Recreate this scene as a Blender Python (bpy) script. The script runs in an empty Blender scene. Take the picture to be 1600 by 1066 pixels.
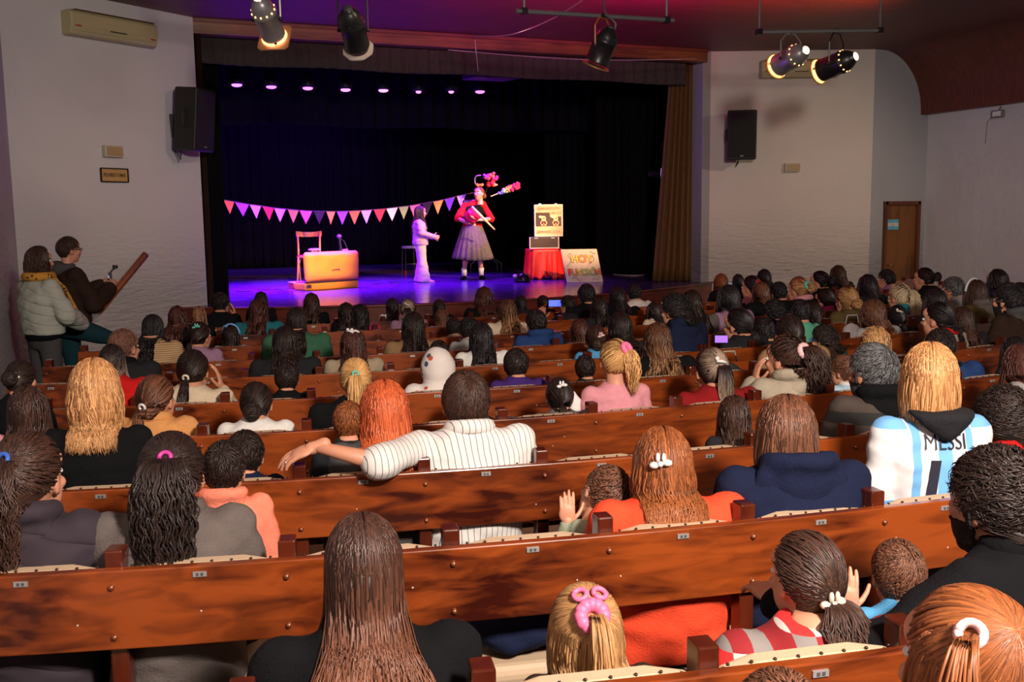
import bpy, math, random
import numpy as np
from mathutils import Vector, Matrix, noise
from mathutils.bvhtree import BVHTree
random.seed(7)
SC = bpy.context.scene
COL = SC.collection
# ------------------------------------------------------------------ camera
CAM = np.array([-5.1056, -13.5562, 1.0837]); YAW, PIT, ROLL, FOC = .3936, .1252, -.0139, 1534.08
FW = np.array([math.sin(YAW)*math.cos(PIT), math.cos(YAW)*math.cos(PIT), -math.sin(PIT)])
RT = np.array([math.cos(YAW), -math.sin(YAW), 0.]); UP = np.cross(RT, FW)
R2 = RT*math.cos(ROLL)+UP*math.sin(ROLL); U2 = UP*math.cos(ROLL)-RT*math.sin(ROLL)
cd = bpy.data.cameras.new('camera'); cam = bpy.data.objects.new('camera', cd); COL.objects.link(cam)
cd.sensor_width = 36; cd.lens = FOC/1600*36; cd.clip_start = .05; cd.clip_end = 100
M = Matrix.Identity(4)
for i in range(3):
    M[i][0], M[i][1], M[i][2], M[i][3] = R2[i], U2[i], -FW[i], CAM[i]
cam.matrix_world = M; SC.camera = cam
def ray(u, v): return FW+R2*(u-800)/FOC-U2*(v-533)/FOC
def onZ(u, v, z): d = ray(u, v); return CAM+d*(z-CAM[2])/d[2]
def onY(u, v, y): d = ray(u, v); return CAM+d*(y-CAM[1])/d[1]
# ------------------------------------------------------------------ light and exposure
vs = SC.view_settings; vs.view_transform = 'Standard'; vs.look = 'None'; vs.gamma = 1; vs.use_curve_mapping = False; vs.exposure = 0
w = bpy.data.worlds.new('world'); SC.world = w; w.use_nodes = True
w.node_tree.nodes['Background'].inputs[0].default_value = (.75, .8, 1, 1); w.node_tree.nodes['Background'].inputs[1].default_value = .05
def lamp(name, kind, loc, energy, color, target=None, size=.3, spot=40, blend=.5):
    l = bpy.data.lights.new(name, kind); l.energy = energy; l.color = color
    if kind == 'AREA': l.size = size
    else: l.shadow_soft_size = size
    if kind == 'SPOT': l.spot_size = math.radians(spot); l.spot_blend = blend
    o = bpy.data.objects.new(name, l); COL.objects.link(o); o.location = loc
    if target is not None:
        o.rotation_euler = (Vector(target)-Vector(loc)).to_track_quat('-Z', 'Y').to_euler()
    return o
lamp('camera_flash', 'AREA', (-3.8, -14.5, 2.65), 450, (1, .86, .75), (0.2, -3, .3), size=.5)
lamp('added_room_fill', 'AREA', (-2.5, -12.5, 3.55), 50, (1, .80, .64), (-.5, -5, -.4), size=1.6)  # soft overhead fill added for more even brightness, no fixture behind it
LEDX = [(370, 134), (424, 137), (481, 139), (540, 141.5), (599, 142.5), (654, 144.5), (705, 144.5), (750, 144.5)]
LEDP = [onY(u, v, 2.3) for u, v in LEDX]
for i, P in enumerate(LEDP):
    lamp('led_wash', 'SPOT', (P[0], P[1], P[2]-.02), (3000, 2900, 2500, 1500, 620, 420, 450, 800)[i], ((.22, .01, 1) if i % 2 == 0 else (.38, .01, 1)), (P[0]-.1, P[1]-.5+.5*(i % 3), 0), size=.06, spot=84, blend=.9)
lamp('rear_led_wash', 'SPOT', (-3.2, 4.4, 3.3), 2400, (.20, .01, 1), (-2.2, 2.6, 0), size=.1, spot=80, blend=1)
lamp('rear_led_wash', 'SPOT', (.6, 5.4, 3.3), 600, (.22, .01, 1), (.4, 3.6, 0), size=.1, spot=70, blend=1)
lamp('added_backdrop_fill', 'SPOT', (-.8, 5.6, 3.6), 700, (.25, .02, 1), (-1.6, 9.6, 1.4), size=.2, spot=110, blend=1)  # violet fill added so the dark backdrop glows faintly, no lamp body
WARM = (1, .6, .34)
lamp('front_spot', 'SPOT', (-2.2, -3.6, 3.1), 4800, WARM, (-2.0, 2.3, .4), size=.06, spot=14, blend=.8)
lamp('front_spot', 'SPOT', (3.7, -2.7, 3.2), 4600, WARM, (1.3, 2.95, .9), size=.06, spot=17, blend=.8)
lamp('front_spot', 'SPOT', (4.4, -2.6, 3.2), 5200, WARM, (-.1, 2.8, .8), size=.06, spot=14, blend=.8)
lamp('front_spot', 'SPOT', (2.0, -3.2, 3.2), 1900, (1, .58, .3), (2.4, 1.7, .6), size=.06, spot=17, blend=.8)
for _x, _e, _c in ((-2.6, 80, (1, .02, .40)), (-.9, 210, (1, .02, .50)), (.7, 210, (.95, .02, .60)), (2.1, 55, (1, .04, .12))):
    lamp('added_magenta_fill', 'SPOT', (_x, -4.3, 3.15), _e*2.9, _c, (_x+.2, -3.3, 4.2), size=.05, spot=104, blend=1)  # unseen lamps added just above the frame to colour the ceiling magenta
lamp('added_wall_fill', 'SPOT', (6.3, -6.6, 3.4), 330, (1, .74, .50), (5.2, -.55, .3), size=.12, spot=62, blend=1)  # this and the next are added fills brightening the side walls, no fixtures
lamp('added_wall_fill', 'SPOT', (-1.6, -6.4, 3.4), 170, (1, .76, .56), (-4.5, -.6, .6), size=.12, spot=50, blend=1)
for _x, _c in ((-3.4, 60), (-1.4, 90), (.6, 60)): lamp('added_flag_fill', 'SPOT', (_x+.8, -3.6, 3.2), _c*22, (1, .62, .45), (_x+.3, 3.35, 1.35), size=.08, spot=16, blend=1)  # extra spots added only to brighten the bunting, no fixtures modelled
lamp('amber_spill', 'SPOT', (3.3, -4.3, 2.95), 75, (1, .22, .04), (3.4, -3.4, 4.2), size=.1, spot=110, blend=1)

# ------------------------------------------------------------------ materials
MATS = {}
def nt(name):
    m = bpy.data.materials.new(name); m.use_nodes = True
    t = m.node_tree; return m, t, t.nodes['Principled BSDF'], t.nodes, t.links
def lin(c):
    return tuple((x/255/12.92 if x/255 <= .04045 else ((x/255+.055)/1.055)**2.4) for x in c)
def mat(name, col, rough=.6, metal=0., emit=None, es=1., bump=0, bscale=60, var=.12, spec=.5, alpha=None, trans=0):
    if name in MATS: return MATS[name]
    m, t, b, N, L = nt(name)
    b.inputs['Roughness'].default_value = rough; b.inputs['Metallic'].default_value = metal
    b.inputs['Specular IOR Level'].default_value = spec
    tc = N.new('ShaderNodeTexCoord'); nz = N.new('ShaderNodeTexNoise'); nz.inputs['Scale'].default_value = bscale*.25
    nz.inputs['Detail'].default_value = 4; L.new(tc.outputs['Object'], nz.inputs['Vector'])
    mx = N.new('ShaderNodeMix'); mx.data_type = 'RGBA'
    mx.inputs[6].default_value = (*[c*(1-var) for c in col], 1); mx.inputs[7].default_value = (*[min(1, c*(1+var)) for c in col], 1)
    L.new(nz.outputs[0], mx.inputs[0]); L.new(mx.outputs[2], b.inputs['Base Color'])
    if trans: b.inputs['Transmission Weight'].default_value = trans
    if emit: b.inputs['Emission Color'].default_value = (*emit, 1); b.inputs['Emission Strength'].default_value = es
    if bump:
        n2 = N.new('ShaderNodeTexNoise'); n2.inputs['Scale'].default_value = bscale; n2.inputs['Detail'].default_value = 5
        L.new(tc.outputs['Object'], n2.inputs['Vector'])
        bp = N.new('ShaderNodeBump'); bp.inputs['Strength'].default_value = bump; bp.inputs['Distance'].default_value = .01
        L.new(n2.outputs[0], bp.inputs['Height']); L.new(bp.outputs[0], b.inputs['Normal'])
    MATS[name] = m; return m
def wood(name, c1, c2, scale=(1.2, 14, 14), rough=.32, coat=.25):
    if name in MATS: return MATS[name]
    m, t, b, N, L = nt(name)
    tc = N.new('ShaderNodeTexCoord'); mp = N.new('ShaderNodeMapping'); mp.inputs['Scale'].default_value = scale
    L.new(tc.outputs['Object'], mp.inputs['Vector'])
    n1 = N.new('ShaderNodeTexNoise'); n1.inputs['Scale'].default_value = 2.2; n1.inputs['Detail'].default_value = 7; n1.inputs['Distortion'].default_value = .6
    L.new(mp.outputs[0], n1.inputs['Vector'])
    n3 = N.new('ShaderNodeTexNoise'); n3.inputs['Scale'].default_value = 1.3; n3.inputs['Detail'].default_value = 2; L.new(tc.outputs['Object'], n3.inputs['Vector'])
    ad = N.new('ShaderNodeMath'); ad.operation = 'ADD'; L.new(n1.outputs[0], ad.inputs[0]); L.new(n3.outputs[0], ad.inputs[1])
    cr = N.new('ShaderNodeValToRGB'); cr.color_ramp.elements[0].position = .75; cr.color_ramp.elements[1].position = 1.2 if False else 1.0
    hf = N.new('ShaderNodeMath'); hf.operation = 'MULTIPLY_ADD'; hf.inputs[1].default_value = 1.6; hf.inputs[2].default_value = -.78
    L.new(ad.outputs[0], hf.inputs[0]); cr.color_ramp.elements[0].position = .42; cr.color_ramp.elements[1].position = 1.
    L.new(hf.outputs[0], cr.inputs[0])
    cr.color_ramp.elements[0].color = (*c1, 1); cr.color_ramp.elements[1].color = (*c2, 1)
    L.new(cr.outputs[0], b.inputs['Base Color']); b.inputs['Roughness'].default_value = rough
    b.inputs['Coat Weight'].default_value = coat; b.inputs['Coat Roughness'].default_value = .18
    bp = N.new('ShaderNodeBump'); bp.inputs['Strength'].default_value = .12; bp.inputs['Distance'].default_value = .004
    L.new(n1.outputs[0], bp.inputs['Height']); L.new(bp.outputs[0], b.inputs['Normal'])
    MATS[name] = m; return m
def hairmat(name, c1, c2, rough=.48, tipc=None):
    if name in MATS: return MATS[name]
    m, t, b, N, L = nt(name)
    a = N.new('ShaderNodeAttribute'); a.attribute_name = 'strand'
    nz = N.new('ShaderNodeTexNoise'); nz.inputs['Scale'].default_value = 1; nz.inputs['Detail'].default_value = 3
    L.new(a.outputs['Vector'], nz.inputs['Vector'])
    at = N.new('ShaderNodeAttribute'); at.attribute_name = 'tone'
    ad = N.new('ShaderNodeMath'); ad.operation = 'MULTIPLY_ADD'; ad.inputs[1].default_value = 1.5; ad.inputs[2].default_value = -.55; L.new(nz.outputs[0], ad.inputs[0])
    a2 = N.new('ShaderNodeMath'); a2.operation = 'MULTIPLY_ADD'; a2.inputs[1].default_value = .75; a2.use_clamp = True
    L.new(at.outputs['Fac'], a2.inputs[0]); L.new(ad.outputs[0], a2.inputs[2])
    mx = N.new('ShaderNodeMix'); mx.data_type = 'RGBA'; mx.inputs[6].default_value = (*c1, 1); mx.inputs[7].default_value = (*c2, 1)
    L.new(a2.outputs[0], mx.inputs[0]); out = mx.outputs[2]
    if tipc:
        al = N.new('ShaderNodeAttribute'); al.attribute_name = 'along'
        rr = N.new('ShaderNodeMapRange'); rr.inputs[1].default_value = .22; rr.inputs[2].default_value = .7; L.new(al.outputs['Fac'], rr.inputs[0])
        m2 = N.new('ShaderNodeMix'); m2.data_type = 'RGBA'; L.new(rr.outputs[0], m2.inputs[0]); L.new(out, m2.inputs[6])
        m3 = N.new('ShaderNodeMix'); m3.data_type = 'RGBA'; m3.inputs[6].default_value = (*[x*.6 for x in tipc], 1); m3.inputs[7].default_value = (*tipc, 1); L.new(a2.outputs[0], m3.inputs[0])
        L.new(m3.outputs[2], m2.inputs[7]); out = m2.outputs[2]
    L.new(out, b.inputs['Base Color']); b.inputs['Roughness'].default_value = rough; b.inputs['Specular IOR Level'].default_value = .45
    bp = N.new('ShaderNodeBump'); bp.inputs['Strength'].default_value = .25; bp.inputs['Distance'].default_value = .004
    L.new(nz.outputs[0], bp.inputs['Height']); L.new(bp.outputs[0], b.inputs['Normal'])
    MATS[name] = m; return m
def pattern(name, kind, cols, rough=.85):
    if name in MATS: return MATS[name]
    m, t, b, N, L = nt(name); b.inputs['Roughness'].default_value = rough
    tc = N.new('ShaderNodeTexCoord'); sp = N.new('ShaderNodeSeparateXYZ'); L.new(tc.outputs['Object'], sp.inputs[0])
    def M_(op, a, b_=None, clamp=False):
        n = N.new('ShaderNodeMath'); n.operation = op; n.use_clamp = clamp
        for i, x in enumerate((a, b_)):
            if x is None: continue
            if isinstance(x, (int, float)): n.inputs[i].default_value = x
            else: L.new(x, n.inputs[i])
        return n.outputs[0]
    def mix(f, a, c):
        n = N.new('ShaderNodeMix'); n.data_type = 'RGBA'; L.new(f, n.inputs[0])
        for i, x in ((6, a), (7, c)):
            if isinstance(x, tuple): n.inputs[i].default_value = (*x, 1)
            else: L.new(x, n.inputs[i])
        return n.outputs[2]
    X, Y, Z = sp.outputs
    if kind == 'pin':      # thin vertical pin stripes
        s = M_('ADD', M_('MULTIPLY', X, 1.), M_('MULTIPLY', Y, .35)); f = M_('LESS_THAN', M_('FRACT', M_('MULTIPLY', s, 42)), .11); col = mix(f, cols[0], cols[1])
    elif kind == 'check':  # two-tone checkerboard, four colours
        q = 24.
        ix = M_('FLOOR', M_('MULTIPLY', M_('ADD', X, 5), q)); iz = M_('FLOOR', M_('MULTIPLY', M_('ADD', Z, 5), q))
        par = M_('MODULO', M_('ADD', ix, iz), 2); rowp = M_('MODULO', iz, 2)
        a = mix(rowp, cols[0], cols[1]); c = mix(rowp, cols[2], cols[3]); col = mix(par, a, c)
    elif kind == 'bands':  # horizontal bands
        n = len(cols); f = M_('FRACT', M_('MULTIPLY', M_('ADD', Z, 5), 5.2)); col = cols[0]
        for i in range(1, n): col = mix(M_('GREATER_THAN', f, i/n), col, cols[i])
    elif kind == 'jersey': # vertical stripes on white
        ax = M_('ABSOLUTE', X); f1 = M_('LESS_THAN', ax, .028)
        f2 = M_('MULTIPLY', M_('GREATER_THAN', ax, .092), M_('LESS_THAN', ax, .122)); f = M_('MAXIMUM', f1, f2)
        f3 = M_('MULTIPLY', M_('GREATER_THAN', ax, .13), M_('GREATER_THAN', Z, 1.335)); f = M_('MAXIMUM', f, f3)
        f4 = M_('MULTIPLY', M_('LESS_THAN', Z, 1.02), M_('GREATER_THAN', ax, .13)); f = M_('MAXIMUM', f, f4); col = mix(f, cols[0], cols[1])
    elif kind == 'blotch': # coloured spots / leopard
        vo = N.new('ShaderNodeTexVoronoi'); vo.inputs['Scale'].default_value = cols[-1]; L.new(tc.outputs['Object'], vo.inputs['Vector'])
        f = M_('LESS_THAN', vo.outputs['Distance'], .28); s2 = N.new('ShaderNodeSeparateColor'); L.new(vo.outputs['Color'], s2.inputs[0])
        c = mix(M_('GREATER_THAN', s2.outputs[0], .5), cols[1], cols[2]); f = M_('MULTIPLY', f, M_('GREATER_THAN', s2.outputs[1], .35)); col = mix(f, cols[0], c)
    elif kind == 'fine':   # fine horizontal knit stripes
        f = M_('LESS_THAN', M_('FRACT', M_('MULTIPLY', M_('ADD', Z, 5), 60)), .4); col = mix(f, cols[0], cols[1])
    elif kind == 'puffer':
        f = M_('FRACT', M_('MULTIPLY', M_('ADD', Z, M_('MULTIPLY', M_('ABSOLUTE', X), .35)), 11.)); h = M_('POWER', M_('SUBTRACT', 1, M_('POWER', M_('ABSOLUTE', M_('SUBTRACT', M_('MULTIPLY', f, 2), 1)), 4)), .5)
        bp = N.new('ShaderNodeBump'); bp.inputs['Strength'].default_value = .6; bp.inputs['Distance'].default_value = .012; L.new(h, bp.inputs['Height']); L.new(bp.outputs[0], b.inputs['Normal'])
        r = N.new('ShaderNodeRGB'); r.outputs[0].default_value = (*cols[0], 1); col = r.outputs[0]
    L.new(col, b.inputs['Base Color']); MATS[name] = m; return m
def paintwall(name, col, brick=True, stain=.1):
    m, t, b, N, L = nt(name)
    tc = N.new('ShaderNodeTexCoord'); mp = N.new('ShaderNodeMapping'); mp.inputs['Scale'].default_value = (1, 1, 1); L.new(tc.outputs['Object'], mp.inputs[0])
    n1 = N.new('ShaderNodeTexNoise'); n1.inputs['Scale'].default_value = 1.1; n1.inputs['Detail'].default_value = 5; L.new(mp.outputs[0], n1.inputs['Vector'])
    mx = N.new('ShaderNodeMix'); mx.data_type = 'RGBA'; mx.inputs[6].default_value = (*[c*(1-stain) for c in col], 1); mx.inputs[7].default_value = (*[c*(1+stain) for c in col], 1)
    L.new(n1.outputs[0], mx.inputs[0]); L.new(mx.outputs[2], b.inputs['Base Color']); b.inputs['Roughness'].default_value = .9; b.inputs['Specular IOR Level'].default_value = .15
    m2 = N.new('ShaderNodeMapping'); m2.inputs['Scale'].default_value = (3.2, 3.2, 16) if brick else (3, 3, 3); L.new(tc.outputs['Object'], m2.inputs[0])
    n2 = N.new('ShaderNodeTexNoise'); n2.inputs['Scale'].default_value = 1.3; n2.inputs['Detail'].default_value = 6; n2.inputs['Roughness'].default_value = .65; L.new(m2.outputs[0], n2.inputs['Vector'])
    sp = N.new('ShaderNodeSeparateXYZ'); L.new(tc.outputs['Object'], sp.inputs[0])
    mr = N.new('ShaderNodeMapRange'); mr.inputs[1].default_value = 1.3; mr.inputs[2].default_value = .2; mr.inputs[3].default_value = .12; mr.inputs[4].default_value = 1.; L.new(sp.outputs[2], mr.inputs[0])
    n3 = N.new('ShaderNodeTexNoise'); n3.inputs['Scale'].default_value = 45; n3.inputs['Detail'].default_value = 3; L.new(tc.outputs['Object'], n3.inputs['Vector'])
    b1 = N.new('ShaderNodeBump'); b1.inputs['Distance'].default_value = .09 if brick else .03; L.new(n2.outputs[0], b1.inputs['Height']); L.new(mr.outputs[0], b1.inputs['Strength']) if brick else None
    if not brick: b1.inputs['Strength'].default_value = .8
    b2 = N.new('ShaderNodeBump'); b2.inputs['Strength'].default_value = .35; b2.inputs['Distance'].default_value = .004; L.new(n3.outputs[0], b2.inputs['Height']); L.new(b1.outputs[0], b2.inputs['Normal'])
    L.new(b2.outputs[0], b.inputs['Normal']); return m
# ------------------------------------------------------------------ mesh helpers
class MB:
    def __init__(s): s.v = []; s.f = []; s.m = []; s.n = 0
    def add(s, V, F, m=0):
        V = np.asarray(V, float); s.v.append(V); s.f += [tuple(int(i)+s.n for i in f) for f in F]; s.m += [m]*len(F); s.n += len(V); return s
    def box(s, c, d, m=0, rz=0, M_=None, taper=1):
        V = []
        for z in (-.5, .5):
            k = taper if z > 0 else 1
            for x, y in ((-.5, -.5), (.5, -.5), (.5, .5), (-.5, .5)): V.append((x*d[0]*k, y*d[1]*k, z*d[2]))
        V = np.array(V)
        if rz: R = np.array([[math.cos(rz), -math.sin(rz), 0], [math.sin(rz), math.cos(rz), 0], [0, 0, 1]]); V = V@R.T
        if M_ is not None: V = V@np.array(M_).T
        return s.add(V+np.array(c), [(0, 3, 2, 1), (4, 5, 6, 7), (0, 1, 5, 4), (1, 2, 6, 5), (2, 3, 7, 6), (3, 0, 4, 7)], m)
    def ell(s, c, r, nu=14, nv=9, m=0, M_=None):
        V = [(0, 0, -1)]; F = []
        for j in range(1, nv):
            a = -math.pi/2+math.pi*j/nv
            for i in range(nu): t = 2*math.pi*i/nu; V.append((math.cos(a)*math.cos(t), math.cos(a)*math.sin(t), math.sin(a)))
        V.append((0, 0, 1)); n = len(V)
        for i in range(nu):
            k = (i+1) % nu; F.append((0, 1+k, 1+i)); F.append((n-1, n-1-nu+i, n-1-nu+k))
            for j in range(nv-2): a = 1+j*nu; F.append((a+i, a+k, a+nu+k, a+nu+i))
        V = np.array(V)*np.array(r)
        if M_ is not None: V = V@np.array(M_).T
        return s.add(V+np.array(c), F, m)
    def tube(s, pts, rad, n=10, m=0, caps=True, flat=1., ref=None):
        pts = np.array(pts, float); k = len(pts)
        rad = [rad]*k if np.isscalar(rad) else rad
        T = np.gradient(pts, axis=0) if k > 2 else np.array([pts[-1]-pts[0]]*k)
        T = T/(np.linalg.norm(T, axis=1)[:, None]+1e-9)
        up = np.array(ref if ref is not None else ((0, 0, 1) if abs(T[0][2]) < .9 else (0, 1, 0)), float); V = []
        for p, t, r in zip(pts, T, rad):
            a = np.cross(up, t); a /= np.linalg.norm(a)+1e-9; b_ = np.cross(t, a); up = b_
            for i in range(n): q = 2*math.pi*i/n; V.append(p+a*math.cos(q)*r+b_*math.sin(q)*r*flat)
        F = []
        for j in range(k-1):
            for i in range(n): i2 = (i+1) % n; F.append((j*n+i, j*n+i2, j*n+n+i2, j*n+n+i))
        if caps: F.append(tuple(range(n-1, -1, -1))); F.append(tuple(range((k-1)*n, k*n)))
        return s.add(V, F, m)
    def limb(s, pts, rad, n=12, m=0):
        s.tube(pts, rad, n, m)
        for p, r in zip(pts, rad): s.ell(p, (r*.995,)*3, n, 8, m)
        return s
    def loft(s, secs, n=20, m=0, caps=True, power=2.):
        V = []; F = []
        for (c, rx, ry) in secs:
            for i in range(n):
                q = 2*math.pi*i/n; cx, sy = math.cos(q), math.sin(q)
                cx = math.copysign(abs(cx)**(2/power), cx); sy = math.copysign(abs(sy)**(2/power), sy)
                V.append((c[0]+cx*rx, c[1]+sy*ry, c[2]))
        k = len(secs)
        for j in range(k-1):
            for i in range(n): i2 = (i+1) % n; F.append((j*n+i, j*n+i2, j*n+n+i2, j*n+n+i))
        if caps: F.append(tuple(range(n-1, -1, -1))); F.append(tuple(range((k-1)*n, k*n)))
        return s.add(V, F, m)
    def prism(s, poly, h, M4=None, m=0):
        n = len(poly); V = [(x, y, 0) for x, y in poly]+[(x, y, h) for x, y in poly]
        F = [tuple(range(n-1, -1, -1)), tuple(range(n, 2*n))]+[(i, (i+1) % n, n+(i+1) % n, n+i) for i in range(n)]
        V = np.array(V, float)
        if M4 is not None: V = np.array([tuple(M4 @ Vector(v)) for v in V])
        return s.add(V, F, m)
    def arr(s): return np.vstack(s.v), s.f, s.m
    def build(s, name, mats, parent=None, loc=None, smooth=False, bevel=0, bseg=2, rz=None):
        V, F, mi = s.arr(); me = mesh(name, V, F, mi, smooth)
        o = link(name, me, mats, parent, loc)
        if rz is not None: o.rotation_euler[2] = rz
        if bevel:
            md = o.modifiers.new('bevel', 'BEVEL'); md.width = bevel; md.segments = bseg; md.limit_method = 'ANGLE'; md.angle_limit = .7
        return o
def mesh(name, V, F, mi=None, smooth=False):
    me = bpy.data.meshes.new(name); me.from_pydata([tuple(v) for v in V], [], F)
    if mi is not None and any(mi): me.polygons.foreach_set('material_index', mi)
    if smooth: me.polygons.foreach_set('use_smooth', [True]*len(F))
    me.update(); return me
def link(name, me, mats, parent=None, loc=None):
    o = bpy.data.objects.new(name, me); COL.objects.link(o)
    if not isinstance(mats, (list, tuple)): mats = [mats]
    while len(me.materials) < len(mats): me.materials.append(None)
    for i, m in enumerate(mats):
        o.material_slots[i].link = 'OBJECT'; o.material_slots[i].material = m
    if parent: o.parent = parent
    if loc is not None: o.location = loc
    return o
def thing(name, label, cat, loc=(0, 0, 0), rz=0, group=None):
    o = bpy.data.objects.new(name, None); COL.objects.link(o); o.location = loc; o.rotation_euler = (0, 0, rz); o.empty_display_size = .1
    o['label'] = label; o['category'] = cat
    if group: o['group'] = group
    return o
def tag(o, label, cat, group=None):
    o['label'] = label; o['category'] = cat
    if group: o['group'] = group
    return o
def struct(o): o['kind'] = 'structure'; return o
def remesh(V, F, vox, smooth=6, wr=0, wf=6.):
    me = mesh('tmp', V, F); o = bpy.data.objects.new('tmp', me); COL.objects.link(o)
    md = o.modifiers.new('r', 'REMESH'); md.mode = 'VOXEL'; md.voxel_size = vox
    sm = o.modifiers.new('s', 'SMOOTH'); sm.factor = .6; sm.iterations = smooth
    dg = bpy.context.evaluated_depsgraph_get(); e = o.evaluated_get(dg); m2 = e.to_mesh()
    n = len(m2.vertices); co = np.zeros(n*3); m2.vertices.foreach_get('co', co); co = co.reshape(-1, 3)
    Fo = [tuple(p.vertices) for p in m2.polygons]
    if wr:
        no = np.zeros(n*3); m2.vertices.foreach_get('normal', no); no = no.reshape(-1, 3)
        d = np.array([noise.noise(Vector((p[0]*wf*1.3, p[1]*wf, p[2]*wf*2.2)))+.5*noise.noise(Vector((p[0]*wf*3+9, p[1]*wf*3, p[2]*wf*4))) for p in co])
        co = co+no*(d*wr)[:, None]
    e.to_mesh_clear(); bpy.data.objects.remove(o); bpy.data.meshes.remove(me)
    return co, Fo
def text_mb(txt, size, depth=.002, sx=1., bold=0.):
    cu = bpy.data.curves.new('t', 'FONT'); cu.body = txt; cu.size = size; cu.extrude = depth; cu.offset = bold; cu.align_x = 'CENTER'; cu.align_y = 'CENTER'
    o = bpy.data.objects.new('t', cu); COL.objects.link(o); dg = bpy.context.evaluated_depsgraph_get(); e = o.evaluated_get(dg); me = e.to_mesh()
    V = np.array([tuple(v.co) for v in me.vertices]); F = [tuple(p.vertices) for p in me.polygons]; e.to_mesh_clear()
    bpy.data.objects.remove(o); bpy.data.curves.remove(cu); V[:, 0] *= sx
    return V, F
# ------------------------------------------------------------------ the seating curves
def g(X):
    x = X/.92; return .92*(.7667*x/10+3.0165*x**2/100+.2358*x**3/1000+.5092*x**4/1e4)
RY = [-12.217, -11.281, -10.353, -9.432, -8.517, -7.58, -6.71, -5.81, -4.93, -4.13]
RZ = [.174, .159, .145, .133, .121, .110, .101, .092, .084, .077]
def rowY(k, X):
    if k < 0: return rowY(0, X)+.93*k
    return RY[k]+g(X)
def rowZ(k): return RZ[max(k, 0)]+(.015*-k if k < 0 else 0)
def rowT(X): d = (g(X+.01)-g(X-.01))/.02; t = np.array([1, d, 0.]); t /= np.linalg.norm(t); return t, np.array([-t[1], t[0], 0.])
def floorZ(y): return -.745-.012*max(0, min(8, y+11.3))
def stageY(X): x = X/.92; return .92*(-1.6745+.5469*x/10+7.2059*x**2/100+.0202*x**4/1e4)
CEIL = 3.652
# ------------------------------------------------------------------ the building
W_l = paintwall('painted_plaster_left', (.62, .60, .62)); W_r = paintwall('painted_plaster_right', (.64, .595, .56)); W_c = paintwall('rough_plaster', (.66, .66, .70), False)
FLOORM = mat('dark_red_floor', (.055, .022, .018), .45, bump=.3, bscale=40, var=.4)
mb = MB(); ys = np.linspace(-17, 1, 40)
V = [(x, y, floorZ(y)) for y in ys for x in (-6.2, 8)]; mb.add(V, [(2*i, 2*i+1, 2*i+3, 2*i+2) for i in range(39)])
struct(mb.build('floor', FLOORM))
def ceil_mat():
    m, t, b, N, L = nt('ceiling_boards')
    tc = N.new('ShaderNodeTexCoord'); mp = N.new('ShaderNodeMapping'); mp.inputs['Rotation'].default_value = (0, 0, .55); mp.inputs['Scale'].default_value = (1.2, 13, 4); L.new(tc.outputs['Object'], mp.inputs[0])
    n = N.new('ShaderNodeTexNoise'); n.inputs['Scale'].default_value = 2; n.inputs['Detail'].default_value = 5; L.new(mp.outputs[0], n.inputs['Vector'])
    mx = N.new('ShaderNodeMix'); mx.data_type = 'RGBA'; mx.inputs[6].default_value = (.05, .012, .007, 1); mx.inputs[7].default_value = (.24, .06, .035, 1); L.new(n.outputs[0], mx.inputs[0])
    L.new(mx.outputs[2], b.inputs['Base Color']); b.inputs['Roughness'].default_value = .5
    wv = N.new('ShaderNodeTexWave'); wv.inputs['Scale'].default_value = .45; L.new(mp.outputs[0], wv.inputs['Vector']); wv.bands_direction = 'Y'
    bp = N.new('ShaderNodeBump'); bp.inputs['Strength'].default_value = .3; bp.inputs['Distance'].default_value = .02; L.new(wv.outputs[0], bp.inputs['Height']); L.new(bp.outputs[0], b.inputs['Normal'])
    return m
CM = ceil_mat()
mb = MB(); prof = [(-6.2, CEIL), (6.55, CEIL)]+[(6.55+.86*math.sin(a), CEIL-.97+.97*math.cos(a)) for a in np.linspace(.08, math.pi/2, 16)]+[(7.41, 2.66), (7.8, 2.66), (7.8, 3.9), (-6.2, 3.9)]
n = len(prof); V = [(x, -17, z) for x, z in prof]+[(x, .25, z) for x, z in prof]
mb.add(V, [tuple(range(n)), tuple(range(2*n-1, n-1, -1))]+[(i, n+i, n+(i+1) % n, (i+1) % n) for i in range(n)])
struct(mb.build('ceiling', CM))
def wall(name, pts, m, z0=-.95, z1=3.7, th=.18, side=1, hole=None):
    mb = MB()
    for a, b_ in zip(pts, pts[1:]):
        a = np.array(a); b_ = np.array(b_); d = b_-a; L_ = np.linalg.norm(d); d /= L_; nn = np.array([-d[1], d[0]])*side*th
        segs = [(0, L_, z0, z1)]
        if hole: h0, h1, hz = hole; segs = [(0, h0, z0, z1), (h1, L_, z0, z1), (h0, h1, hz, z1)]
        for s0, s1, q0, q1 in segs:
            p, q = a+d*s0, a+d*s1
            V = [(*p, q0), (*q, q0), (*(q+nn), q0), (*(p+nn), q0), (*p, q1), (*q, q1), (*(q+nn), q1), (*(p+nn), q1)]
            mb.add(V, [(0, 3, 2, 1), (4, 5, 6, 7), (0, 1, 5, 4), (1, 2, 6, 5), (2, 3, 7, 6), (3, 0, 4, 7)])
    return struct(mb.build(name, m))
wall('wall_left', [(-5.95, -17), (-5.95, -1.6)], W_l)
wall('wall_front_left', [(-5.95, -1.6), (-3.86, -.17)], W_l)
wall('wall_front_right', [(4.01, .0), (6.42, -1.0)], W_r)
wall('wall_proscenium_right', [(3.86, 0), (4.01, .0)], paintwall('grey_reveal', (.36, .35, .37)), th=.3)
wall('wall_beside_door', [(6.42, -1.0), (7.6, -1.0)], paintwall('grey_plaster', (.38, .395, .44)), hole=(.27, 1.03, 1.26))
wall('wall_right', [(7.57, -1.0), (7.57, -17)], W_c)
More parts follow.
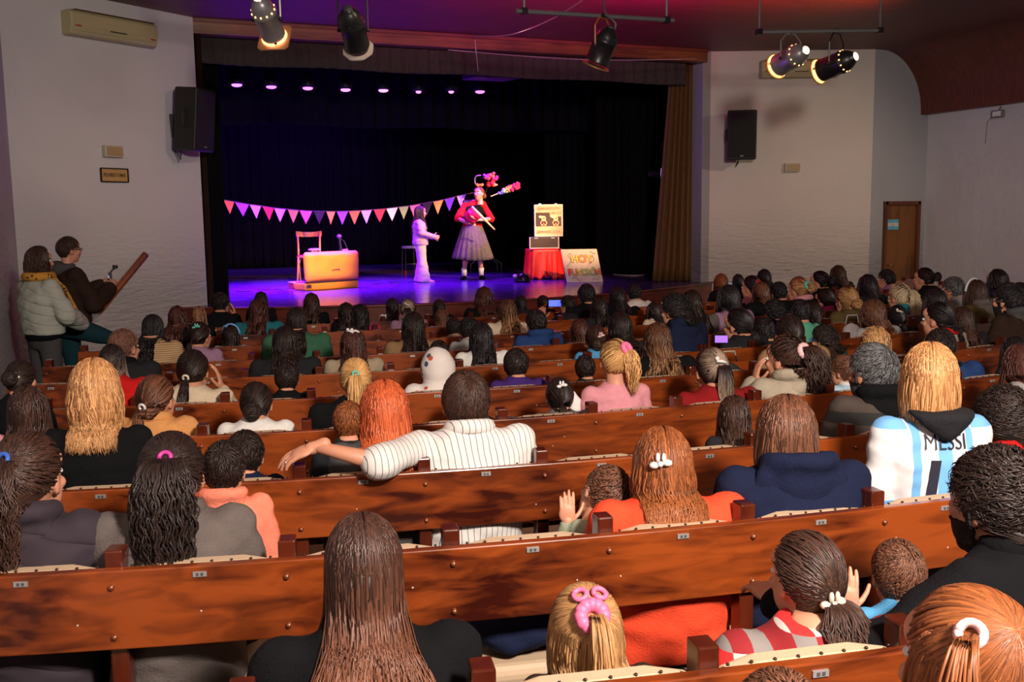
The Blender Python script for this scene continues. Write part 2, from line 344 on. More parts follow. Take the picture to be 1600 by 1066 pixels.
wall('wall_back', [(-6.2, -17), (7.8, -17)], W_l, side=-1)
# proscenium beam and jambs
BEAM = wood('beam_wood', (.09, .032, .010), (.22, .085, .025), (1, 14, 14), .45)
struct(MB().box((0, -.02, 3.54), (7.74, .2, .15)).build('trim_1', BEAM, bevel=.006))
struct(MB().box((0, .1, 3.68), (7.74, .5, .14)).build('trim_2', CM))
struct(MB().box((-3.80, .02, 1.7), (.07, .22, 3.52)).build('trim_3', mat('jamb_paint', (.022, .011, .006), .9, spec=.1), bevel=.006))
# stage: floor, front, wings
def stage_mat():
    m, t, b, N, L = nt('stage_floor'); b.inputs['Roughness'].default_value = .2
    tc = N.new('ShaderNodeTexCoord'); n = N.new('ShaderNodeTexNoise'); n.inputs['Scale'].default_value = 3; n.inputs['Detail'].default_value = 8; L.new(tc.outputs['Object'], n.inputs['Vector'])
    mx = N.new('ShaderNodeMix'); mx.data_type = 'RGBA'; mx.inputs[6].default_value = (.05, .022, .12, 1); mx.inputs[7].default_value = (.11, .05, .30, 1); L.new(n.outputs[0], mx.inputs[0]); L.new(mx.outputs[2], b.inputs['Base Color'])  # violet of the stage leds is partly tinted into the floor colour
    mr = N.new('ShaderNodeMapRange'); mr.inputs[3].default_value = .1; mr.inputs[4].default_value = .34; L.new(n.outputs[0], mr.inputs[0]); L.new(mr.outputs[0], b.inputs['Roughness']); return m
xs = np.linspace(-4.75, 4.9, 60); mb = MB()
front = [(x, stageY(x)) for x in xs]
back = [(x, 11.2) for x in xs]
n = len(xs); V = [(x, y, 0) for x, y in front]+[(x, y, 0) for x, y in back]
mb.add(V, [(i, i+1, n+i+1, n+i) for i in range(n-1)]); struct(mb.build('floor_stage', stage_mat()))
STW = wood('stage_front_wood', (.06, .010, .006), (.17, .030, .015), (2, 2, 8), .35)
mb = MB(); V = [(x, y, .0) for x, y in front]+[(x, y+.03, -.95) for x, y in front]; mb.add(V, [(i, n+i, n+i+1, i+1) for i in range(n-1)]); struct(mb.build('trim_4', STW))
mb = MB(); mb.tube([(x, y-.01, -.012) for x, y in front], .022, 8, flat=.8); struct(mb.build('trim_5', STW, smooth=True))
# the floor slab under the wings next to the flared walls
BLK = mat('black_masking', (.004, .004, .005), .95, spec=.1)
struct(MB().box((0, 11.4, 1.9), (12, .1, 4.2)).build('wall_stage_back', BLK))
struct(MB().box((-5.4, 5.6, 1.9), (.1, 11.4, 4.2)).build('wall_stage_left', BLK)); struct(MB().box((5.4, 5.6, 1.9), (.1, 11.4, 4.2)).build('wall_stage_right', BLK))
struct(MB().box((0, 5.8, 4.05), (11, 11.4, .1)).build('ceiling_stage', BLK))
def cloth_mat(name, c, rough=.95, fold=0):
    return mat(name, c, rough, bump=.4, bscale=90, var=.35)
def curtain(name, p0, p1, z0, z1, folds, amp, m, label, cat='curtain', topf=None, seed=0, group=None, wob=0):
    """pleated cloth between two plan points, each a solid double skin"""
    rnd = random.Random(seed); p0 = np.array(p0, float); p1 = np.array(p1, float); d = p1-p0; L_ = np.linalg.norm(d); d /= L_; nn = np.array([-d[1], d[0]])
    nx = int(folds*8)+1; nz = 14; ph = [rnd.uniform(0, 6.28) for _ in range(4)]; V = []
    for side in (0, 1):
        for j in range(nz):
            tz = j/(nz-1); z = z0+(z1-z0)*tz
            for i in range(nx):
                s = i/(nx-1); q = s*folds*2*math.pi
                a = amp*(math.sin(q+.6*math.sin(s*9+ph[0]))+.35*math.sin(2.3*q+ph[1]+tz))*(1.1-.35*tz)
                pa, pb = p0, p1
                if topf is not None: pa = p0+(np.array(topf[0])-p0)*tz; pb = p1+(np.array(topf[1])-p1)*tz
                p = pa+(pb-pa)*s+nn*(a+side*.012)
                V.append((p[0], p[1], z+(wob*math.sin(s*23+ph[2])*(1-tz) if wob else 0)))
    F = []; o = nx*nz
    for j in range(nz-1):
        for i in range(nx-1): a = j*nx+i; F.append((a, a+1, a+nx+1, a+nx)); F.append((o+a, o+a+nx, o+a+nx+1, o+a+1))
    for i in range(nx-1): F.append((i, o+i, o+i+1, i+1)); a = (nz-1)*nx+i; F.append((a, a+1, o+a+1, o+a))
    for j in range(nz-1):
        a = j*nx; F.append((a, a+nx, o+a+nx, o+a)); a += nx-1; F.append((a, o+a, o+a+nx, a+nx))
    me = mesh(name, V, F, None, True); return tag(link(name, me, m), label, cat, group)
BC = mat('black_velour', (.0065, .0055, .008), .98, spec=.05, var=.3); VC = cloth_mat('grey_valance_cloth', (.050, .042, .038)); GC = cloth_mat('gold_brown_velvet', (.125, .053, .010), .7)
curtain('backdrop_curtain', (-5.1, 9.6), (5.1, 9.6), .01, 4.01, 46, .05, BC, 'black backdrop curtain across the whole back of the stage', seed=1)
curtain('border_curtain', (-4.9, 4.6), (4.9, 4.6), 2.78, 4.01, 34, .035, mat('black_border_cloth', (.010, .009, .012), .98, spec=.05, var=.3), 'short black border curtain hanging behind the row of violet stage lights', seed=2, wob=.02)
curtain('valance_curtain', (-3.84, .18), (3.66, .18), 3.14, 3.62, 40, .02, VC, 'grey brown pleated valance hanging under the wooden proscenium beam', 'curtain', seed=3, wob=.01)
curtain('leg_curtain', (-3.75, .35), (-3.52, .40), .01, 3.5, 3, .03, BC, 'narrow black curtain at the left edge of the stage opening', seed=4)
curtain('leg_curtain', (-4.9, 3.2), (-3.6, 3.25), .01, 4.01, 8, .04, BC, 'black wing curtain behind the left side of the stage opening', seed=5)
curtain('leg_curtain', (3.45, 5.2), (4.9, 5.2), .01, 4.01, 9, .04, BC, 'black wing curtain in the right wing behind the prop table', seed=6)
curtain('leg_curtain', (3.3, 2.6), (4.9, 2.6), .01, 4.01, 9, .04, BC, 'black wing curtain hanging right behind the golden brown side drape', seed=61)
curtain('side_drape', (3.22, .42), (3.84, .25), .01, 3.5, 5.5, .045, GC, 'golden brown velvet drape gathered at the right side of the stage', topf=((3.52, .40), (3.84, .25)), seed=7)
# ------------------------------------------------------------------ door, handrail, wall things
DW = wood('door_wood', (.075, .026, .006), (.20, .075, .015), (8, 8, 1.), .4); DF = wood('door_frame_wood', (.06, .016, .006), (.14, .04, .012), (8, 8, 1), .4)
dz = floorZ(-1)
d = struct(MB().box((7.05, -.985, (dz+1.2)/2), (.64, .05, 1.2-dz)).build('door_1', DW, bevel=.004))
fr = MB(); fr.box((6.71, -1.0, (dz+1.26)/2), (.05, .13, 1.26-dz)); fr.box((7.40, -1.0, (dz+1.26)/2), (.06, .13, 1.26-dz)); fr.box((7.05, -1.0, 1.23), (.74, .13, .06)); o = fr.build('door_frame', DF, d, bevel=.004)
hb = MB(); hb.tube([(6.80, -1.02, .22), (6.80, -1.07, .22), (6.90, -1.075, .22)], .009, 8); hb.build('door_handle', mat('brass', (.5, .35, .12), .35, 1), d, smooth=True)
fl = thing('flag', 'small light blue and white flag with yellow sun stuck on the brown door', 'flag', (6.885, -1.018, .86))
FB = mat('flag_blue', (.10, .42, .62), .7); FWm = mat('flag_white', (.55, .55, .6), .7)
mb = MB(); nxx = 9
for bi, (z0, z1) in enumerate(((.05, .105), (-.005, .05), (-.06, -.005))):
    V = []
    for i in range(nxx):
        x = -.115+.23*i/(nxx-1); y = -.006*math.sin(i*1.2)-.004; V += [(x, y, z0), (x, y, z1), (x, y+.003, z0), (x, y+.003, z1)]
    F = [];
    for i in range(nxx-1): a = 4*i; F += [(a, a+4, a+5, a+1), (a+2, a+3, a+7, a+6), (a+1, a+5, a+7, a+3), (a, a+2, a+6, a+4)]
    mb.add(V, F, 1 if bi == 1 else 0)
mb.build('cloth', [FB, FWm], fl); MB().ell((0, -.012, .022), (.016, .003, .016), 12, 6).build('sun_emblem', mat('sun_yellow', (.6, .4, .08), .6), fl, smooth=True)
# left flared wall frame: helper to place on it
A0 = np.array([-3.86, -.17]); dA = np.array([-5.95, -1.6])-A0; LA = np.linalg.norm(dA); dA /= LA; nA = np.array([dA[1]*-1, dA[0]]); nA = nA if nA[1] < 0 else -nA   # towards the hall
def on_left_wall(u, v):
    d = ray(u, v); t = ((A0-CAM[:2])@nA)/(d[:2]@nA); return CAM+d*t
B0 = np.array([4.01, 0.]); dB = np.array([6.42, -1.0])-B0; dB /= np.linalg.norm(dB); nB = np.array([dB[1], -dB[0]]); nB = nB if nB[1] < 0 else -nB
def on_right_wall(u, v):
    d = ray(u, v); t = ((B0-CAM[:2])@nB)/(d[:2]@nB); return CAM+d*t
def face_rz(nv): return math.atan2(nv[1], nv[0])+math.pi/2     # local -Y faces the hall
rzL, rzR = face_rz(nA), face_rz(nB)
HR = wood('handrail_wood', (.10, .022, .008), (.24, .06, .018), (10, 10, 2), .3)
a, b_ = on_left_wall(148, 487), on_left_wall(222, 397); off = np.array([*nA, 0])*.075
rl = thing('handrail', 'sloping brown wooden handrail fixed to the left wall beside the stage steps', 'handrail', tuple(b_*.5+a*.5))
c0 = (a+b_)/2; p0, p1 = a+off-c0, b_+off-c0; MB().tube([p0, p0*.6+p1*.4, p1], .038, 8, flat=1.2).build('rail', HR, rl, bevel=.004)
for t_ in (.28, .68): q = p0*(1-t_)+p1*t_; MB().tube([q-off*.05, q-np.array([0, 0, .045])-off*.2, q-np.array([0, 0, .045])-off], .011, 8).build('bracket', mat('dark_iron', (.03, .03, .03), .4, .8), rl, smooth=True)
CREAM = mat('aged_cream_plastic', (.50, .43, .24), .45, var=.05); CREAM2 = mat('aged_white_plastic', (.50, .47, .38), .5, var=.05)
def air_con(P, rz, Lw, label):
    t_ = thing('air_conditioner', label, 'air conditioner', tuple(P), rz); H_ = .27
    prof = [(0, 0), (0, H_), (-.15, H_), (-.19, H_-.03), (-.2, H_*.35), (-.16, .0)]
    mb = MB(); V = [(x, y, z) for x in (-Lw/2, Lw/2) for y, z in prof]; n = len(prof)
    mb.add(V, [tuple(range(n)), tuple(range(2*n-1, n-1, -1))]+[(i, n+i, n+(i+1) % n, (i+1) % n) for i in range(n)]); mb.build('housing', CREAM, t_, bevel=.02, bseg=3)
    MB().box((0, -.197, .165), (Lw-.1, .012, .13)).build('front_panel', CREAM, t_, bevel=.004)
    mb = MB()
    for k in range(3): mb.box((0, -.19+.02*k, .045-.016*k), (Lw-.12, .02, .004))
    mb.build('air_louvre', CREAM2, t_)
    MB().box((.02, -.205, .085), (.22, .004, .012)).build('handle_slot', mat('dark_slot', (.05, .04, .03), .6), t_)
    for s in (-1, 1): MB().box((s*(Lw/2-.08), -.206, .095 if s < 0 else .075), (.07, .003, .016)).build('red_badge', mat('red_badge', (.45, .06, .03), .5), t_)
    for k in (0,): MB().box((0, -.17, .268), (Lw-.1, .09, .004)).build('top_grille', mat('grille_brown', (.18, .13, .08), .6), t_)
P = on_left_wall(167, 66); air_con(P, rzL, 1.14, 'cream wall air conditioner high on the left wall')
P = on_right_wall(1245, 123); air_con(P, rzR, 1.22, 'cream wall air conditioner high on the right wall behind two spotlights')
def wall_lamp(P, rz, label, wdt=.24, hh=.135):
    t_ = thing('emergency_light', label, 'emergency light', tuple(P), rz)
    MB().box((0, -.035, 0), (wdt, .07, hh)).build('housing', CREAM2, t_, bevel=.006); MB().box((.008, -.072, 0), (wdt-.03, .008, hh-.03)).build('lens_cover', mat('amber_diffuser', (.42, .30, .16), .35), t_, bevel=.002)
wall_lamp(on_left_wall(173, 237), rzL, 'small boxy emergency light on the left wall above the framed sign')
wall_lamp(on_right_wall(1237, 262), rzR, 'small boxy emergency light low on the right wall below the loudspeaker')
P = on_left_wall(178, 274); t_ = thing('no_smoking_sign', 'small framed sign in Spanish forbidding smoking on the left wall', 'sign', tuple(P), rzL)
fr = MB(); ww, hh = .36, .155
for x, z, a_, b2 in ((0, hh/2, ww, .014), (0, -hh/2, ww, .014), (-ww/2, 0, .014, hh), (ww/2, 0, .014, hh)): fr.box((x, -.012, z), (a_, .024, b2))
fr.build('frame', mat('black_frame', (.012, .01, .01), .4), t_); MB().box((0, -.008, 0), (ww, .01, hh)).build('board', mat('ochre_board', (.55, .33, .12), .5), t_)
V, F = text_mb('PROHIBIDO FUMAR', .062, .001, .54, .0006); MB().add(np.c_[V[:, 0], -.0145-V[:, 2], V[:, 1]], F).build('lettering', mat('dark_letter', (.04, .02, .012), .6), t_)
V_, = [None]
P = onY(1565, 178, 0); d_ = ray(1565, 178); P = CAM+d_*(7.57-CAM[0])/d_[0]
t_ = thing('floodlight', 'small white floodlight on the rough right wall just under the curved ceiling', 'floodlight', tuple(P), -math.pi/2)
MB().box((0, -.07, 0), (.2, .06, .11)).build('housing', mat('grey_lamp_metal', (.20, .20, .22), .4), t_, bevel=.01); MB().box((0, -.102, 0), (.15, .006, .07)).build('glass', mat('pale_glass', (.85, .87, .92), .3), t_)
MB().tube([(0, -.05, .05), (0, -.03, .1), (0, 0, .1)], .006, 6).build('bracket', mat('dark_iron', (0, 0, 0)), t_); MB().tube([(-.1, -.01, .05), (-.25, -.008, -.1), (-.27, -.008, -.42)], .004, 5).build('cable', mat('grey_cable', (.12, .12, .13), .6), t_)
# loudspeakers
SPK = mat('speaker_black', (.012, .011, .010), .55, bump=.2, bscale=200); GR = mat('speaker_grille', (.010, .009, .0085), .7, bump=.6, bscale=400)
def speaker(P, rz, tilt, label, hh=.72, ww=.40, dd=.36):
    t_ = thing('loudspeaker', label, 'loudspeaker', tuple(P), rz)
    mb = MB(); pr = [(-ww/2, -dd/2), (ww/2, -dd/2), (ww*.32, dd/2), (-ww*.32, dd/2)]
    M4 = Matrix.Rotation(tilt, 4, 'X') @ Matrix.Translation((0, 0, -hh/2)); mb.prism(pr, hh, M4); mb.build('cabinet', SPK, t_, bevel=.025, bseg=3)
    mb = MB(); mb.box((0, -dd/2-.004, 0), (ww-.05, .012, hh-.07), M_=np.eye(3)); V, F, _ = mb.arr(); R = np.array(Matrix.Rotation(tilt, 3, 'X')); MB().add(V@R.T, F).build('grille', GR, t_, bevel=.006)
    MB().add((MB().box((.0, -dd/2-.014, -hh*.42), (.05, .004, .016)).arr()[0])@R.T, MB().box((0, 0, 0), (1, 1, 1)).f).build('badge', mat('badge_grey', (.25, .25, .27), .4), t_)
    MB().tube([(0, dd/2-.03, -.05), (0, dd/2+.09, -.06), (0, dd/2+.12, -.06)], .02, 8).build('wall_bracket', SPK, t_); MB().tube([(0, dd/2+.1, -.2), (0, dd/2+.12, .08)], .03, 4).build('bracket_plate', SPK, t_)
    for s in (-1, 1): MB().tube([(s*ww*.42, -.02, .1), (s*(ww*.42+.03), 0, .08), (s*(ww*.42+.03), 0, -.08), (s*ww*.42, -.02, -.1)], .012, 6).build('side_handle', SPK, t_, smooth=True)
    MB().tube([(0, dd/2, -.1), (-.02, dd/2, -hh/2-.05), (-.06, dd/2-.02, -hh/2-.1), (0, dd/2+.1, -hh/2+.02)], .007, 6).build('speaker_cable', SPK, t_, smooth=True); return t_
P = on_left_wall(273, 190)+np.array([*nA, 0])*.34; speaker(P, rzL+.30, .10, 'black loudspeaker mounted on the left wall at the edge of the stage', .76, .43)
P = on_right_wall(1150, 214)+np.array([*nB, 0])*.34; speaker(P, rzR-.12, .06, 'black loudspeaker mounted on the right wall beside the stage', .76, .46, .32)
# ------------------------------------------------------------------ theatre lamps and pipes
STEEL = mat('brushed_steel', (.36, .35, .37), .34, .6, var=.05); BLKM = mat('black_enamel', (.012, .012, .013), .35); PIPE = mat('grey_pipe', (.13, .13, .14), .5, .3)
GLOW = mat('lamp_glow', (1, .7, .4), .5, emit=(1, .66, .34), es=5); GLOW2 = mat('lamp_slot_glow', (1, .7, .4), .5, emit=(1, .55, .2), es=2.2); AMB = mat('copper_flap', (.55, .24, .12), .4, .4)
def par_can(P, aim, m, label, lit=True, frame='ring', yoke=True, top=.34, R=.095, L_=.27, ylen=None, ycol=None):
    """parcan: barrel with domed back and slots, gel frame, yoke; local -Z is the beam"""
    t_ = thing('stage_spotlight', label, 'stage light', tuple(P)); q = (Vector(aim)-Vector(P)).to_track_quat('-Z', 'Y').to_matrix(); R3 = np.array(q)
    def X(mb): V, F, mi = mb.arr(); n = MB(); n.v = [V@R3.T]; n.f = F; n.m = mi; n.n = len(V); return n
    secs = [((0, 0, z*L_), r*R, r*R) for z, r in ((-.5, 1.0), (-.47, 1.04), (-.44, 1.0), (.16, 1.0), (.18, 1.06), (.22, 1.06), (.25, 1.0), (.36, .94), (.48, .8), (.57, .6), (.62, .42), (.66, .40))]
    X(MB().loft(secs, 28, caps=True)).build('barrel', m, t_, smooth=True).data
    X(MB().ell((0, 0, .665*L_), (.38*R, .38*R, .018), 16, 6)).build('rear_cap', GLOW if lit else mat('cap_dark', (.05, .05, .055), .4), t_, smooth=True)
    for k in range(12):
        a = 2*math.pi*k/12; X(MB().ell((math.cos(a)*R*.985, math.sin(a)*R*.985, .30*L_), (.0085, .0085, .010), 8, 5)).build('vent_slot', GLOW2 if lit else mat('slot_dark', (.004, .004, .004), .6), t_, smooth=True)
    mb = MB(); n = 28; V = []; s = 1.22
    for z in (-.60*L_-.012, -.60*L_):
        for rr in (R*.86, R*s):
            for i in range(n):
                a = 2*math.pi*i/n; r_ = rr
                if frame == 'square' and rr > R: r_ = rr*min(1.42, 1.12/max(abs(math.cos(a)), abs(math.sin(a))))
                if frame == 'oct' and rr > R: r_ = rr*1.02/math.cos((a+math.pi/8) % (math.pi/4)-math.pi/8)
                V.append((math.cos(a)*r_, math.sin(a)*r_, z))
    F = []
    for i in range(n): j = (i+1) % n; F += [(i, n+i, n+j, j), (2*n+i, 2*n+j, 3*n+j, 3*n+i), (n+i, 3*n+i, 3*n+j, n+j), (i, j, 2*n+j, 2*n+i)]
    mb.add(V, F); X(mb).build('gel_frame', (AMB if frame == 'square' else (mat('pale_frame', (.42, .36, .32), .5) if frame == 'oct' else mat('gold_frame', (.45, .25, .08), .35, .6))), t_)
    if lit:
        mb = MB(); V = []
        for z, rr in ((-.51*L_, R*1.03), (-.58*L_, R*1.13)):
            for i in range(n): a = 2*math.pi*i/n; V.append((math.cos(a)*rr, math.sin(a)*rr, z))
        F = [(i, (i+1) % n, n+(i+1) % n, n+i) for i in range(n) if i % 9 != 4]; mb.add(V, F); X(mb).build('light_leak', GLOW2, t_)
        X(MB().ell((0, 0, -.50*L_), (R*.84, R*.84, .008), 20, 6)).build('lens', GLOW, t_, smooth=True)
    if yoke:
        ax = R3@np.array([1., 0, 0]); ax[2] = 0; ax /= np.linalg.norm(ax); yl = ylen or top; w_ = R*1.18
        pts = [ax*w_, ax*w_+np.array([0, 0, yl*.6]), ax*w_*.45+np.array([0, 0, yl*.86]), -ax*w_*.45+np.array([0, 0, yl*.86]), -ax*w_+np.array([0, 0, yl*.6]), -ax*w_]
        MB().tube(pts, .009, 6).build('yoke', ycol or (m if m is STEEL else BLKM), t_); MB().tube([(0, 0, yl*.85), (0, 0, yl*1.0)], .014, 6).build('clamp', BLKM, t_)
        for s in (-1, 1): MB().ell(tuple(ax*w_*s), (.018, .018, .018), 8, 6).build('knob', BLKM, t_, smooth=True)
    return t_
def at_dist(u, v, D): d = ray(u, v); return CAM+d/np.linalg.norm(d[:2])*D
PB = at_dist(1235, 92, 11.3); PBB = at_dist(1306, 101, 11.46)
par_can(PB, (1.3, 2.9, .9), STEEL, 'polished steel spotlight, lit, left one of the pair on the right pipe', True, top=.26, R=.118, L_=.36, ylen=.30)
par_can(PBB, (-.2, 2.8, .7), BLKM, 'black spotlight, lit, right one of the pair on the right pipe', True, top=.26, R=.118, L_=.36, ylen=.38)
PA = at_dist(417, 30, 8.6); PC_ = at_dist(552, 47, 8.9); PD = at_dist(942, 74, 9.9)
par_can(PA, PA+np.array([.50, .9, -.72]), STEEL, 'steel spotlight, lit, with square copper flaps at upper left of the stage', True, 'square', R=.098, L_=.34, ylen=.42)
par_can(PC_, PC_+np.array([.52, 1.05, -.9]), BLKM, 'unlit black spotlight with pale octagonal frame hanging above stage left', False, 'oct', R=.108, L_=.36, ylen=.42)
par_can(PD, PD+np.array([-.25, .45, -1.0]), BLKM, 'unlit black spotlight with orange yoke on the middle pipe', False, 'ring', R=.115, L_=.30, ylen=.32, ycol=mat('orange_yoke', (.35, .08, .01), .4))
def pipe(a, b_, r, drops, label, ext=.0):
    a = np.array(a); b_ = np.array(b_); t_ = thing('lighting_pipe', label, 'pipe', tuple((a+b_)/2)); c = (a+b_)/2
    MB().tube([a-c, b_-c], r, 10).build('pipe', PIPE, t_, smooth=False)
    for s in drops:
        q = a*(1-s)+b_*s-c; MB().tube([q, q+np.array([0, 0, CEIL-(q+c)[2]])], r*.6, 8).build('hanger', PIPE, t_); MB().box(q, (.05, .07, .06)).build('clamp', BLKM, t_)
        MB().box((q[0], q[1], CEIL-c[2]-.006), (.09, .09, .012)).build('ceiling_plate', PIPE, t_)
    return t_
def atZ2(u, v, Z): return onZ(u, v, Z)
zb = PB[2]+.27
def pz(u, v, z): return onZ(u, v, z)
yb = (PB[1]+PBB[1])/2
a_, b2 = at_dist(1184, 50, 11.2), at_dist(1376, 65, 11.6); b2[2] = a_[2]; pipe(a_, b2, .02, (.01, .99), 'pipe near the right wall carrying two lit spotlights')
a_, b2 = at_dist(806, 17, 9.6), at_dist(1053, 37, 10.3); b2[2] = a_[2]; pipe(a_, b2, .022, (.05, .95), 'grey pipe under the ceiling carrying the spotlight with orange yoke')
zz = max(PA[2], PC_[2])+.43; pipe((PA[0]-.5, PA[1]-.05, zz), (onZ(632, 1, zz)[0] if False else PC_[0]+.45, PC_[1]+.12, zz), .022, (.02, .5, .98), 'pipe hung over the front seats for the two left spotlights')
CABL = mat('pale_cable', (.42, .36, .36), .5)
def cable(pts, r, m, label, name='cable', sub=8):
    P = [np.array(p, float) for p in pts]; out = []
    for i in range(len(P)-1):
        p0 = P[max(i-1, 0)]; p1 = P[i]; p2 = P[i+1]; p3 = P[min(i+2, len(P)-1)]
        for j in range(sub): t = j/sub; out.append(.5*((2*p1)+(-p0+p2)*t+(2*p0-5*p1+4*p2-p3)*t*t+(-p0+3*p1-3*p2+p3)*t**3))
    out.append(P[-1]); o = MB().tube(out, r, 6).build(name, m, smooth=True); return tag(o, label, 'cable')
cable([at_dist(920, -6, 9.7), at_dist(862, 30, 10.5), at_dist(800, 54, 11.6), at_dist(745, 57, 12.6), at_dist(742, 62, 13)], .006, CABL, 'thin pale cable drooping below the ceiling boards left of the middle pipe')
cable([at_dist(742, 62, 13.0), at_dist(745, 92, 13.1), at_dist(747, 112, 13.3)], .008, CABL, 'short pale cable hanging in front of the valance')
cable([at_dist(700, 78, 13.2), at_dist(850, 90, 13.5), at_dist(960, 94, 13.9), at_dist(1090, 92, 15.0)], .006, CABL, 'long thin cable strung along the lower edge of the proscenium beam')
cable([at_dist(942, -5, 9.6), at_dist(946, 20, 9.8), at_dist(958, 32, 9.9), at_dist(962, 40, 9.9), at_dist(955, 58, 9.95)], .010, mat('grey_cable', (.12, .12, .13), .6), 'bundle of cables tied to the middle pipe and dropping to its spotlight')
PJ = onY(768, 122, 1.2); t_ = thing('projector_box', 'flat dark box hanging under the valance in front of the violet lights', 'projector', tuple(PJ))
mb = MB(); mb.prism([(-.33, -.18), (.42, -.18), (.30, .22), (-.42, .22)], .10, Matrix.Translation((0, 0, -.02))); mb.build('casing', mat('lilac_grey_plastic', (.09, .06, .11), .5), t_, bevel=.01)
for s in (-.3, .3): MB().tube([(s, .05, .07), (s, .05, 4.0-PJ[2])], .012, 6).build('hanging_rod', BLKM, t_)
# LED battens
LEDH = mat('led_housing', (.01, .01, .012), .5)
for i, P in enumerate(LEDP):
    c_ = [(.6, .1, 1), (.55, .08, 1), (.9, .1, 1), (.95, .12, .9), (1, .15, .8), (1, .2, .75), (1, .2, .8), (.65, .1, 1)][i]; small = i in (5, 6)
    nm = ['first', 'second', 'third', 'fourth', 'fifth', 'sixth', 'seventh', 'last'][i]
    t_ = thing('led_spotlight', f'violet led stage light, {nm} from the left in the row under the top', 'stage light', tuple(P), 0, 'row of violet led stage lights')
    MB().loft([((0, 0, .02), .10, .10), ((0, 0, .05), .11, .11), ((0, 0, .20), .09, .09), ((0, 0, .25), .05, .05)], 16).build('housing', LEDH, t_, smooth=True)
    k = .45 if small else .80
    MB().ell((0, 0, .012), (.10*k, .10*k, .03), 16, 6).build('lens', mat('led_%d' % i, (1, .5, 1), .5, emit=c_, es=3 if small else 5), t_, smooth=True)
    MB().tube([(-.12, 0, .1), (-.12, 0, .3), (.12, 0, .3), (.12, 0, .1)], .008, 6).build('yoke', LEDH, t_); MB().tube([(0, 0, .29), (0, 0, LEDP[0][2]+.44-P[2])], .014, 6).build('clamp', LEDH, t_)
pz_ = LEDP[0][2]+.44; o = thing('lighting_pipe', 'black pipe over the stage holding the row of violet lights', 'pipe', (0, 2.3, pz_)); MB().tube([(LEDP[0][0]-.8, 0, 0), (LEDP[-1][0]+3, 0, 0)], .025, 8).build('pipe', BLKM, o)
for _x in (LEDP[0][0]-.4, LEDP[3][0]+.3, LEDP[-1][0]+1.5): MB().tube([(_x, 0, 0), (_x, 0, 4.005-pz_)], .012, 6).build('hanger', BLKM, o)
# ------------------------------------------------------------------ pews
PW = wood('pew_wood', (.036, .0045, .002), (.28, .055, .009), (1.3, 9, 9), .28, .35); PW2 = wood('pew_post_wood', (.040, .006, .003), (.095, .016, .006), (6, 6, 2), .2, .3)
PADM = mat('cream_vinyl', (.56, .41, .27), .55, var=.05, bump=.15, bscale=30); STUD = mat('bronze_tack', (.07, .045, .03), .35, .8); PLATE = mat('number_plate', (.42, .42, .42), .4, .5, var=.3); BOLT = mat('copper_bolt', (.35, .12, .06), .3, .7)
WDOT = mat('pale_nail', (.6, .5, .42), .5)
def arcX(x0, s):   # walk s metres along the curve from x0
    x = x0; st = .02 if s > 0 else -.02; r = abs(s)
    while r > 1e-6: h = min(.02, r); t, _ = rowT(x); x += math.copysign(h, s)*t[0]; r -= h
    return x
ANCH = [-4.03, -4.24, -4.04, -3.39, -4.10, -3.42, -3.26, -3.04, -2.84, -2.10]
XL = [-5.7, -5.65, -5.65, -5.65, -5.6, -5.45, -5.30, -5.15, -4.85, -4.5]
XR = [-1.3, -.7, .3, 1.2, 2.3, 3.4, 4.6, 5.7, 6.3, 6.6]
def ribbon(k, x0, x1, yo0, yo1, z0, z1, step=.115):
    """solid following the row's curve; offsets along the row's normal; coordinates relative to the row centre origin"""
    n = max(2, int((x1-x0)/step)+1); xs_ = np.linspace(x0, x1, n+1); V = []
    for x in xs_:
        t, nn = rowT(x); p = np.array([x, rowY(k, x), 0])
        for yo, z in ((yo0, z0), (yo1, z0), (yo1, z1), (yo0, z1)): q = p+nn*yo; V.append((q[0], q[1], z))
    F = [(0, 1, 2, 3), tuple(4*n+i for i in (3, 2, 1, 0))]
    for i in range(n):
        for j in range(4): a = 4*i+j; b_ = 4*i+(j+1) % 4; F.append((a, a+4, b_+4, b_))
    return np.array(V), F
ORD = ['nearest', 'second', 'third', 'fourth', 'fifth', 'sixth', 'seventh', 'eighth', 'ninth', 'farthest']
def pad_mb(k, xa, xb, zt):
    mb = MB(); n = 5; prof = [(.034, -.235), (.105, -.235), (.118, -.2), (.112, -.06), (.098, -.016), (.078, -.002), (.034, -.003)]
    V = []; xs_ = np.linspace(xa, xb, n+1)
    for i, x in enumerate(xs_):
        t, nn = rowT(x); p = np.array([x, rowY(k, x), 0]); e = .72 if i in (0, n) else 1.
        for yo, z in prof: q = p+nn*(.034+(yo-.034)*e); V.append((q[0], q[1], zt+z-(.012 if i in (0, n) and z > -.1 else 0)))
    m_ = len(prof); F = [tuple(range(m_)), tuple(n*m_+i for i in range(m_-1, -1, -1))]
    for i in range(n):
        for j in range(m_): a = i*m_+j; b_ = i*m_+(j+1) % m_; F.append((a, a+m_, b_+m_, b_))
    return mb.add(V, F)
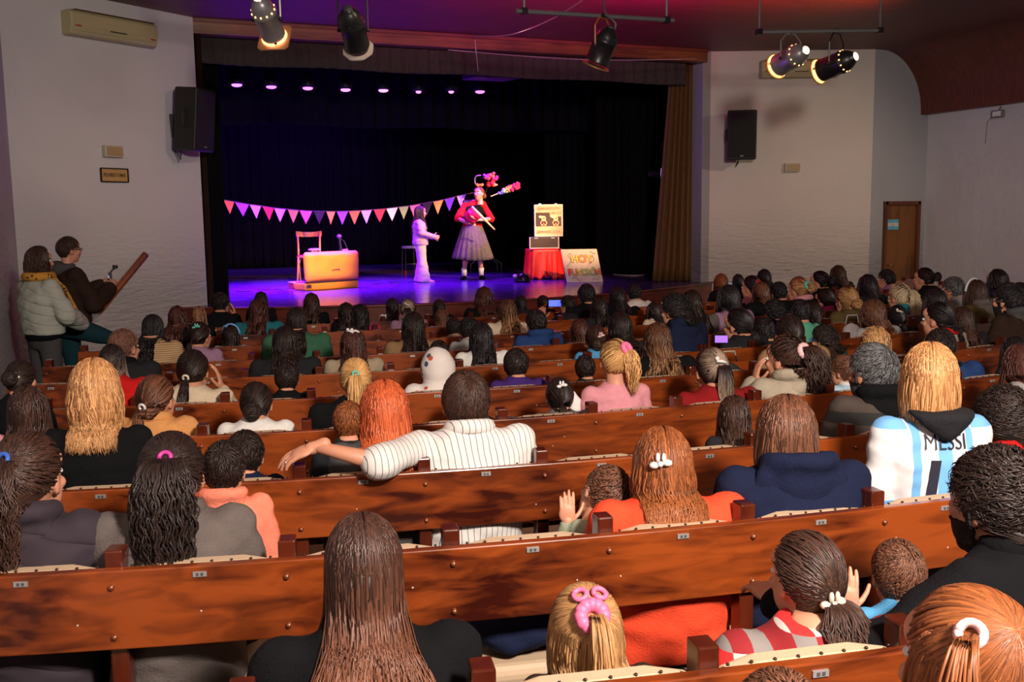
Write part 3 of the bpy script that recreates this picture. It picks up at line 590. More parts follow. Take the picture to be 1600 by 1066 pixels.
for k in range(10):
    zt = rowZ(k); px = [ANCH[k]]
    while px[0] > XL[k]+.2: px.insert(0, arcX(px[0], -.46))
    while px[-1] < XR[k]: px.append(arcX(px[-1], .46))
    x0, x1 = px[0]-.03, px[-1]+.03; xm = (x0+x1)/2; org = np.array([xm, rowY(k, xm), floorZ(rowY(k, xm))])
    if k == 0: px = [x for x in px if x > -5.9]
    lab = f'long curved varnished wooden pew, {ORD[k]} row from the camera' if k not in (0, 9) else ('varnished wooden pew at the bottom right, nearest row to the camera' if k == 0 else 'long curved varnished wooden pew closest to the stage front')
    t_ = thing('pew', lab, 'pew', tuple(org), 0, 'curved wooden pews with cream padding')
    V, F = ribbon(k, x0, x1, 0, .032, zt-.222, zt); MB().add(V-org, F).build('back_board', PW, t_, bevel=.004)
    V, F = ribbon(k, x0, x1, .13, .56, zt-.56, zt-.50); MB().add(V-org, F).build('seat_board', PW2, t_)
    V, F = ribbon(k, x0+.03, x1-.03, .125, .575, zt-.50, zt-.43); MB().add(V-org, F).build('seat_cushion', PADM, t_, bevel=.028, bseg=3)
    studs = MB(); nails = MB(); rnd = random.Random(k)
    for i, x in enumerate(px):
        t, nn = rowT(x); ang = math.atan2(t[1], t[0]); fz = floorZ(rowY(k, x)); c = np.array([x, rowY(k, x), 0])
        h = zt+.045-fz
        mb = MB().box(c+nn*.062+np.array([0, 0, (zt+.045+fz)/2])-org, (.048, .062, h), rz=ang)
        po = mb.build('post', PW2, t_, bevel=.005)
        V, F = MB().box((0, 0, 0), (.05, .5, .05), rz=ang).arr()[:2]
        for zz in (-.045, -.185):
            q = c+nn*(-.003)+np.array([0, 0, zt+zz])-org; MB().ell(q, (.009, .009, .009), 8, 6).build('bolt', BOLT, po, smooth=True)
        if k < 6: MB().box(c+nn*.35+np.array([0, 0, (zt-.56+fz)/2])-org, (.05, .06, zt-.56-fz), rz=ang).build('seat_leg', PW2, t_)
        if i < len(px)-1:
            xa, xb = arcX(x, .034), arcX(px[i+1], -.034); pm = pad_mb(k, xa, xb, zt); Vp, Fp, _ = pm.arr(); MB().add(Vp-org, Fp).build('back_pad', PADM, t_, smooth=False, bevel=.008)
            xc = (xa+xb)/2; tt, n2 = rowT(xc); q = np.array([xc, rowY(k, xc), 0])-n2*.002+np.array([0, 0, zt-.022])-org
            pl = MB().box(q, (.036, .005, .014), rz=math.atan2(tt[1], tt[0])); pb = pl.build('number_plate', PLATE, t_)
            if k < 6:
                mb = MB()
                for dx in (-.006, .006): mb.box(q-n2*.003+tt*dx, (.007, .002, .008), rz=math.atan2(tt[1], tt[0]))
                mb.build('engraving', mat('engraving_dark', (.08, .07, .07), .5), pb)
            for s in np.linspace(.03, .97, 8):
                xs1 = xa+(xb-xa)*s; t3, n3 = rowT(xs1); studs.ell(np.array([xs1, rowY(k, xs1), 0])+n3*.041+np.array([0, 0, zt-.001])-org, (.0045, .0045, .0035), 6, 4)
            for _ in range(1 if rnd.random() < .8 else 2):
                xs1 = rnd.uniform(xa, xb); t3, n3 = rowT(xs1); nails.ell(np.array([xs1, rowY(k, xs1), 0])-n3*.001+np.array([0, 0, zt-rnd.uniform(.10, .16)])-org, (.003, .002, .003), 6, 4)
    so = studs.build('upholstery_tacks', STUD, t_, smooth=True); so['kind'] = 'stuff'
    no_ = nails.build('nail_heads', WDOT, t_, smooth=True); no_['kind'] = 'stuff'
# armrest block of the nearest pew
# ------------------------------------------------------------------ heads, bodies
SKIN = {}
def skin(i):
    cs = [(.62, .30, .19), (.50, .23, .14), (.38, .17, .10), (.70, .36, .24)]
    if i not in SKIN:
        m, t, b, N, L = nt('skin_%d' % i); c = cs[i]; b.inputs['Roughness'].default_value = .5; b.inputs['Subsurface Weight'].default_value = .12; b.inputs['Subsurface Radius'].default_value = (.012, .004, .002)
        nz = N.new('ShaderNodeTexNoise'); nz.inputs['Scale'].default_value = 14; tc = N.new('ShaderNodeTexCoord'); L.new(tc.outputs['Object'], nz.inputs[0])
        mx = N.new('ShaderNodeMix'); mx.data_type = 'RGBA'; mx.inputs[6].default_value = (c[0]*.92, c[1]*.85, c[2]*.82, 1); mx.inputs[7].default_value = (*c, 1); L.new(nz.outputs[0], mx.inputs[0]); L.new(mx.outputs[2], b.inputs['Base Color'])
        SKIN[i] = m
    return SKIN[i]
LIP = mat('lips', (.42, .10, .08), .45); EYE = mat('eye_white', (.7, .7, .7), .2); IRIS = mat('iris', (.03, .015, .008), .2); BROW = mat('brow_hair', (.03, .015, .01), .8)
HEADS = {}
def head_arrays(vox):
    if vox in HEADS: return HEADS[vox]
    mb = MB(); mb.ell((0, -.012, .02), (.074, .094, .098), 28, 18); mb.ell((0, .026, -.045), (.059, .060, .070), 24, 14); mb.ell((0, .052, -.09), (.030, .026, .024), 16, 10)
    mb.ell((0, .05, .045), (.058, .042, .04), 18, 10)
    mb.tube([(0, .078, .022), (0, .092, -.008), (0, .104, -.026)], [.007, .009, .012], 10); mb.ell((0, .100, -.028), (.0135, .012, .009), 12, 8)
    for s in (-1, 1):
        mb.ell((s*.034, .062, -.022), (.024, .022, .02), 14, 9); mb.ell((s*.014, .093, -.03), (.008, .009, .007), 8, 6)
        mb.ell((s*.076, -.006, -.008), (.009, .019, .031), 14, 10, M_=np.array(Matrix.Rotation(s*.35, 3, 'Z'))); mb.ell((s*.072, .002, -.03), (.008, .010, .012), 10, 7)
    mb.ell((0, .083, -.052), (.021, .012, .0055), 12, 7); mb.ell((0, .081, -.061), (.018, .012, .006), 12, 7)
    mb.tube([(0, -.022, -.04), (0, -.026, -.10), (0, -.032, -.19)], [.053, .052, .062], 20)
    V, F, _ = mb.arr(); co, Fo = remesh(V, F, vox, 4 if vox < .008 else 2)
    mi = [0]*len(Fo)
    for i, f in enumerate(Fo):
        c = co[list(f)].mean(0)
        if abs(c[0]) < .023 and -.068 < c[2] < -.045 and c[1] > .078: mi[i] = 1
        elif .018 < abs(c[0]) < .046 and .022 < c[2] < .032 and c[1] > .06: mi[i] = 4
    mb = MB(); mb.add(co, Fo); mb.m = mi
    for s in (-1, 1): mb.ell((s*.031, .073, .006), (.0135, .0125, .0095), 12, 8, 2); mb.ell((s*.031, .0835, .006), (.0055, .003, .0055), 8, 6, 3)
    HEADS[vox] = mb.arr(); return HEADS[vox]
HANDS = {}
def hand_arrays(kind='relaxed'):
    """wrist at origin, fingers along +Z, palm facing +Y, thumb on +X"""
    if kind in HANDS: return HANDS[kind]
    mb = MB(); mb.limb([(0, 0, -.03), (0, 0, .0), (.002, 0, .02)], [.024, .023, .025], 12); mb.ell((0, -.002, .052), (.040, .015, .046), 18, 12); mb.ell((.022, .008, .03), (.016, .013, .026), 12, 8)
    curl = {'relaxed': .28, 'flat': .06, 'grip': 1.15, 'point': .1}[kind]
    for i, (x, ln) in enumerate(((.029, .070), (.010, .078), (-.009, .073), (-.027, .057))):
        p = np.array([x, 0, .088-.004*abs(i-1)]); a = (x*1.3); th = 0; pts = [p-np.array([0, 0, .02]), p.copy()]; c_ = curl if not (kind == 'point' and i > 0) else 1.1
        for seg, fr in enumerate((.45, .32, .23)):
            th += c_*(1.0 if seg else .7)*(1+.08*i); p = p+ln*fr*np.array([math.sin(a), math.sin(th), math.cos(th)*math.cos(a)]); pts.append(p.copy())
        mb.limb(pts, [.0095, .0092, .0085, .0078, .0066], 8)
    th = .5+curl*.4; p = np.array([.026, .004, .022]); pts = [p]
    for fr, ang in ((.036, .9), (.030, .6), (.024, .35)): p = p+fr*np.array([math.sin(ang), math.sin(th)*.6, math.cos(ang)]); pts.append(p)
    mb.limb(pts, [.013, .0105, .0095, .0078], 8)
    V, F, _ = mb.arr(); HANDS[kind] = remesh(V, F, .0042, 2); return HANDS[kind]
def norm(v): v = np.array(v, float); return v/(np.linalg.norm(v)+1e-9)
def place_hand(mb, wrist, direction, palm, side, kind='relaxed', s=1.):
    z = norm(direction); y = norm(np.array(palm)-z*np.dot(palm, z)); x = np.cross(y, z)*(1 if side > 0 else 1); V, F = hand_arrays(kind); V = V*s
    if side > 0: V = V*np.array([-1, 1, 1]); F = [tuple(reversed(f)) for f in F]
    mb.add(np.array(wrist)+V@np.array([x, y, z]), F)
# pose: joints of an adult; z=0 at the seat (or floor when standing)
def sit_pose(**kw):
    p = dict(head=(0, .075, .745), neck=(0, .0, .660), chest=(0, -.01, .46), hip=(0, .03, .09), shw=.185, seated=True,
             sh=[(-.172, -.0, .585), (.172, -.0, .585)], el=[(-.225, .05, .27), (.225, .05, .27)], wr=[(-.12, .25, .17), (.12, .25, .17)],
             hj=[(-.09, .03, .085), (.09, .03, .085)], kn=[(-.11, .42, .11), (.11, .42, .11)], an=[(-.11, .44, -.33), (.11, .44, -.33)],
             palm=[(0, 0, -1), (0, 0, -1)], hd=[(.4, 1, -.2), (-.4, 1, -.2)], hk=['relaxed', 'relaxed'], W=1., skirt=False)
    p.update(kw); return p
def stand_pose(**kw):
    p = dict(head=(0, .02, 1.53), neck=(0, -.01, 1.375), chest=(0, -.01, 1.2), hip=(0, 0, .88), shw=.185, seated=False,
             sh=[(-.175, -.01, 1.31), (.175, -.01, 1.31)], el=[(-.225, -.01, 1.04), (.225, -.01, 1.04)], wr=[(-.23, .08, .82), (.23, .08, .82)],
             hj=[(-.085, 0, .86), (.085, 0, .86)], kn=[(-.09, .01, .47), (.09, .01, .47)], an=[(-.095, -.01, .07), (.095, -.01, .07)],
             palm=[(1, 0, 0), (-1, 0, 0)], hd=[(0, .25, -1), (0, .25, -1)], hk=['relaxed', 'relaxed'], W=1., skirt=False)
    p.update(kw); return p
def lerp(a, b, t): return np.array(a)*(1-t)+np.array(b)*t
def top_arrays(p, infl=.012, sleeve='long', hem=None, vox=.014, wr=.010, collar=.0, puff=0.):
    mb = MB(); W = p['W']; nk, ch, hp = [np.array(p[k], float) for k in ('neck', 'chest', 'hip')]; i = infl
    hem = hem if hem is not None else 0.
    base = hp+np.array([0, 0, -.06-hem])
    secs = [(base, (.172+i)*W, .118+i), (hp+np.array([0, 0, .04]), (.168+i)*W, .12+i), (lerp(hp, ch, .45), (.148+i+puff)*W, .108+i+puff), (lerp(hp, ch, .8), (.160+i+puff)*W, .112+i+puff), (ch, (.176+i+puff)*W, .113+i+puff), (lerp(ch, nk, .42), (.188+i)*W, .100+i), (lerp(ch, nk, .68), (.165+i)*W, .082+i), (lerp(ch, nk, .86), (.115+i)*W, .070+i), (nk+np.array([0, 0, -.012]), .085+i, .062+i), (nk+np.array([0, .005, .012+collar]), .064+i, .058+i)]
    mb.loft(secs, 28, power=2.3)
    for s in (0, 1):
        a, e, w_ = [np.array(p[k][s], float) for k in ('sh', 'el', 'wr')]; a = a*np.array([W, 1, 1])
        r = (.050+i, .045+i+puff, .033+i+puff*.5)
        ends = {'long': 1., 'short': None, 'none': None, 'mid': .25}[sleeve]
        mb.ell(a, (r[0]*1.02,)*3, 14, 10)
        if sleeve == 'long': mb.limb([a, lerp(a, e, .5), e, lerp(e, w_, .5), lerp(e, w_, .97)], [r[0], r[0]*.93, r[1], (r[1]+r[2])/2, r[2]], 14)
        elif sleeve == 'mid': mb.limb([a, lerp(a, e, .5), lerp(a, e, .98)], [r[0]*1.03, r[0]*1.0, r[1]*1.12], 14)
        elif sleeve == 'short': mb.limb([a, lerp(a, e, .55)], [r[0], r[1]*1.2], 14)
    V, F, _ = mb.arr(); V, F = remesh(V, F, vox, 5, wr)
    return V, F
def body_arrays(p, head_vox, yaw, hs, bs, pitch=0., roll=0., arms=True, hands=True, legs=False):
    """one mesh: head turned and scaled, neck, trunk core, arms, hands; body scale bs (vector)"""
    mb = MB(); W = p['W']; nk, ch, hp = [np.array(p[k], float) for k in ('neck', 'chest', 'hip')]
    mb.loft([(hp+np.array([0, 0, -.05]), .155*W, .105), (lerp(hp, ch, .5), .135*W, .095), (ch, .16*W, .10), (lerp(ch, nk, .5), .165*W, .08), (nk+np.array([0, 0, -.02]), .075, .055), (nk+np.array([0, .0, .03]), .05, .05)], 18)
    for s in (0, 1):
        a, e, w_ = [np.array(p[k][s], float) for k in ('sh', 'el', 'wr')]; a = a*np.array([W, 1, 1])
        mb.limb([a, lerp(a, e, .5), e, lerp(e, w_, .35), w_], [.052, .045, .037, .036, .024], 12)
        if legs:
            h, kk, an = [np.array(p[q][s], float) for q in ('hj', 'kn', 'an')]; mb.limb([h, lerp(h, kk, .5), kk, lerp(kk, an, .35), an], [.078, .066, .048, .05, .033], 12)
    V, F, _ = mb.arr(); V = V*np.array(bs); out = MB().add(V, F)
    if hands:
        for s in (0, 1): place_hand(out, np.array(p['wr'][s])*np.array(bs), p['hd'][s], p['palm'][s], s, p['hk'][s], min(1., max(.7, bs[0])))
    HV, HF, HM = head_arrays(head_vox); R = np.array(Matrix.Rotation(-yaw, 3, 'Z') @ Matrix.Rotation(roll, 3, 'Y') @ Matrix.Rotation(-pitch, 3, 'X'))
    out.add(HV*hs@R.T+np.array(p['head'])*np.array(bs), HF); out.m = out.m[:-len(HF)]+list(HM)
    return out.arr()
def trousers_arrays(p, infl=.012, shoe=True, vox=.016):
    mb = MB(); W = p['W']; hp = np.array(p['hip'], float)
    mb.loft([(hp+np.array([0, .0, -.10]), .14*W, .10), (hp+np.array([0, 0, -.04]), .168*W, .118), (hp+np.array([0, 0, .08]), .158*W, .112)], 22)
    for s in (0, 1):
        h, kk, an = [np.array(p[q][s], float) for q in ('hj', 'kn', 'an')]; mb.limb([h, lerp(h, kk, .5), kk, lerp(kk, an, .5), an+np.array([0, 0, .03])], [.086+infl, .072+infl, .054+infl, .05+infl, .046+infl], 14)
    V, F, _ = mb.arr(); return remesh(V, F, vox, 4, .004)
def shoe_arrays(an, d=(0, 1), L_=.25):
    d = norm((*d, 0)); a = np.array(an, float); mb = MB(); mb.ell(a+np.array([0, 0, -.015]), (.042, .046, .05), 14, 9); mb.ell(a+d*.10+np.array([0, 0, -.04]), (.042, .10, .032), 16, 9, M_=np.array(Matrix.Rotation(math.atan2(d[1], d[0])-math.pi/2, 3, 'Z'))); mb.ell(a-d*.01+np.array([0, 0, -.045]), (.040, .055, .028), 14, 8)
    V, F, _ = mb.arr(); V[:, 2] = np.maximum(V[:, 2], a[2]-.069); return remesh(V, F, .008, 2)
TOPS = {}
def top_mesh(key, p, **kw):
    if key not in TOPS: V, F = top_arrays(p, **kw); TOPS[key] = mesh('top_'+key, V, F, None, True)
    return TOPS[key]
# ------------------------------------------------------------------ hair
HC = np.array([0, -.012, .02]); HR_ = np.array([.084, .103, .106])
def hair_ok(az, el, cover=0):      # az 0 = back of the head, +-180 = face
    a = abs(az)
    lo = -46 if a < 62 else (-46+(a-62)*1.5 if a < 84 else (-13+(a-84)*.9 if a < 112 else 12+(a-112)*1.1))
    if cover and a < 118: lo = -55
    return el > min(lo, 46)
def sph(az, el):
    a = math.radians(az); e = math.radians(el); return np.array([math.sin(a)*math.cos(e), -math.cos(a)*math.cos(e), math.sin(e)])
HAIR = {}
def sstep(a, b, x): t = min(1, max(0, (x-a)/(b-a))); return t*t*(3-2*t)
def hair_mesh(style, lod, seed=0):
    key = (style, lod, seed)
    if key in HAIR: return HAIR[key]
    rnd = random.Random(hash(style) % 1000 if False else sum(map(ord, style))*13+seed*7+lod); VV = []; FF = []; TO = []; AL = []; ST = []; cnt = [0]
    def emit(V, F, tone, along, st): FF.extend([tuple([i+cnt[0] for i in f]) for f in F]); VV.append(np.asarray(V, float).reshape(-1, 3)); TO.extend(tone); AL.extend(along); ST.extend(st); cnt[0] += len(V)
    nring = {0: 9, 1: 12, 2: 18}[lod]+(8 if 'curl' in style and lod > 0 and 'short' not in style else 0); ns = {0: 3, 1: 3, 2: 4}[lod]; WK = {0: .75, 1: .55, 2: .42}[lod]; TK = {0: .6, 1: .4, 2: .3}[lod]
    LOCKF = [(j*ns+i, j*ns+(i+1) % ns, (j+1)*ns+(i+1) % ns, (j+1)*ns+i) for j in range(nring-1) for i in range(ns)]+[tuple(range(ns-1, -1, -1)), tuple(range((nring-1)*ns, nring*ns))]
    def lock(pts, w_, tk, tone, taper=True, lift=None):
        w_ = w_*WK; tk = tk*TK
        pts = np.array(pts); k = len(pts); nr = nring
        idx = np.linspace(0, k-1, nr); ii = idx.astype(int).clip(0, k-2); fr = (idx-ii)[:, None]; P = pts[ii]*(1-fr)+pts[ii+1]*fr
        T = np.gradient(P, axis=0); T /= np.linalg.norm(T, axis=1)[:, None]+1e-9; L_ = np.linalg.norm(np.diff(P, axis=0), axis=1).sum(); r0 = rnd.random()*20
        s = np.arange(nr)/(nr-1); o = P-HC; o[:, 2] *= .25; o = o-T*(T*o).sum(1)[:, None]; o /= np.linalg.norm(o, axis=1)[:, None]+1e-9; sd = np.cross(T, o)
        ww = w_*(.65+.35*np.sin(np.minimum(1, s*2)*math.pi/2))*((1-s**3*.9) if taper else 1)
        q = 2*math.pi*(np.arange(ns)+.5)/ns; V = P[:, None, :]+sd[:, None, :]*(np.cos(q)[None, :, None]*ww[:, None, None])+o[:, None, :]*(np.sin(q)[None, :, None]*(tk*ww/w_)[:, None, None])
        al = np.repeat(s, ns); st = np.stack([np.tile(r0+np.cos(q)*1.2, nr), np.repeat(s*L_*7, ns), np.full(nr*ns, r0*.37)], 1)
        emit(V.reshape(-1, 3), LOCKF, [tone]*(nr*ns), al.tolist(), st.tolist())
    long_ = style in ('long', 'wavy', 'curly_long', 'longish', 'straight_long'); bob = style in ('bob', 'bobwavy', 'curly_bob')
    # base cap
    sc = {'short': 1.0, 'buzz': .97}.get(style, 1.0); nu, nv = (40, 22) if lod > 0 else (24, 14); idx = {}; V = []; F = []; st = []
    for j in range(nv+1):
        for i in range(nu):
            az = -180+360*i/nu; el = -60+150*j/nv; p = HC+sph(az, el)*HR_*sc*(.985 if hair_ok(az, el, long_ or bob) else .90)
            V.append(p); st.append((az*.25, el*.02, 0))
    keep = []
    for j in range(nv):
        for i in range(nu):
            az = -180+360*(i+.5)/nu; el = -60+150*(j+.5)/nv
            if hair_ok(az, el+4, long_ or bob): keep.append((j*nu+i, j*nu+(i+1) % nu, (j+1)*nu+(i+1) % nu, (j+1)*nu+i))
    emit(V, keep, [.25]*len(V), [0.]*len(V), st)
    def surf(u_, lift=1.): return HC+u_*HR_*lift
    def flow_to(u_, tgt, n, lift0=1.0, lift1=1.03):   # great circle from u_ to tgt
        out = []; d = math.acos(max(-1, min(1, float(np.dot(u_, tgt)))))
        for j in range(n+1): t = j/n; q = (math.sin((1-t)*d)*u_+math.sin(t*d)*tgt)/math.sin(d) if d > 1e-3 else u_; out.append(surf(q, lift0+(lift1-lift0)*t))
        return out
    N = {0: .8, 1: 1.9, 2: 4.2}[lod]; wl = {0: 1.7, 1: 1.15, 2: .85}[lod]
    if style in ('short', 'buzz', 'curly_short', 'pixie'):
        n = int({'short': 520, 'buzz': 380, 'curly_short': 560, 'pixie': 480}[style]*N); wh = sph(8, 58)
        for _ in range(n):
            for __ in range(30):
                az = rnd.uniform(-180, 180); el = math.degrees(math.asin(rnd.uniform(-.75, 1)))
                if hair_ok(az, el): break
            u_ = sph(az, el); tau = u_-wh*1.0; tau = tau-u_*np.dot(tau, u_); tau /= np.linalg.norm(tau)+1e-6; jit = np.array([rnd.gauss(0, {'curly_short': .6, 'buzz': .07}.get(style, .22)) for _ in range(3)]); tau = tau+jit-u_*np.dot(jit, u_)
            L_ = (.45 if 58 < abs(az) < 125 and el < 20 else 1)*{'short': .5, 'buzz': .34, 'curly_short': .5, 'pixie': .75}[style]*rnd.uniform(.7, 1.2)*(.6 if el < -10 else 1); pts = []; k = 7; ph = rnd.uniform(0, 6.3); amp = {'curly_short': .010}.get(style, .003)
            l0, l1 = {'short': (1.0, 1.055), 'buzz': (1.004, 1.014), 'curly_short': (1.0, 1.10), 'pixie': (1.0, 1.06)}[style]
            l1 = 1+(l1-1)*rnd.uniform(.5, 1.3)*(.45 if el < 0 else 1)*(.3 if 58 < abs(az) < 125 and el < 22 else 1)
            for j in range(k+1):
                t = j/k; q = u_+tau*L_*t; q = q/np.linalg.norm(q); p = surf(q, l0+(l1-l0)*t); sd = np.cross(tau, u_); p = p+sd*amp*math.sin(ph+t*6)+u_*amp*.6*math.cos(ph+t*6); pts.append(p)
            lock(pts, .0085*wl*(.9 if 'curly' in style else 1), .004*wl, rnd.random())
    elif long_ or bob:
        Lh = {'long': .40, 'wavy': .36, 'curly_long': .40, 'longish': .30, 'straight_long': .52, 'bob': .17, 'bobwavy': .22, 'curly_bob': .19}[style]; wav = {'wavy': .010, 'curly_long': .011, 'bobwavy': .009, 'curly_bob': .014, 'long': .006, 'straight_long': .006}.get(style, .003)
        fq = {'curly_long': 17, 'curly_bob': 20, 'bobwavy': 13}.get(style, 9); n = int((330 if long_ else 300)*N)
        for q_ in range(n):
            az = rnd.uniform(-124, 124) if rnd.random() < .8 else rnd.uniform(-60, 60); t0 = rnd.random()
            if rnd.random() < .55: start = norm(np.array([math.copysign(.05, az), rnd.uniform(-.45, .55), 1]))
            else:
                el0 = rnd.uniform(-20, 70); start = sph(az, el0)
                if not hair_ok(az, el0, 0): continue
            el_end = rnd.uniform(-12, 2); tgt = sph(az, el_end)
            dk = math.acos(max(-1, min(1, float(np.dot(start, tgt))))); lf = 1.02+.05*rnd.random(); pts = flow_to(start, tgt, max(3, int(dk/.18)), 1.01, lf)
            p = pts[-1].copy(); side = abs(math.sin(math.radians(az))); Lk = Lh*rnd.uniform(.82, 1.08)*(.9 if abs(az) > 80 else 1)
            if bob: Lk = (Lh-.02)*rnd.uniform(.88, 1.05)
            ph = rnd.uniform(0, 6.3); ph2 = rnd.uniform(0, 6.3); steps = 22; h = Lk/steps; x0 = p[0]; y0 = p[1]; yb = -.14-.03*rnd.random(); spread = rnd.uniform(.75, 1.12 if style != 'straight_long' else 1.55); ax_ = rnd.uniform(-.012, .012)
            for j in range(1, steps+1):
                z = p[2]-j*h; q = sstep(-.06, -.24, z); am = wav*min(1, j/6)
                if bob: x = x0*(1-.18*sstep(-.05, -.15, z)*(rnd.random()*.15+.9)); y = y0+(.012 if y0 < 0 else -.004)*sstep(-.07, -.16, z)
                elif abs(az) < 96: x = x0*(1-.10*math.sin(math.pi*sstep(-.02, -.22, z)))*(1+(spread-1)*q); y = y0*(1-q)+min(yb, y0)*q if y0 > yb else y0; y -= .008*sstep(-.24, -.4, z)
                else: x = x0*(1+.25*q); y = y0+.05*q
                pts.append(np.array([x+am*math.sin(ph+fq*j*h*3)+ax_*j/steps, y+am*math.cos(ph2+fq*j*h*3)*.8, z]))
            lock(pts, .0125*wl*rnd.uniform(.7, 1.2), .0055*wl, rnd.random())
        if long_:   # inner mass so the curtain is not see-through
            V = []; m_ = 14; r_ = 9
            for j in range(r_):
                z = -.02-(Lh-.10)*j/(r_-1); q = sstep(-.06, -.24, z); yy = -.06*(1-q)-.12*q
                for i in range(m_): a = 2*math.pi*i/m_; V.append((math.cos(a)*.072*(1-.3*sstep(-.2, -Lh, z)), yy+math.sin(a)*.022, z))
            F = [(j*m_+i, j*m_+(i+1) % m_, (j+1)*m_+(i+1) % m_, (j+1)*m_+i) for j in range(r_-1) for i in range(m_)]+[tuple(range(m_))]
            emit(V, F, [.1]*len(V), [.3+.5*(v[2]/-Lh) for v in V], [(v[0]*90, v[2]*9, 0) for v in V])
    else:   # gathered styles: ponytails, buns
        base = style.split('_')[0]
        Tel, Taz = {'pony': (18, 0), 'ponylow': (-20, 0), 'ponycurl': (32, 0), 'highpony': (52, 0), 'sidepony': (30, 38), 'bun': (6, 0), 'bunlow': (-14, 0), 'halfup': (40, 0), 'pigtails': (45, 0)}[base]
        T = sph(Taz, Tel); n = int(230*N)
        for _ in range(n):
            r = rnd.random()
            for __ in range(30):
                az = rnd.uniform(-180, 180); el = math.degrees(math.asin(rnd.uniform(-.78, .95)))
                if hair_ok(az, el) and (r > .5 or not hair_ok(az, el-16)): break
            u_ = sph(az, el); tone = rnd.random(); pts = flow_to(u_, T, 8, 1.0, 1.03); am = .012 if 'curl' in style else .003; ph = rnd.uniform(0, 6); pts = [p+np.array([math.sin(ph+j), 0, math.cos(ph+j)])*am*.5*min(1, (len(pts)-j)/4) for j, p in enumerate(pts)]
            lock(pts, .011*wl, .0045*wl, tone, taper=False)
        Tp = surf(T, 1.06)
        if base in ('bun', 'bunlow'):
            cb = surf(T, 1.30); rb = .043
            V0, F0, _ = MB().ell(cb, (rb, rb*.8, rb), 16, 10).arr(); emit(list(V0), F0, [.3]*len(V0), [.5]*len(V0), [(v[0]*120, v[2]*120, 0) for v in V0])
            for _ in range(int(46*N)+10):
                ax = norm([rnd.gauss(0, 1), rnd.gauss(0, .6), rnd.gauss(0, 1)]); e1 = norm(np.cross(ax, (0, 1, .3))); e2 = np.cross(ax, e1); s0 = rnd.uniform(0, 6); pts = [cb+(e1*math.cos(s0+q*.5)+e2*math.sin(s0+q*.5))*(rb+rnd.uniform(.001, .006))*np.array([1, .85, 1]) for q in range(9)]
                lock(pts, .007*wl, .004*wl, rnd.random())
        else:
            tails = [(Tp, T)] if base != 'pigtails' else [(surf(sph(52, 40), 1.06), sph(52, 40)), (surf(sph(-52, 40), 1.06), sph(-52, 40))]
            for Tq, Tn in tails:
                Lt = {'pony': .30, 'ponylow': .30, 'ponycurl': .42, 'highpony': .28, 'sidepony': .26, 'halfup': .42, 'pigtails': .3}[base]; curl = 'curl' in style; nt_ = int((80 if not curl else 120)*N)+8; wid = .030 if not curl else .060
                if 'thick' in style: wid *= 1.5
                for _ in range(nt_):
                    a = rnd.uniform(0, 6.3); rr = math.sqrt(rnd.random()); L_ = Lt*rnd.uniform(.7, 1.08); ph = rnd.uniform(0, 6.3); ph2 = rnd.uniform(0, 6.3); tone = rnd.random(); pts = [Tq-Tn*.03]; st_ = 24; v = Tn*1.0+np.array([0, 0, .15]); p = Tq.copy()
                    for j in range(st_):
                        s = j/st_; v = v*.72+np.array([0, 0, -1])*.28*1.3; v = norm(v); p = p+v*L_/st_; q = sstep(-.06, -.24, p[2]); p[1] = max(min(p[1], -.09-.065*q), -.178) if abs(Tn[0]) < .3 else p[1]
                        prof = wid*math.sin(math.pi*min(1, .12+s*.75))**.7*(1-.35*s*s); am = (.009 if curl else (.006 if 'wave' in style else .002))*min(1, s*4); fq = 22 if curl else 14
                        pts.append(p+np.array([math.cos(a)*rr*prof+am*math.sin(ph+fq*s*L_*4), -abs(math.sin(a))*rr*prof*.8+am*math.cos(ph2+fq*s*L_*4), math.sin(ph)*am*.5]))
                    lock(pts, (.008 if curl else .0085)*wl, .0045*wl, tone)
            if base in ('halfup', 'pigtails'):
                for q_ in range(int(260*N)):
                    az = rnd.uniform(-105, 105); tgt = sph(az, rnd.uniform(-15, 0)); start = sph(az*.9, rnd.uniform(10, 40)); pts = flow_to(start, tgt, 4, 1.0, 1.04); p = pts[-1].copy(); x0, y0 = p[0], p[1]; Lk = .36*rnd.uniform(.8, 1.08); yb = -.14-.03*rnd.random(); ph = rnd.uniform(0, 6)
                    for j in range(1, 19):
                        z = p[2]-j*Lk/18; q = sstep(-.06, -.24, z); pts.append(np.array([x0*(1-.06*q)+.004*math.sin(ph+j*.7), (y0*(1-q)+min(yb, y0)*q), z]))
                    lock(pts, .0125*wl, .0055*wl, rnd.random())
    me = mesh('hair_'+style, np.vstack(VV), FF, None, True)
    for nm, ty, data in (('tone', 'FLOAT', TO), ('along', 'FLOAT', AL)):
        at = me.attributes.new(nm, ty, 'POINT'); at.data.foreach_set('value', np.array(data, dtype=np.float32))
    at = me.attributes.new('strand', 'FLOAT_VECTOR', 'POINT'); at.data.foreach_set('vector', np.array(ST, dtype=np.float32).ravel())
    HAIR[key] = me; return me
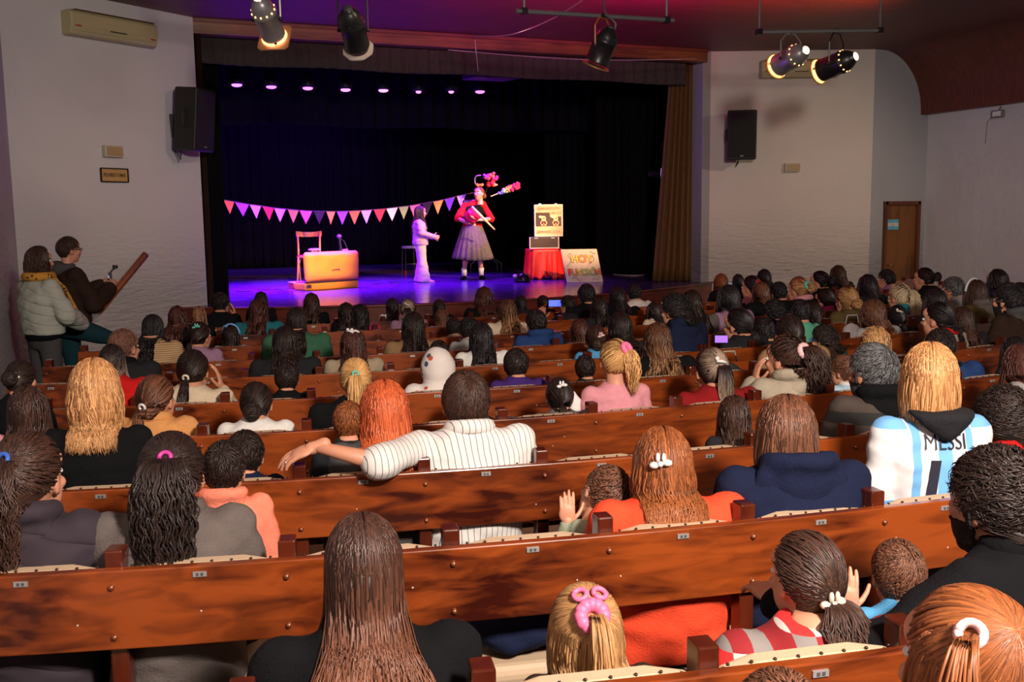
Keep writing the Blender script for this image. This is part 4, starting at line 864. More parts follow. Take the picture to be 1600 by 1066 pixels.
HCOL = {'shaved': ((.13, .055, .035), (.26, .12, .08)), 'chestnut': ((.011, .005, .0035), (.085, .036, .024)), 'black': ((.004, .003, .0035), (.022, .017, .019)), 'dark': ((.006, .0035, .003), (.032, .017, .014)), 'darkbrown': ((.010, .005, .0035), (.072, .031, .020)), 'brown': ((.035, .013, .007), (.21, .085, .045)),
        'lightbrown': ((.11, .045, .020), (.38, .19, .10)), 'auburn': ((.08, .022, .008), (.36, .11, .03)), 'red': ((.26, .035, .010), (.72, .15, .045)), 'blonde': ((.36, .15, .04), (.85, .50, .20)), 'darkblonde': ((.20, .085, .03), (.55, .30, .12)),
        'golden': ((.20, .060, .014), (.80, .42, .17)), 'pale': ((.42, .30, .16), (.80, .66, .42)), 'grey': ((.03, .03, .032), (.16, .16, .165)), 'ombre': ((.03, .012, .007), (.15, .06, .03)), 'mahogany': ((.024, .007, .005), (.11, .035, .024))}
TIPS = {'chestnut': (.24, .085, .04), 'ombre': (.50, .26, .11), 'ashombre': (.45, .33, .24)}
def hm(c):
    if c == 'ashombre': return hairmat('hair_ashombre', *HCOL['dark'], tipc=TIPS['ashombre'])
    return hairmat('hair_'+c, *HCOL[c], tipc=TIPS.get(c))
BASEW = {'short': .185, 'buzz': .170, 'curly_short': .205, 'pixie': .19, 'long': .200, 'wavy': .205, 'curly_long': .225, 'longish': .225, 'straight_long': .195, 'bob': .205, 'bobwavy': .215, 'curly_bob': .225}
FAB = {}
def fab(name, c, **k): return mat('fabric_'+name, c, k.get('rough', .95), spec=.12, bump=k.get('bump', .35), bscale=k.get('bscale', 120), var=k.get('var', .15))
COLS = dict(black=(.006, .006, .0075), charcoal=(.018, .018, .021), navy=(.010, .014, .040), blue=(.02, .05, .16), white=(.72, .70, .66), cream=(.62, .50, .36), beige=(.36, .29, .20), tan=(.28, .17, .08), camel=(.34, .20, .09), grey=(.13, .108, .10), lightgrey=(.32, .31, .31), darkgrey=(.07, .068, .07), green=(.04, .12, .07), mint=(.10, .36, .24), pink=(.62, .26, .30), hotpink=(.5, .04, .16), red=(.50, .012, .012), darkred=(.22, .010, .012), orange=(.82, .075, .03), coral=(.75, .22, .14), teal=(.02, .16, .19), skyblue=(.08, .30, .55), olive=(.10, .07, .025), brown=(.032, .018, .013), purple=(.05, .02, .14), lilac=(.30, .17, .26), apricot=(.62, .29, .10), sage=(.30, .34, .24), darkteal=(.012, .045, .055), khaki=(.38, .33, .25))
def fm(c):
    if not isinstance(c, str): return c
    return fab(c, COLS[c])
JERSEY = ((.72, .72, .74), (.16, .42, .78))
PATT = {'pinstripe': ('pin', [(.72, .69, .66), (.10, .10, .12)]), 'redcheck': ('check', [(.62, .02, .02), (.26, .01, .015), (.55, .5, .47), (.22, .20, .19)]), 'stripes': ('bands', [(.03, .05, .12), (.35, .5, .6), (.7, .65, .6), (.5, .22, .1), (.15, .35, .3)]), 'jersey': ('jersey', JERSEY), 'hooded_print': ('blotch', [(.72, .66, .62), (.5, .08, .04), (.05, .08, .12), 17.]), 'knit': ('fine', [(.5, .32, .16), (.22, .13, .06)]), 'brownstripe': ('bands', [(.05, .035, .028), (.05, .035, .028), (.012, .012, .012)]), 'zebra': ('bands', [(.02, .02, .02), (.4, .33, .22)]), 'puffer_dark': ('puffer', [(.030, .020, .030)]), 'puffer_mint': ('puffer', [(.42, .44, .38)]), 'puffer_navy': ('puffer', [(.02, .02, .032)]), 'leopard': ('blotch', [(.55, .26, .03), (.02, .015, .01), (.03, .02, .01), 26.])}
def tm(c):
    if c in PATT: return pattern('pattern_'+c, *PATT[c])
    return fm(c)
PERF = np.array([1.3, 2.85])
REPORT = []
def drape(root, B):
    """lay the hair over the clothes: hair that would run inside them is moved to lie on their outside"""
    hair = None; VV = []; FF = []; n = 0
    for ch in root.children:
        nm = ch.name.split('.')[0]
        if nm == 'hair': hair = ch
        elif ch.type == 'MESH' and nm not in ('body', 'trousers', 'hair_tie', 'scrunchie', 'hair_bow', 'hair_clip', 'headband', 'glasses', 'beard', 'shoe', 'skirt', 'sock'):
            m_ = len(ch.data.vertices); co = np.zeros(m_*3); ch.data.vertices.foreach_get('co', co); co = co.reshape(-1, 3)*np.array(ch.scale); VV.append(co); FF += [tuple(i+n for i in p.vertices) for p in ch.data.polygons]; n += m_
    if hair is None or not VV: return
    bv = BVHTree.FromPolygons([Vector(v) for v in np.vstack(VV)], FF); me = hair.data; m_ = len(me.vertices); co = np.zeros(m_*3); me.vertices.foreach_get('co', co); co = co.reshape(-1, 3)
    R_ = np.array(hair.rotation_euler.to_matrix()); s = hair.scale[0]; L_ = np.array(hair.location); W_ = co@R_.T*s+L_; tone = np.zeros(m_, dtype=np.float32); me.attributes['tone'].data.foreach_get('value', tone)
    low = np.where((W_[:, 2] < L_[2]-.015*s) & (W_[:, 1] < L_[1]-.005))[0]; ch_ = 0; O = Vector((0, 1, 0))
    for i in low:
        h = bv.ray_cast(Vector((W_[i, 0], -1.2, W_[i, 2])), O, 1.25)[0]
        if h is not None:
            lim = h.y-.004-.016*float(tone[i])
            if W_[i, 1] > lim: W_[i, 1] = lim; ch_ += 1
    if ch_:
        m2 = me.copy(); mats_ = [sl.material for sl in hair.material_slots]; hair.data = m2
        for sl, mm in zip(hair.material_slots, mats_): sl.link = 'OBJECT'; sl.material = mm
        m2.vertices.foreach_set('co', ((W_-L_)/s@R_).ravel()); m2.update()

def spawn_hair(t_, style, col, hs, loc, yaw, lod, seed, opts, pitch=0., roll=0.):
    me = hair_mesh(style, lod, seed % 2); h = link('hair', me, hm(col), t_, tuple(loc)); h.scale = (hs,)*3
    h.scale = (hs*opts.get('hair_k', 1.),)*3
    h.rotation_euler = (Matrix.Rotation(-yaw, 4, 'Z') @ Matrix.Rotation(roll, 4, 'Y') @ Matrix.Rotation(-pitch, 4, 'X')).to_euler()
    R = np.array((Matrix.Rotation(-yaw, 3, 'Z') @ Matrix.Rotation(roll, 3, 'Y') @ Matrix.Rotation(-pitch, 3, 'X')))
    def on_head(az, el, r=1.06): return np.array(loc)+R@((HC+sph(az, el)*HR_*r)*hs), R@sph(az, el)
    def put(nm, mb, m, smooth=True):
        return mb.build(nm, m, t_, smooth=smooth)
    for o in opts.get('acc', []):
        kind, az, el, c = o; m = mat('acc_'+c, {'black': (.02, .015, .015), 'white': (.75, .72, .7), 'pink': (.8, .16, .32), 'blue': (.04, .12, .5), 'magenta': (.5, .04, .28), 'mint': (.12, .5, .38), 'skyblue': (.18, .38, .75), 'red': (.5, .02, .03), 'cream': (.7, .62, .5), 'silver': (.6, .6, .62), 'orange': (.6, .25, .03), 'palepink': (.78, .5, .5), 'teal': (.1, .5, .5)}[c], .5)
        P, n_ = on_head(az, el, 1.09); e1 = norm(np.cross(n_, (0, 0, 1))); e2 = np.cross(n_, e1)
        mb = MB()
        if kind == 'tie':
            mb.tube([P+(e1*math.cos(a)+e2*math.sin(a))*.015*hs for a in np.linspace(0, 2*math.pi, 17)], .0065*hs, 6); put('hair_tie', mb, m)
        elif kind == 'scrunchie':
            for a in np.linspace(0, 2*math.pi, 13)[:-1]: mb.ell(P+(e1*math.cos(a)+e2*math.sin(a))*.026*hs, (.017*hs,)*3, 8, 6)
            put('scrunchie', mb, m)
        elif kind == 'bow':
            e1 = e1*.72; e2 = e2*.72
            for s in (-1, 1):
                mb.ell(P+e1*s*.026*hs+e2*.006*hs*s, (.015*hs, .015*hs, .010*hs), 10, 7); mb.ell(P+e1*s*.012*hs-e2*.026*hs, (.007*hs, .007*hs, .014*hs), 8, 6)
            mb.ell(P+n_*.006, (.009*hs,)*3, 8, 6); put('hair_bow', mb, m)
        elif kind == 'clip':
            mb.tube([P-e1*.026*hs+e2*.008, P+n_*.008, P+e1*.026*hs-e2*.004], .008*hs, 6); mb.ell(P+e1*.02*hs-e2*.018*hs, (.012*hs,)*3, 8, 6); put('hair_clip', mb, m)
        elif kind == 'band':
            put('headband', mb.tube([np.array(loc)+R@((HC+np.array([math.sin(a)*HR_[0]*1.08, .02, math.cos(a)*HR_[2]*1.08]))*hs) for a in np.linspace(-1.5, 1.5, 15)], .011*hs, 6), m)
        elif kind == 'glasses':
            mb = MB()
            for s in (-1, 1):
                mb.tube([np.array(loc)+R@(np.array([s*.031+.022*math.cos(a), .096, .006+.016*math.sin(a)])*hs) for a in np.linspace(0, 2*math.pi, 13)], .0025*hs, 5)
                mb.tube([np.array(loc)+R@(np.array([s*x, y, .01])*hs) for x, y in ((.052, .094), (.076, .06), (.082, -.005))], .003*hs, 5)
            mb.tube([np.array(loc)+R@(np.array([x, .098, .008])*hs) for x in (-.012, .012)], .0025*hs, 5); put('glasses', mb, m)
    if opts.get('beard'):
        V, F, mi = head_arrays(.011 if lod < 2 else .0055); keep = []
        nf = len(F)
        cen = np.array([V[list(f)].mean(0) for f in F]); ok = ((cen[:, 2] < -.038) & (cen[:, 2] > -.118) & (cen[:, 1] > .006) & ~((abs(cen[:, 0]) < .026) & (cen[:, 2] > -.07) & (cen[:, 2] < -.043))) | ((abs(cen[:, 0]) > .058) & (cen[:, 2] < -.005) & (cen[:, 2] > -.05) & (cen[:, 1] > .0) & (cen[:, 1] < .04))
        c0 = np.array([0, .0, -.03]); V2 = c0+(V-c0)*1.05; V2 = V2+np.array([[noise.noise(Vector(v)*120)*.003]*3 for v in V2]); F2 = [f for f, o in zip(F, ok) if o and max(f) < len(V)]
        used = sorted({i for f in F2 for i in f}); mp = {i: j for j, i in enumerate(used)}; Vn = np.array([loc+R@(V2[i]*hs) for i in used]); Fn = [tuple(mp[i] for i in f) for f in F2]
        b_ = link('beard', mesh('beard', Vn, Fn, None, True), mat('beard_'+str(col), tuple(x*2 for x in HCOL[col][0]), .8, bump=1, bscale=500), t_)
        sm = b_.modifiers.new('s', 'SOLIDIFY'); sm.thickness = .006; sm.offset = 0
# ------------------------------------------------------------------ people in the seats
POSES = {'sit': sit_pose(), 'stand': stand_pose(),
 'wide': sit_pose(W=1.1), 'upright': sit_pose(head=(0, .06, .80)), 'lean': sit_pose(head=(0, .12, .69)),
 'armout': sit_pose(W=1.12, el=[(-.36, -.20, .575), (.25, .05, .27)], wr=[(-.585, -.185, .655), (.14, .25, .17)], hd=[(-1, .05, -.35), (-.4, 1, -.2)], palm=[(.1, .3, -1), (0, 0, -1)], hk=['relaxed', 'relaxed']),
 'handface': sit_pose(el=[(-.20, .17, .36), (.225, .05, .27)], wr=[(-.13, .17, .58), (.12, .25, .17)], hd=[(.1, -.12, 1), (-.4, 1, -.2)], palm=[(1, -.2, 0), (0, 0, -1)]),
 'handfaceR': sit_pose(el=[(-.20, .17, .36), (.20, .19, .38)], wr=[(-.10, .22, .58), (.12, .18, .60)], hd=[(.1, -.12, 1), (-.1, -.12, 1)], palm=[(1, -.2, 0), (-1, -.2, 0)]),
 'wave': sit_pose(el=[(-.225, .05, .27), (.34, .10, .50)], wr=[(-.12, .25, .17), (.56, .14, .58)], hd=[(.4, 1, -.2), (1, .05, .25)], palm=[(0, 0, -1), (0, .4, -1)], hk=['relaxed', 'flat']),
 'phone': sit_pose(el=[(-.22, .17, .36), (.225, .05, .27)], wr=[(-.12, .38, .56), (.12, .25, .17)], hd=[(.3, .3, 1), (-.4, 1, -.2)], palm=[(.6, 1, 0), (0, 0, -1)]),
 'holdL': sit_pose(W=1.08, el=[(-.30, .04, .30), (.25, .05, .27)], wr=[(-.38, .30, .30), (.14, .25, .17)], hd=[(.2, 1, .3), (-.4, 1, -.2)]),
 'hug': sit_pose(W=1.1, el=[(-.42, .06, .44), (.25, .05, .27)], wr=[(-.45, .34, .46), (.14, .25, .17)], hd=[(.3, 1, .1), (-.4, 1, -.2)]),
 'child_hand': sit_pose(el=[(-.24, .10, .38), (.225, .05, .27)], wr=[(-.22, .06, .60), (.12, .25, .17)], hd=[(.0, .0, 1), (-.4, 1, -.2)], palm=[(.3, 1, 0), (0, 0, -1)])}
PCOUNT = [0]
def head_pos(k, u, vtop, w_, style, off, hsz=None):
    base = BASEW.get(style, .178); P = None; v = vtop+.55*w_
    for _ in range(6):
        d = ray(u, v); lo, hi = .5, 40.
        f = lambda t: (CAM[1]+d[1]*t)-(rowY(k, CAM[0]+d[0]*t)+off)
        for _ in range(40):
            m_ = (lo+hi)/2
            if f(m_) < 0: lo = m_
            else: hi = m_
        P = CAM+d*lo; dep = lo; hs = min(1.12, max(.70, w_*dep/FOC/base)) if hsz is None else hsz; v = vtop+.131*hs*FOC/dep
    return P, hs, dep
def person(k, u, vtop, w_, style, hcol, topc, label, yaw=None, vy=None, byaw=None, pose='sit', sk=0, adult=None, group=None, legs='charcoal', sleeve='long', hood=None, collar=None, off=.295, pitch=0., roll=0., kindn='person', hsz=None, topname='jumper', fit='', bs=None, **opts):
    P, hs, dep = head_pos(k, u, vtop, w_, style, off, hsz); i = PCOUNT[0]; PCOUNT[0] += 1; rnd = random.Random(i*31+5)
    va = YAW+math.atan((u-800)/FOC); toperf = math.atan2(PERF[0]-P[0], PERF[1]-P[1])
    yw = toperf+rnd.uniform(-.15, .15) if yaw is None else math.radians(yaw)
    if vy is not None: yw = va+math.radians(vy)
    t, nn = rowT(P[0]); rowa = math.atan2(nn[0], nn[1]); by = .6*rowa+.4*yw if byaw is None else math.radians(byaw)
    by = max(rowa-.75, min(rowa+.75, by)) if byaw is None else by
    lod = 2 if w_ >= 75 else (1 if w_ >= 37 else 0); hv = .0055 if w_ >= 75 else (.008 if w_ >= 37 else .0125)
    p = POSES[pose]; hh = p['head'][2]; seat = rowZ(k)-.43
    kid = hs < .93 if adult is None else not adult
    b_ = bs or (1. if not kid else max(.62, 1-(1-min(hs, .93))*2.0)); fz = floorZ(P[1])
    if p['seated']:
        sz = (P[2]-seat)/hh; szc = min(1.15*b_, max(.84*b_, sz)); oz = P[2]-hh*szc
    else: sz = (P[2]-fz)/hh; szc = sz; b_ = bs or max(.7, min(1.05, sz*1.08)); oz = fz
    REPORT.append((k, u, round(hs, 2), round(b_, 2), round(sz/b_, 2), label[:40]))
    B = np.array([b_, b_, szc]); R = np.array([[math.cos(-by), -math.sin(-by), 0], [math.sin(-by), math.cos(-by), 0], [0, 0, 1]])
    hl = np.array(p['head'])*B; o = P-R@hl
    root = thing(kindn, label, 'person', (o[0], o[1], oz), -by, group)
    V, F, mi = body_arrays(p, hv, yw-by, hs, B, pitch, roll, legs=not p['seated'])
    link('body', mesh('body', V, F, mi, True), [skin(sk), LIP, EYE, IRIS, BROW], root)
    key = pose+'_'+sleeve+('_'+fit if fit else ''); kw = {'coat': dict(infl=.024, hem=.02, puff=.01), 'puffy': dict(infl=.034, hem=.0, puff=.02, wr=.01), 'hoodie': dict(infl=.022, puff=.006)}.get(fit, {})
    kw['sleeve'] = sleeve
    to = link({'coat': 'coat', 'puffy': 'padded_jacket', 'hoodie': 'hooded_sweatshirt'}.get(fit, topname), top_mesh(key, p, **kw), tm(topc), root); to.scale = tuple(B)
    lk = 'seated' if p['seated'] else 'standing'
    if lk not in TOPS: TOPS[lk] = mesh('trousers', *trousers_arrays(p), None, True)
    tr = link('trousers', TOPS[lk], fm(legs), root); tr.scale = tuple(B)
    spawn_hair(root, style, hcol, hs, hl, yw-by, lod, i, opts, pitch, roll)
    nk = np.array(p['neck'])*B
    if hood:
        mb = MB()
        if opts.get('vhood'):
            mb.loft([(nk+np.array([0, -.135, -.075])*b_, .010, .012), (nk+np.array([0, -.132, -.045])*b_, .045, .03), (nk+np.array([0, -.12, -.008])*b_, .088, .045), (nk+np.array([0, -.095, .025])*b_, .115, .075), (nk+np.array([0, -.055, .04])*b_, .12, .09), (nk+np.array([0, -.03, .045])*b_, .10, .085)], 26)
        else:
            s_ = opts.get('hoodk', 1.)
            for x in (-.05, 0, .05): mb.ell(nk+np.array([x*b_*s_, (-.085+abs(x)*.5)*b_, -.05*b_-abs(x)*.3]), (.08*b_*s_, .042*b_, .085*b_*s_), 16, 10)
            mb.tube([nk+np.array([math.sin(a)*.10, -.035+math.cos(a)*-.075, .012+.015*math.cos(a)])*b_ for a in np.linspace(-2.2, 2.2, 15)], .033*b_, 10)
        V, F, _ = mb.arr(); V, F = remesh(V, F, .011, 5, .005, 9); link('hood', mesh('hood', V, F, None, True), tm(hood), root)
    if collar:
        mb = MB().tube([nk+np.array([math.sin(a)*.082, math.cos(a)*-.078, -.004+.018*math.cos(a)])*b_ for a in np.linspace(-2.7, 2.7, 19)], .022*b_, 8, flat=1.4); mb.build('collar', tm(collar), root, smooth=True)
    if style.split('_')[0] in ('long', 'wavy', 'curly', 'longish', 'straight', 'bobwavy', 'pony', 'ponylow', 'ponycurl', 'halfup', 'pigtails', 'sidepony'): drape(root, B)
    return root, dict(P=P, B=B, yw=yw, by=by, hs=hs, p=p, dep=dep, o=(o[0], o[1], oz))
p_ = person
# nearest people
p_(-1, 1510, 905, 205, 'pigtails', 'auburn', 'tan', 'young girl with reddish brown hair and two pink bands, bottom right corner', acc=[('tie', 50, 40, 'palepink'), ('tie', -50, 40, 'palepink')], yaw=8, adult=False, bs=.8)
p_(-1, 1216, 1040, 118, 'short', 'brown', 'grey', 'small child, only top of brown head shows at the bottom edge', adult=False)
p_(0, 568, 795, 132, 'straight_long', 'chestnut', 'black', 'woman with very long straight brown hair and black jacket, bottom centre', yaw=10, adult=True, fit='coat', pose='upright')
p_(0, 913, 905, 118, 'halfup', 'darkblonde', 'brown', 'small girl with long light brown hair and pink scrunchie, bottom centre right', yaw=12, adult=False, bs=.7, acc=[('scrunchie', -6, 36, 'pink'), ('tie', 30, 62, 'pink'), ('tie', -34, 62, 'pink')])
p_(0, 1256, 826, 108, 'ponylow_curl_thick', 'darkbrown', 'redcheck', 'girl in red and grey checkered jacket with low curly ponytail', vy=-42, byaw=14, fit='coat', acc=[('bow', -8, -20, 'cream')], bs=1.06)
p_(0, 1555, 695, 150, 'curly_short', 'dark', 'black', 'bearded man with black hair and black sweatshirt holding a toddler', vy=-56, byaw=-8, fit='hoodie', pose='hug', beard=True, collar='black', sk=1, adult=True, off=0.270)
p_(0, 1402, 838, 80, 'buzz', 'brown', 'skyblue', 'toddler with thin brown hair in the arm of the bearded man', adult=False, bs=.62, pose='child_hand', off=0.390, vy=-20)
# second row from the camera
p_(1, 48, 672, 106, 'ponycurl_curl_thick', 'darkbrown', 'puffer_dark', 'woman in dark padded jacket with curly ponytail and blue band, left edge', yaw=30, fit='coat', hood='puffer_dark', acc=[('tie', 0, 32, 'blue')], adult=True)
p_(1, 270, 672, 100, 'ponycurl_curl_thick', 'dark', 'grey', 'woman in grey coat with big curly ponytail and magenta band', yaw=12, fit='coat', acc=[('tie', 0, 32, 'magenta')], adult=True, collar='grey')
p_(1, 352, 686, 70, 'short', 'dark', 'coral', 'boy with short dark hair and pink hooded top beside the grey coat', yaw=22, fit='hoodie', hood='coral', adult=False, off=0.410)
p_(1, 1035, 662, 112, 'bobwavy', 'auburn', 'orange', 'woman in bright orange sweater with auburn hair and white clip', vy=-8, adult=True, pose='wide', fit='hoodie', acc=[('bow', -14, 10, 'white')], off=0.260)
p_(1, 942, 722, 68, 'buzz', 'brown', 'sage', 'baby with brown hair and green sleeve leaning on the orange sweater', vy=-30, adult=False, bs=.6, roll=.5, pose='child_hand', off=0.410)
p_(1, 1228, 612, 108, 'bob', 'brown', 'navy', 'woman in navy fleece hooded top with brown shoulder-length hair', vy=-6, adult=True, pose='wide', fit='hoodie', hood='navy', hoodk=1.25, off=0.270)
JK, JI = p_(1, 1452, 531, 98, 'bob', 'golden', 'jersey', 'blond child standing in light blue and white football shirt', vy=-4, pose='stand', fit='hoodie', hood='charcoal', vhood=True, adult=False, off=0.330)
p_(1, 1566, 602, 96, 'curly_short', 'dark', 'green', 'dark-haired person with green and red collar at the right edge', vy=-45, fit='hoodie', collar='green', hood='red', adult=True, sk=1, off=.3)
# third row
SH, SI = p_(2, 728, 576, 82, 'pixie', 'darkbrown', 'pinstripe', 'man in white pinstripe shirt stretching one arm along the pew', yaw=14, pose='armout', sleeve='mid', adult=True, fit='hoodie', collar='pinstripe', off=.235, sk=0, topname='shirt')
p_(2, 601, 590, 90, 'wavy', 'red', 'darkgrey', 'woman with long bright orange-red hair and dark grey T-shirt', yaw=10, adult=True, topname='t_shirt')
p_(2, 384, 670, 62, 'short', 'dark', 'navy', 'boy with short black hair and navy top behind the pink hooded top', yaw=20, adult=False)
p_(2, 149, 556, 92, 'bobwavy', 'golden', 'black', 'girl with wavy golden hair standing in a black velvet top', yaw=8, pose='stand', adult=False, collar='lilac', legs='charcoal', topname='velvet_top')
p_(2, 46, 600, 74, 'longish', 'darkbrown', 'pink', 'girl with straight dark brown hair and pink top near the left edge', yaw=12, adult=False)
p_(2, 1147, 615, 58, 'long', 'darkbrown', 'charcoal', 'small girl with wavy dark hair low beside the brown-haired navy woman', vy=-4, adult=False)
p_(2, 1362, 534, 72, 'short', 'grey', 'brownstripe', 'grey-haired bearded man in dark brown striped hooded jacket', vy=-48, byaw=12, fit='hoodie', hood='black', beard=True, adult=True, sk=1)
p_(2, 545, 625, 44, 'short', 'auburn', 'charcoal', 'small brown-haired child half hidden behind the orange-red hair', adult=False)
# fourth row
p_(3, 246, 583, 58, 'ponylow', 'brown', 'apricot', 'girl in apricot jacket with smooth ponytail and white band', vy=35, fit='coat', acc=[('tie', 0, -16, 'white')], adult=False, collar='apricot')
p_(3, 401, 594, 52, 'bunlow', 'dark', 'white', 'girl in white shirt with dark hair twisted into a low bun', yaw=18, adult=False)
p_(3, 556, 557, 52, 'pony_thick', 'blonde', 'black', 'woman in black T-shirt with blonde ponytail and mint band', yaw=14, acc=[('tie', 0, 18, 'mint')], adult=True)
p_(3, 735, 592, 46, 'short', 'dark', 'darkgrey', 'person in dark clothes hidden in front of the pinstripe-shirt man', adult=True, pose='wide')
p_(3, 874, 588, 46, 'ponylow', 'dark', 'grey', 'girl with dark ponytail and white bow beside a white headscarf', yaw=16, acc=[('bow', 0, 38, 'white')], adult=False)
p_(3, 960, 528, 50, 'sidepony_wave_thick', 'blonde', 'pink', 'small blonde girl standing in pink sweater with pink scrunchie', yaw=14, pose='stand', adult=False, acc=[('scrunchie', 38, 32, 'pink')], legs='pink')
p_(3, 1110, 541, 54, 'pony_thick', 'ashombre', 'darkred', 'woman in dark red sweater with long ash-blonde ponytail', vy=-28, acc=[('clip', 0, 24, 'white')], adult=True, pose='wide')
p_(3, 1226, 522, 62, 'ponycurl_wave_thick', 'darkbrown', 'khaki', 'woman in pale khaki jacket, hand at mouth, dark ponytail with scrunchie', vy=-58, byaw=8, fit='coat', acc=[('scrunchie', -10, 20, 'palepink')], pose='handface', adult=True, hood='khaki', hoodk=.8)
p_(3, 34, 561, 46, 'bun', 'dark', 'black', 'girl with dark hair and pale bow clip by the left wall', yaw=22, acc=[('bow', 10, 8, 'cream')], adult=False)
p_(3, 1318, 553, 40, 'short', 'brown', 'stripes', 'child in blue and white striped top in front of the grey-haired man', vy=-60, adult=False, fit='hoodie')
p_(3, 1367, 508, 52, 'straight_long', 'darkblonde', 'tan', 'woman with long straight dark blonde hair beyond the grey-haired man', vy=-14, adult=True)
p_(3, 1468, 513, 50, 'curly_short', 'dark', 'blue', 'dark-haired person in blue denim jacket behind the football-shirt child', vy=-20, fit='coat', adult=True)
p_(2, 1592, 536, 60, 'curly_long', 'mahogany', 'lightgrey', 'woman with reddish brown wavy hair cut by the right edge', vy=-40, adult=True)
# fifth row
p_(4, 303, 544, 50, 'ponylow', 'dark', 'cream', 'woman in cream sweater with hands at her face and low ponytail', vy=22, pose='handfaceR', adult=True, acc=[('tie', 0, -18, 'cream')])
p_(4, 176, 536, 48, 'longish', 'ashombre', 'red', 'woman in red top with streaked shoulder-length hair', vy=14, adult=True)
p_(4, 448, 565, 40, 'short', 'dark', 'black', 'boy in black T-shirt with short hair and bare neck, left centre', yaw=10, adult=False)
HW, HWI = p_(4, 684, 541, 48, 'buzz', 'brown', 'hooded_print', 'child wearing a white printed hood with coloured animal shapes', yaw=16, adult=False, fit='coat')
p_(4, 806, 543, 42, 'short', 'dark', 'purple', 'boy in purple sweater with short black hair and visible ears', yaw=18, adult=False)
p_(4, 914, 554, 34, 'short', 'dark', 'charcoal', 'small dark-haired boy just left of the pink sweater girl', yaw=20, adult=False)
p_(4, 1027, 502, 48, 'straight_long', 'ombre', 'black', 'woman with long ombre brown hair right of the pink sweater girl', vy=-10, adult=True)
p_(4, 1232, 490, 46, 'ponylow', 'dark', 'camel', 'woman in camel coat with smooth dark hair, back of head', vy=-22, fit='coat', adult=True, pose='wide')
p_(4, 1287, 507, 40, 'curly_short', 'dark', 'darkteal', 'boy with blue-framed glasses and dark curly hair, looking left', vy=-62, adult=False, acc=[('glasses', 0, 0, 'blue')], sk=0, fit='hoodie', hood='brown')
p_(4, 1464, 470, 42, 'ponylow', 'black', 'beige', 'woman in beige top with red collar and black hair, looking left', vy=-66, collar='red', adult=True)
p_(4, 1503, 478, 38, 'long', 'darkbrown', 'charcoal', 'girl with long straight dark hair behind the red collar woman', vy=-25, adult=False)
p_(4, 1574, 441, 44, 'short', 'black', 'brown', 'man with glasses in brown hooded jacket near the right edge', vy=-60, fit='hoodie', hood='darkgrey', acc=[('glasses', 0, 0, 'black')], beard=True, adult=True, pose='wide')
p_(3, 1584, 524, 44, 'long', 'black', 'charcoal', 'girl with straight black hair above the reddish hair at right edge', vy=-30, adult=False)
# sixth row
p_(5, 195, 512, 42, 'buzz', 'shaved', 'charcoal', 'man with shaved reddish hair and black collar, glasses, left side', vy=42, fit='coat', collar='black', acc=[('glasses', 0, 0, 'black')], adult=True, pose='wide')
p_(5, 446, 508, 50, 'curly_long', 'dark', 'charcoal', 'woman with very long loose dark wavy hair, left centre', yaw=14, adult=True)
p_(5, 552, 511, 44, 'straight_long', 'mahogany', 'beige', 'girl with long straight dark hair and two white clips', yaw=14, acc=[('clip', 18, 50, 'white'), ('clip', -18, 50, 'white')], adult=False)
p_(5, 752, 502, 42, 'long', 'black', 'white', 'girl with sleek black hair over a white shirt', yaw=18, adult=False)
p_(5, 686, 531, 32, 'short', 'dark', 'charcoal', 'dark head just showing above the white printed hood', yaw=16, adult=False)
p_(5, 969, 486, 46, 'curly_long', 'dark', 'charcoal', 'woman with big dark wavy hair behind the pink sweater girl', yaw=18, adult=True)
p_(5, 930, 507, 34, 'bunlow', 'darkbrown', 'skyblue', 'small girl in light blue top with pale clips in brown hair', yaw=18, acc=[('bow', 20, 15, 'palepink')], adult=False)
p_(5, 1054, 458, 46, 'curly_short', 'black', 'navy', 'man with black curly hair and navy hood, looking left', vy=-52, fit='hoodie', hood='navy', hoodk=1.2, adult=True)
p_(5, 1152, 480, 42, 'ponylow_thick', 'black', 'charcoal', 'woman in dark jacket with thick black ponytail, looking left', vy=-58, fit='coat', adult=True)
p_(5, 1192, 496, 34, 'short', 'black', 'charcoal', 'boy with black hair and ear showing beside the black ponytail woman', vy=-40, adult=False)
p_(5, 1363, 466, 44, 'long', 'brown', 'lightgrey', 'woman with long brown hair in front of a pale cloth bag', vy=-30, adult=True)
p_(5, 1248, 467, 32, 'short', 'black', 'mint', 'boy in mint green T-shirt with short black hair', vy=-42, adult=False)
p_(5, 1522, 436, 38, 'bob', 'darkbrown', 'olive', 'woman in olive jacket with grey hood and hairband', vy=-48, fit='hoodie', hood='grey', adult=True, acc=[('band', 0, 0, 'silver')])
p_(5, 1552, 461, 28, 'long', 'dark', 'coral', 'small child with coral sleeve beside the man in brown jacket', vy=-60, adult=False)
p_(5, 1460, 449, 38, 'bob', 'black', 'charcoal', 'person with smooth black hair right of the platinum-haired woman', vy=-35, adult=True)
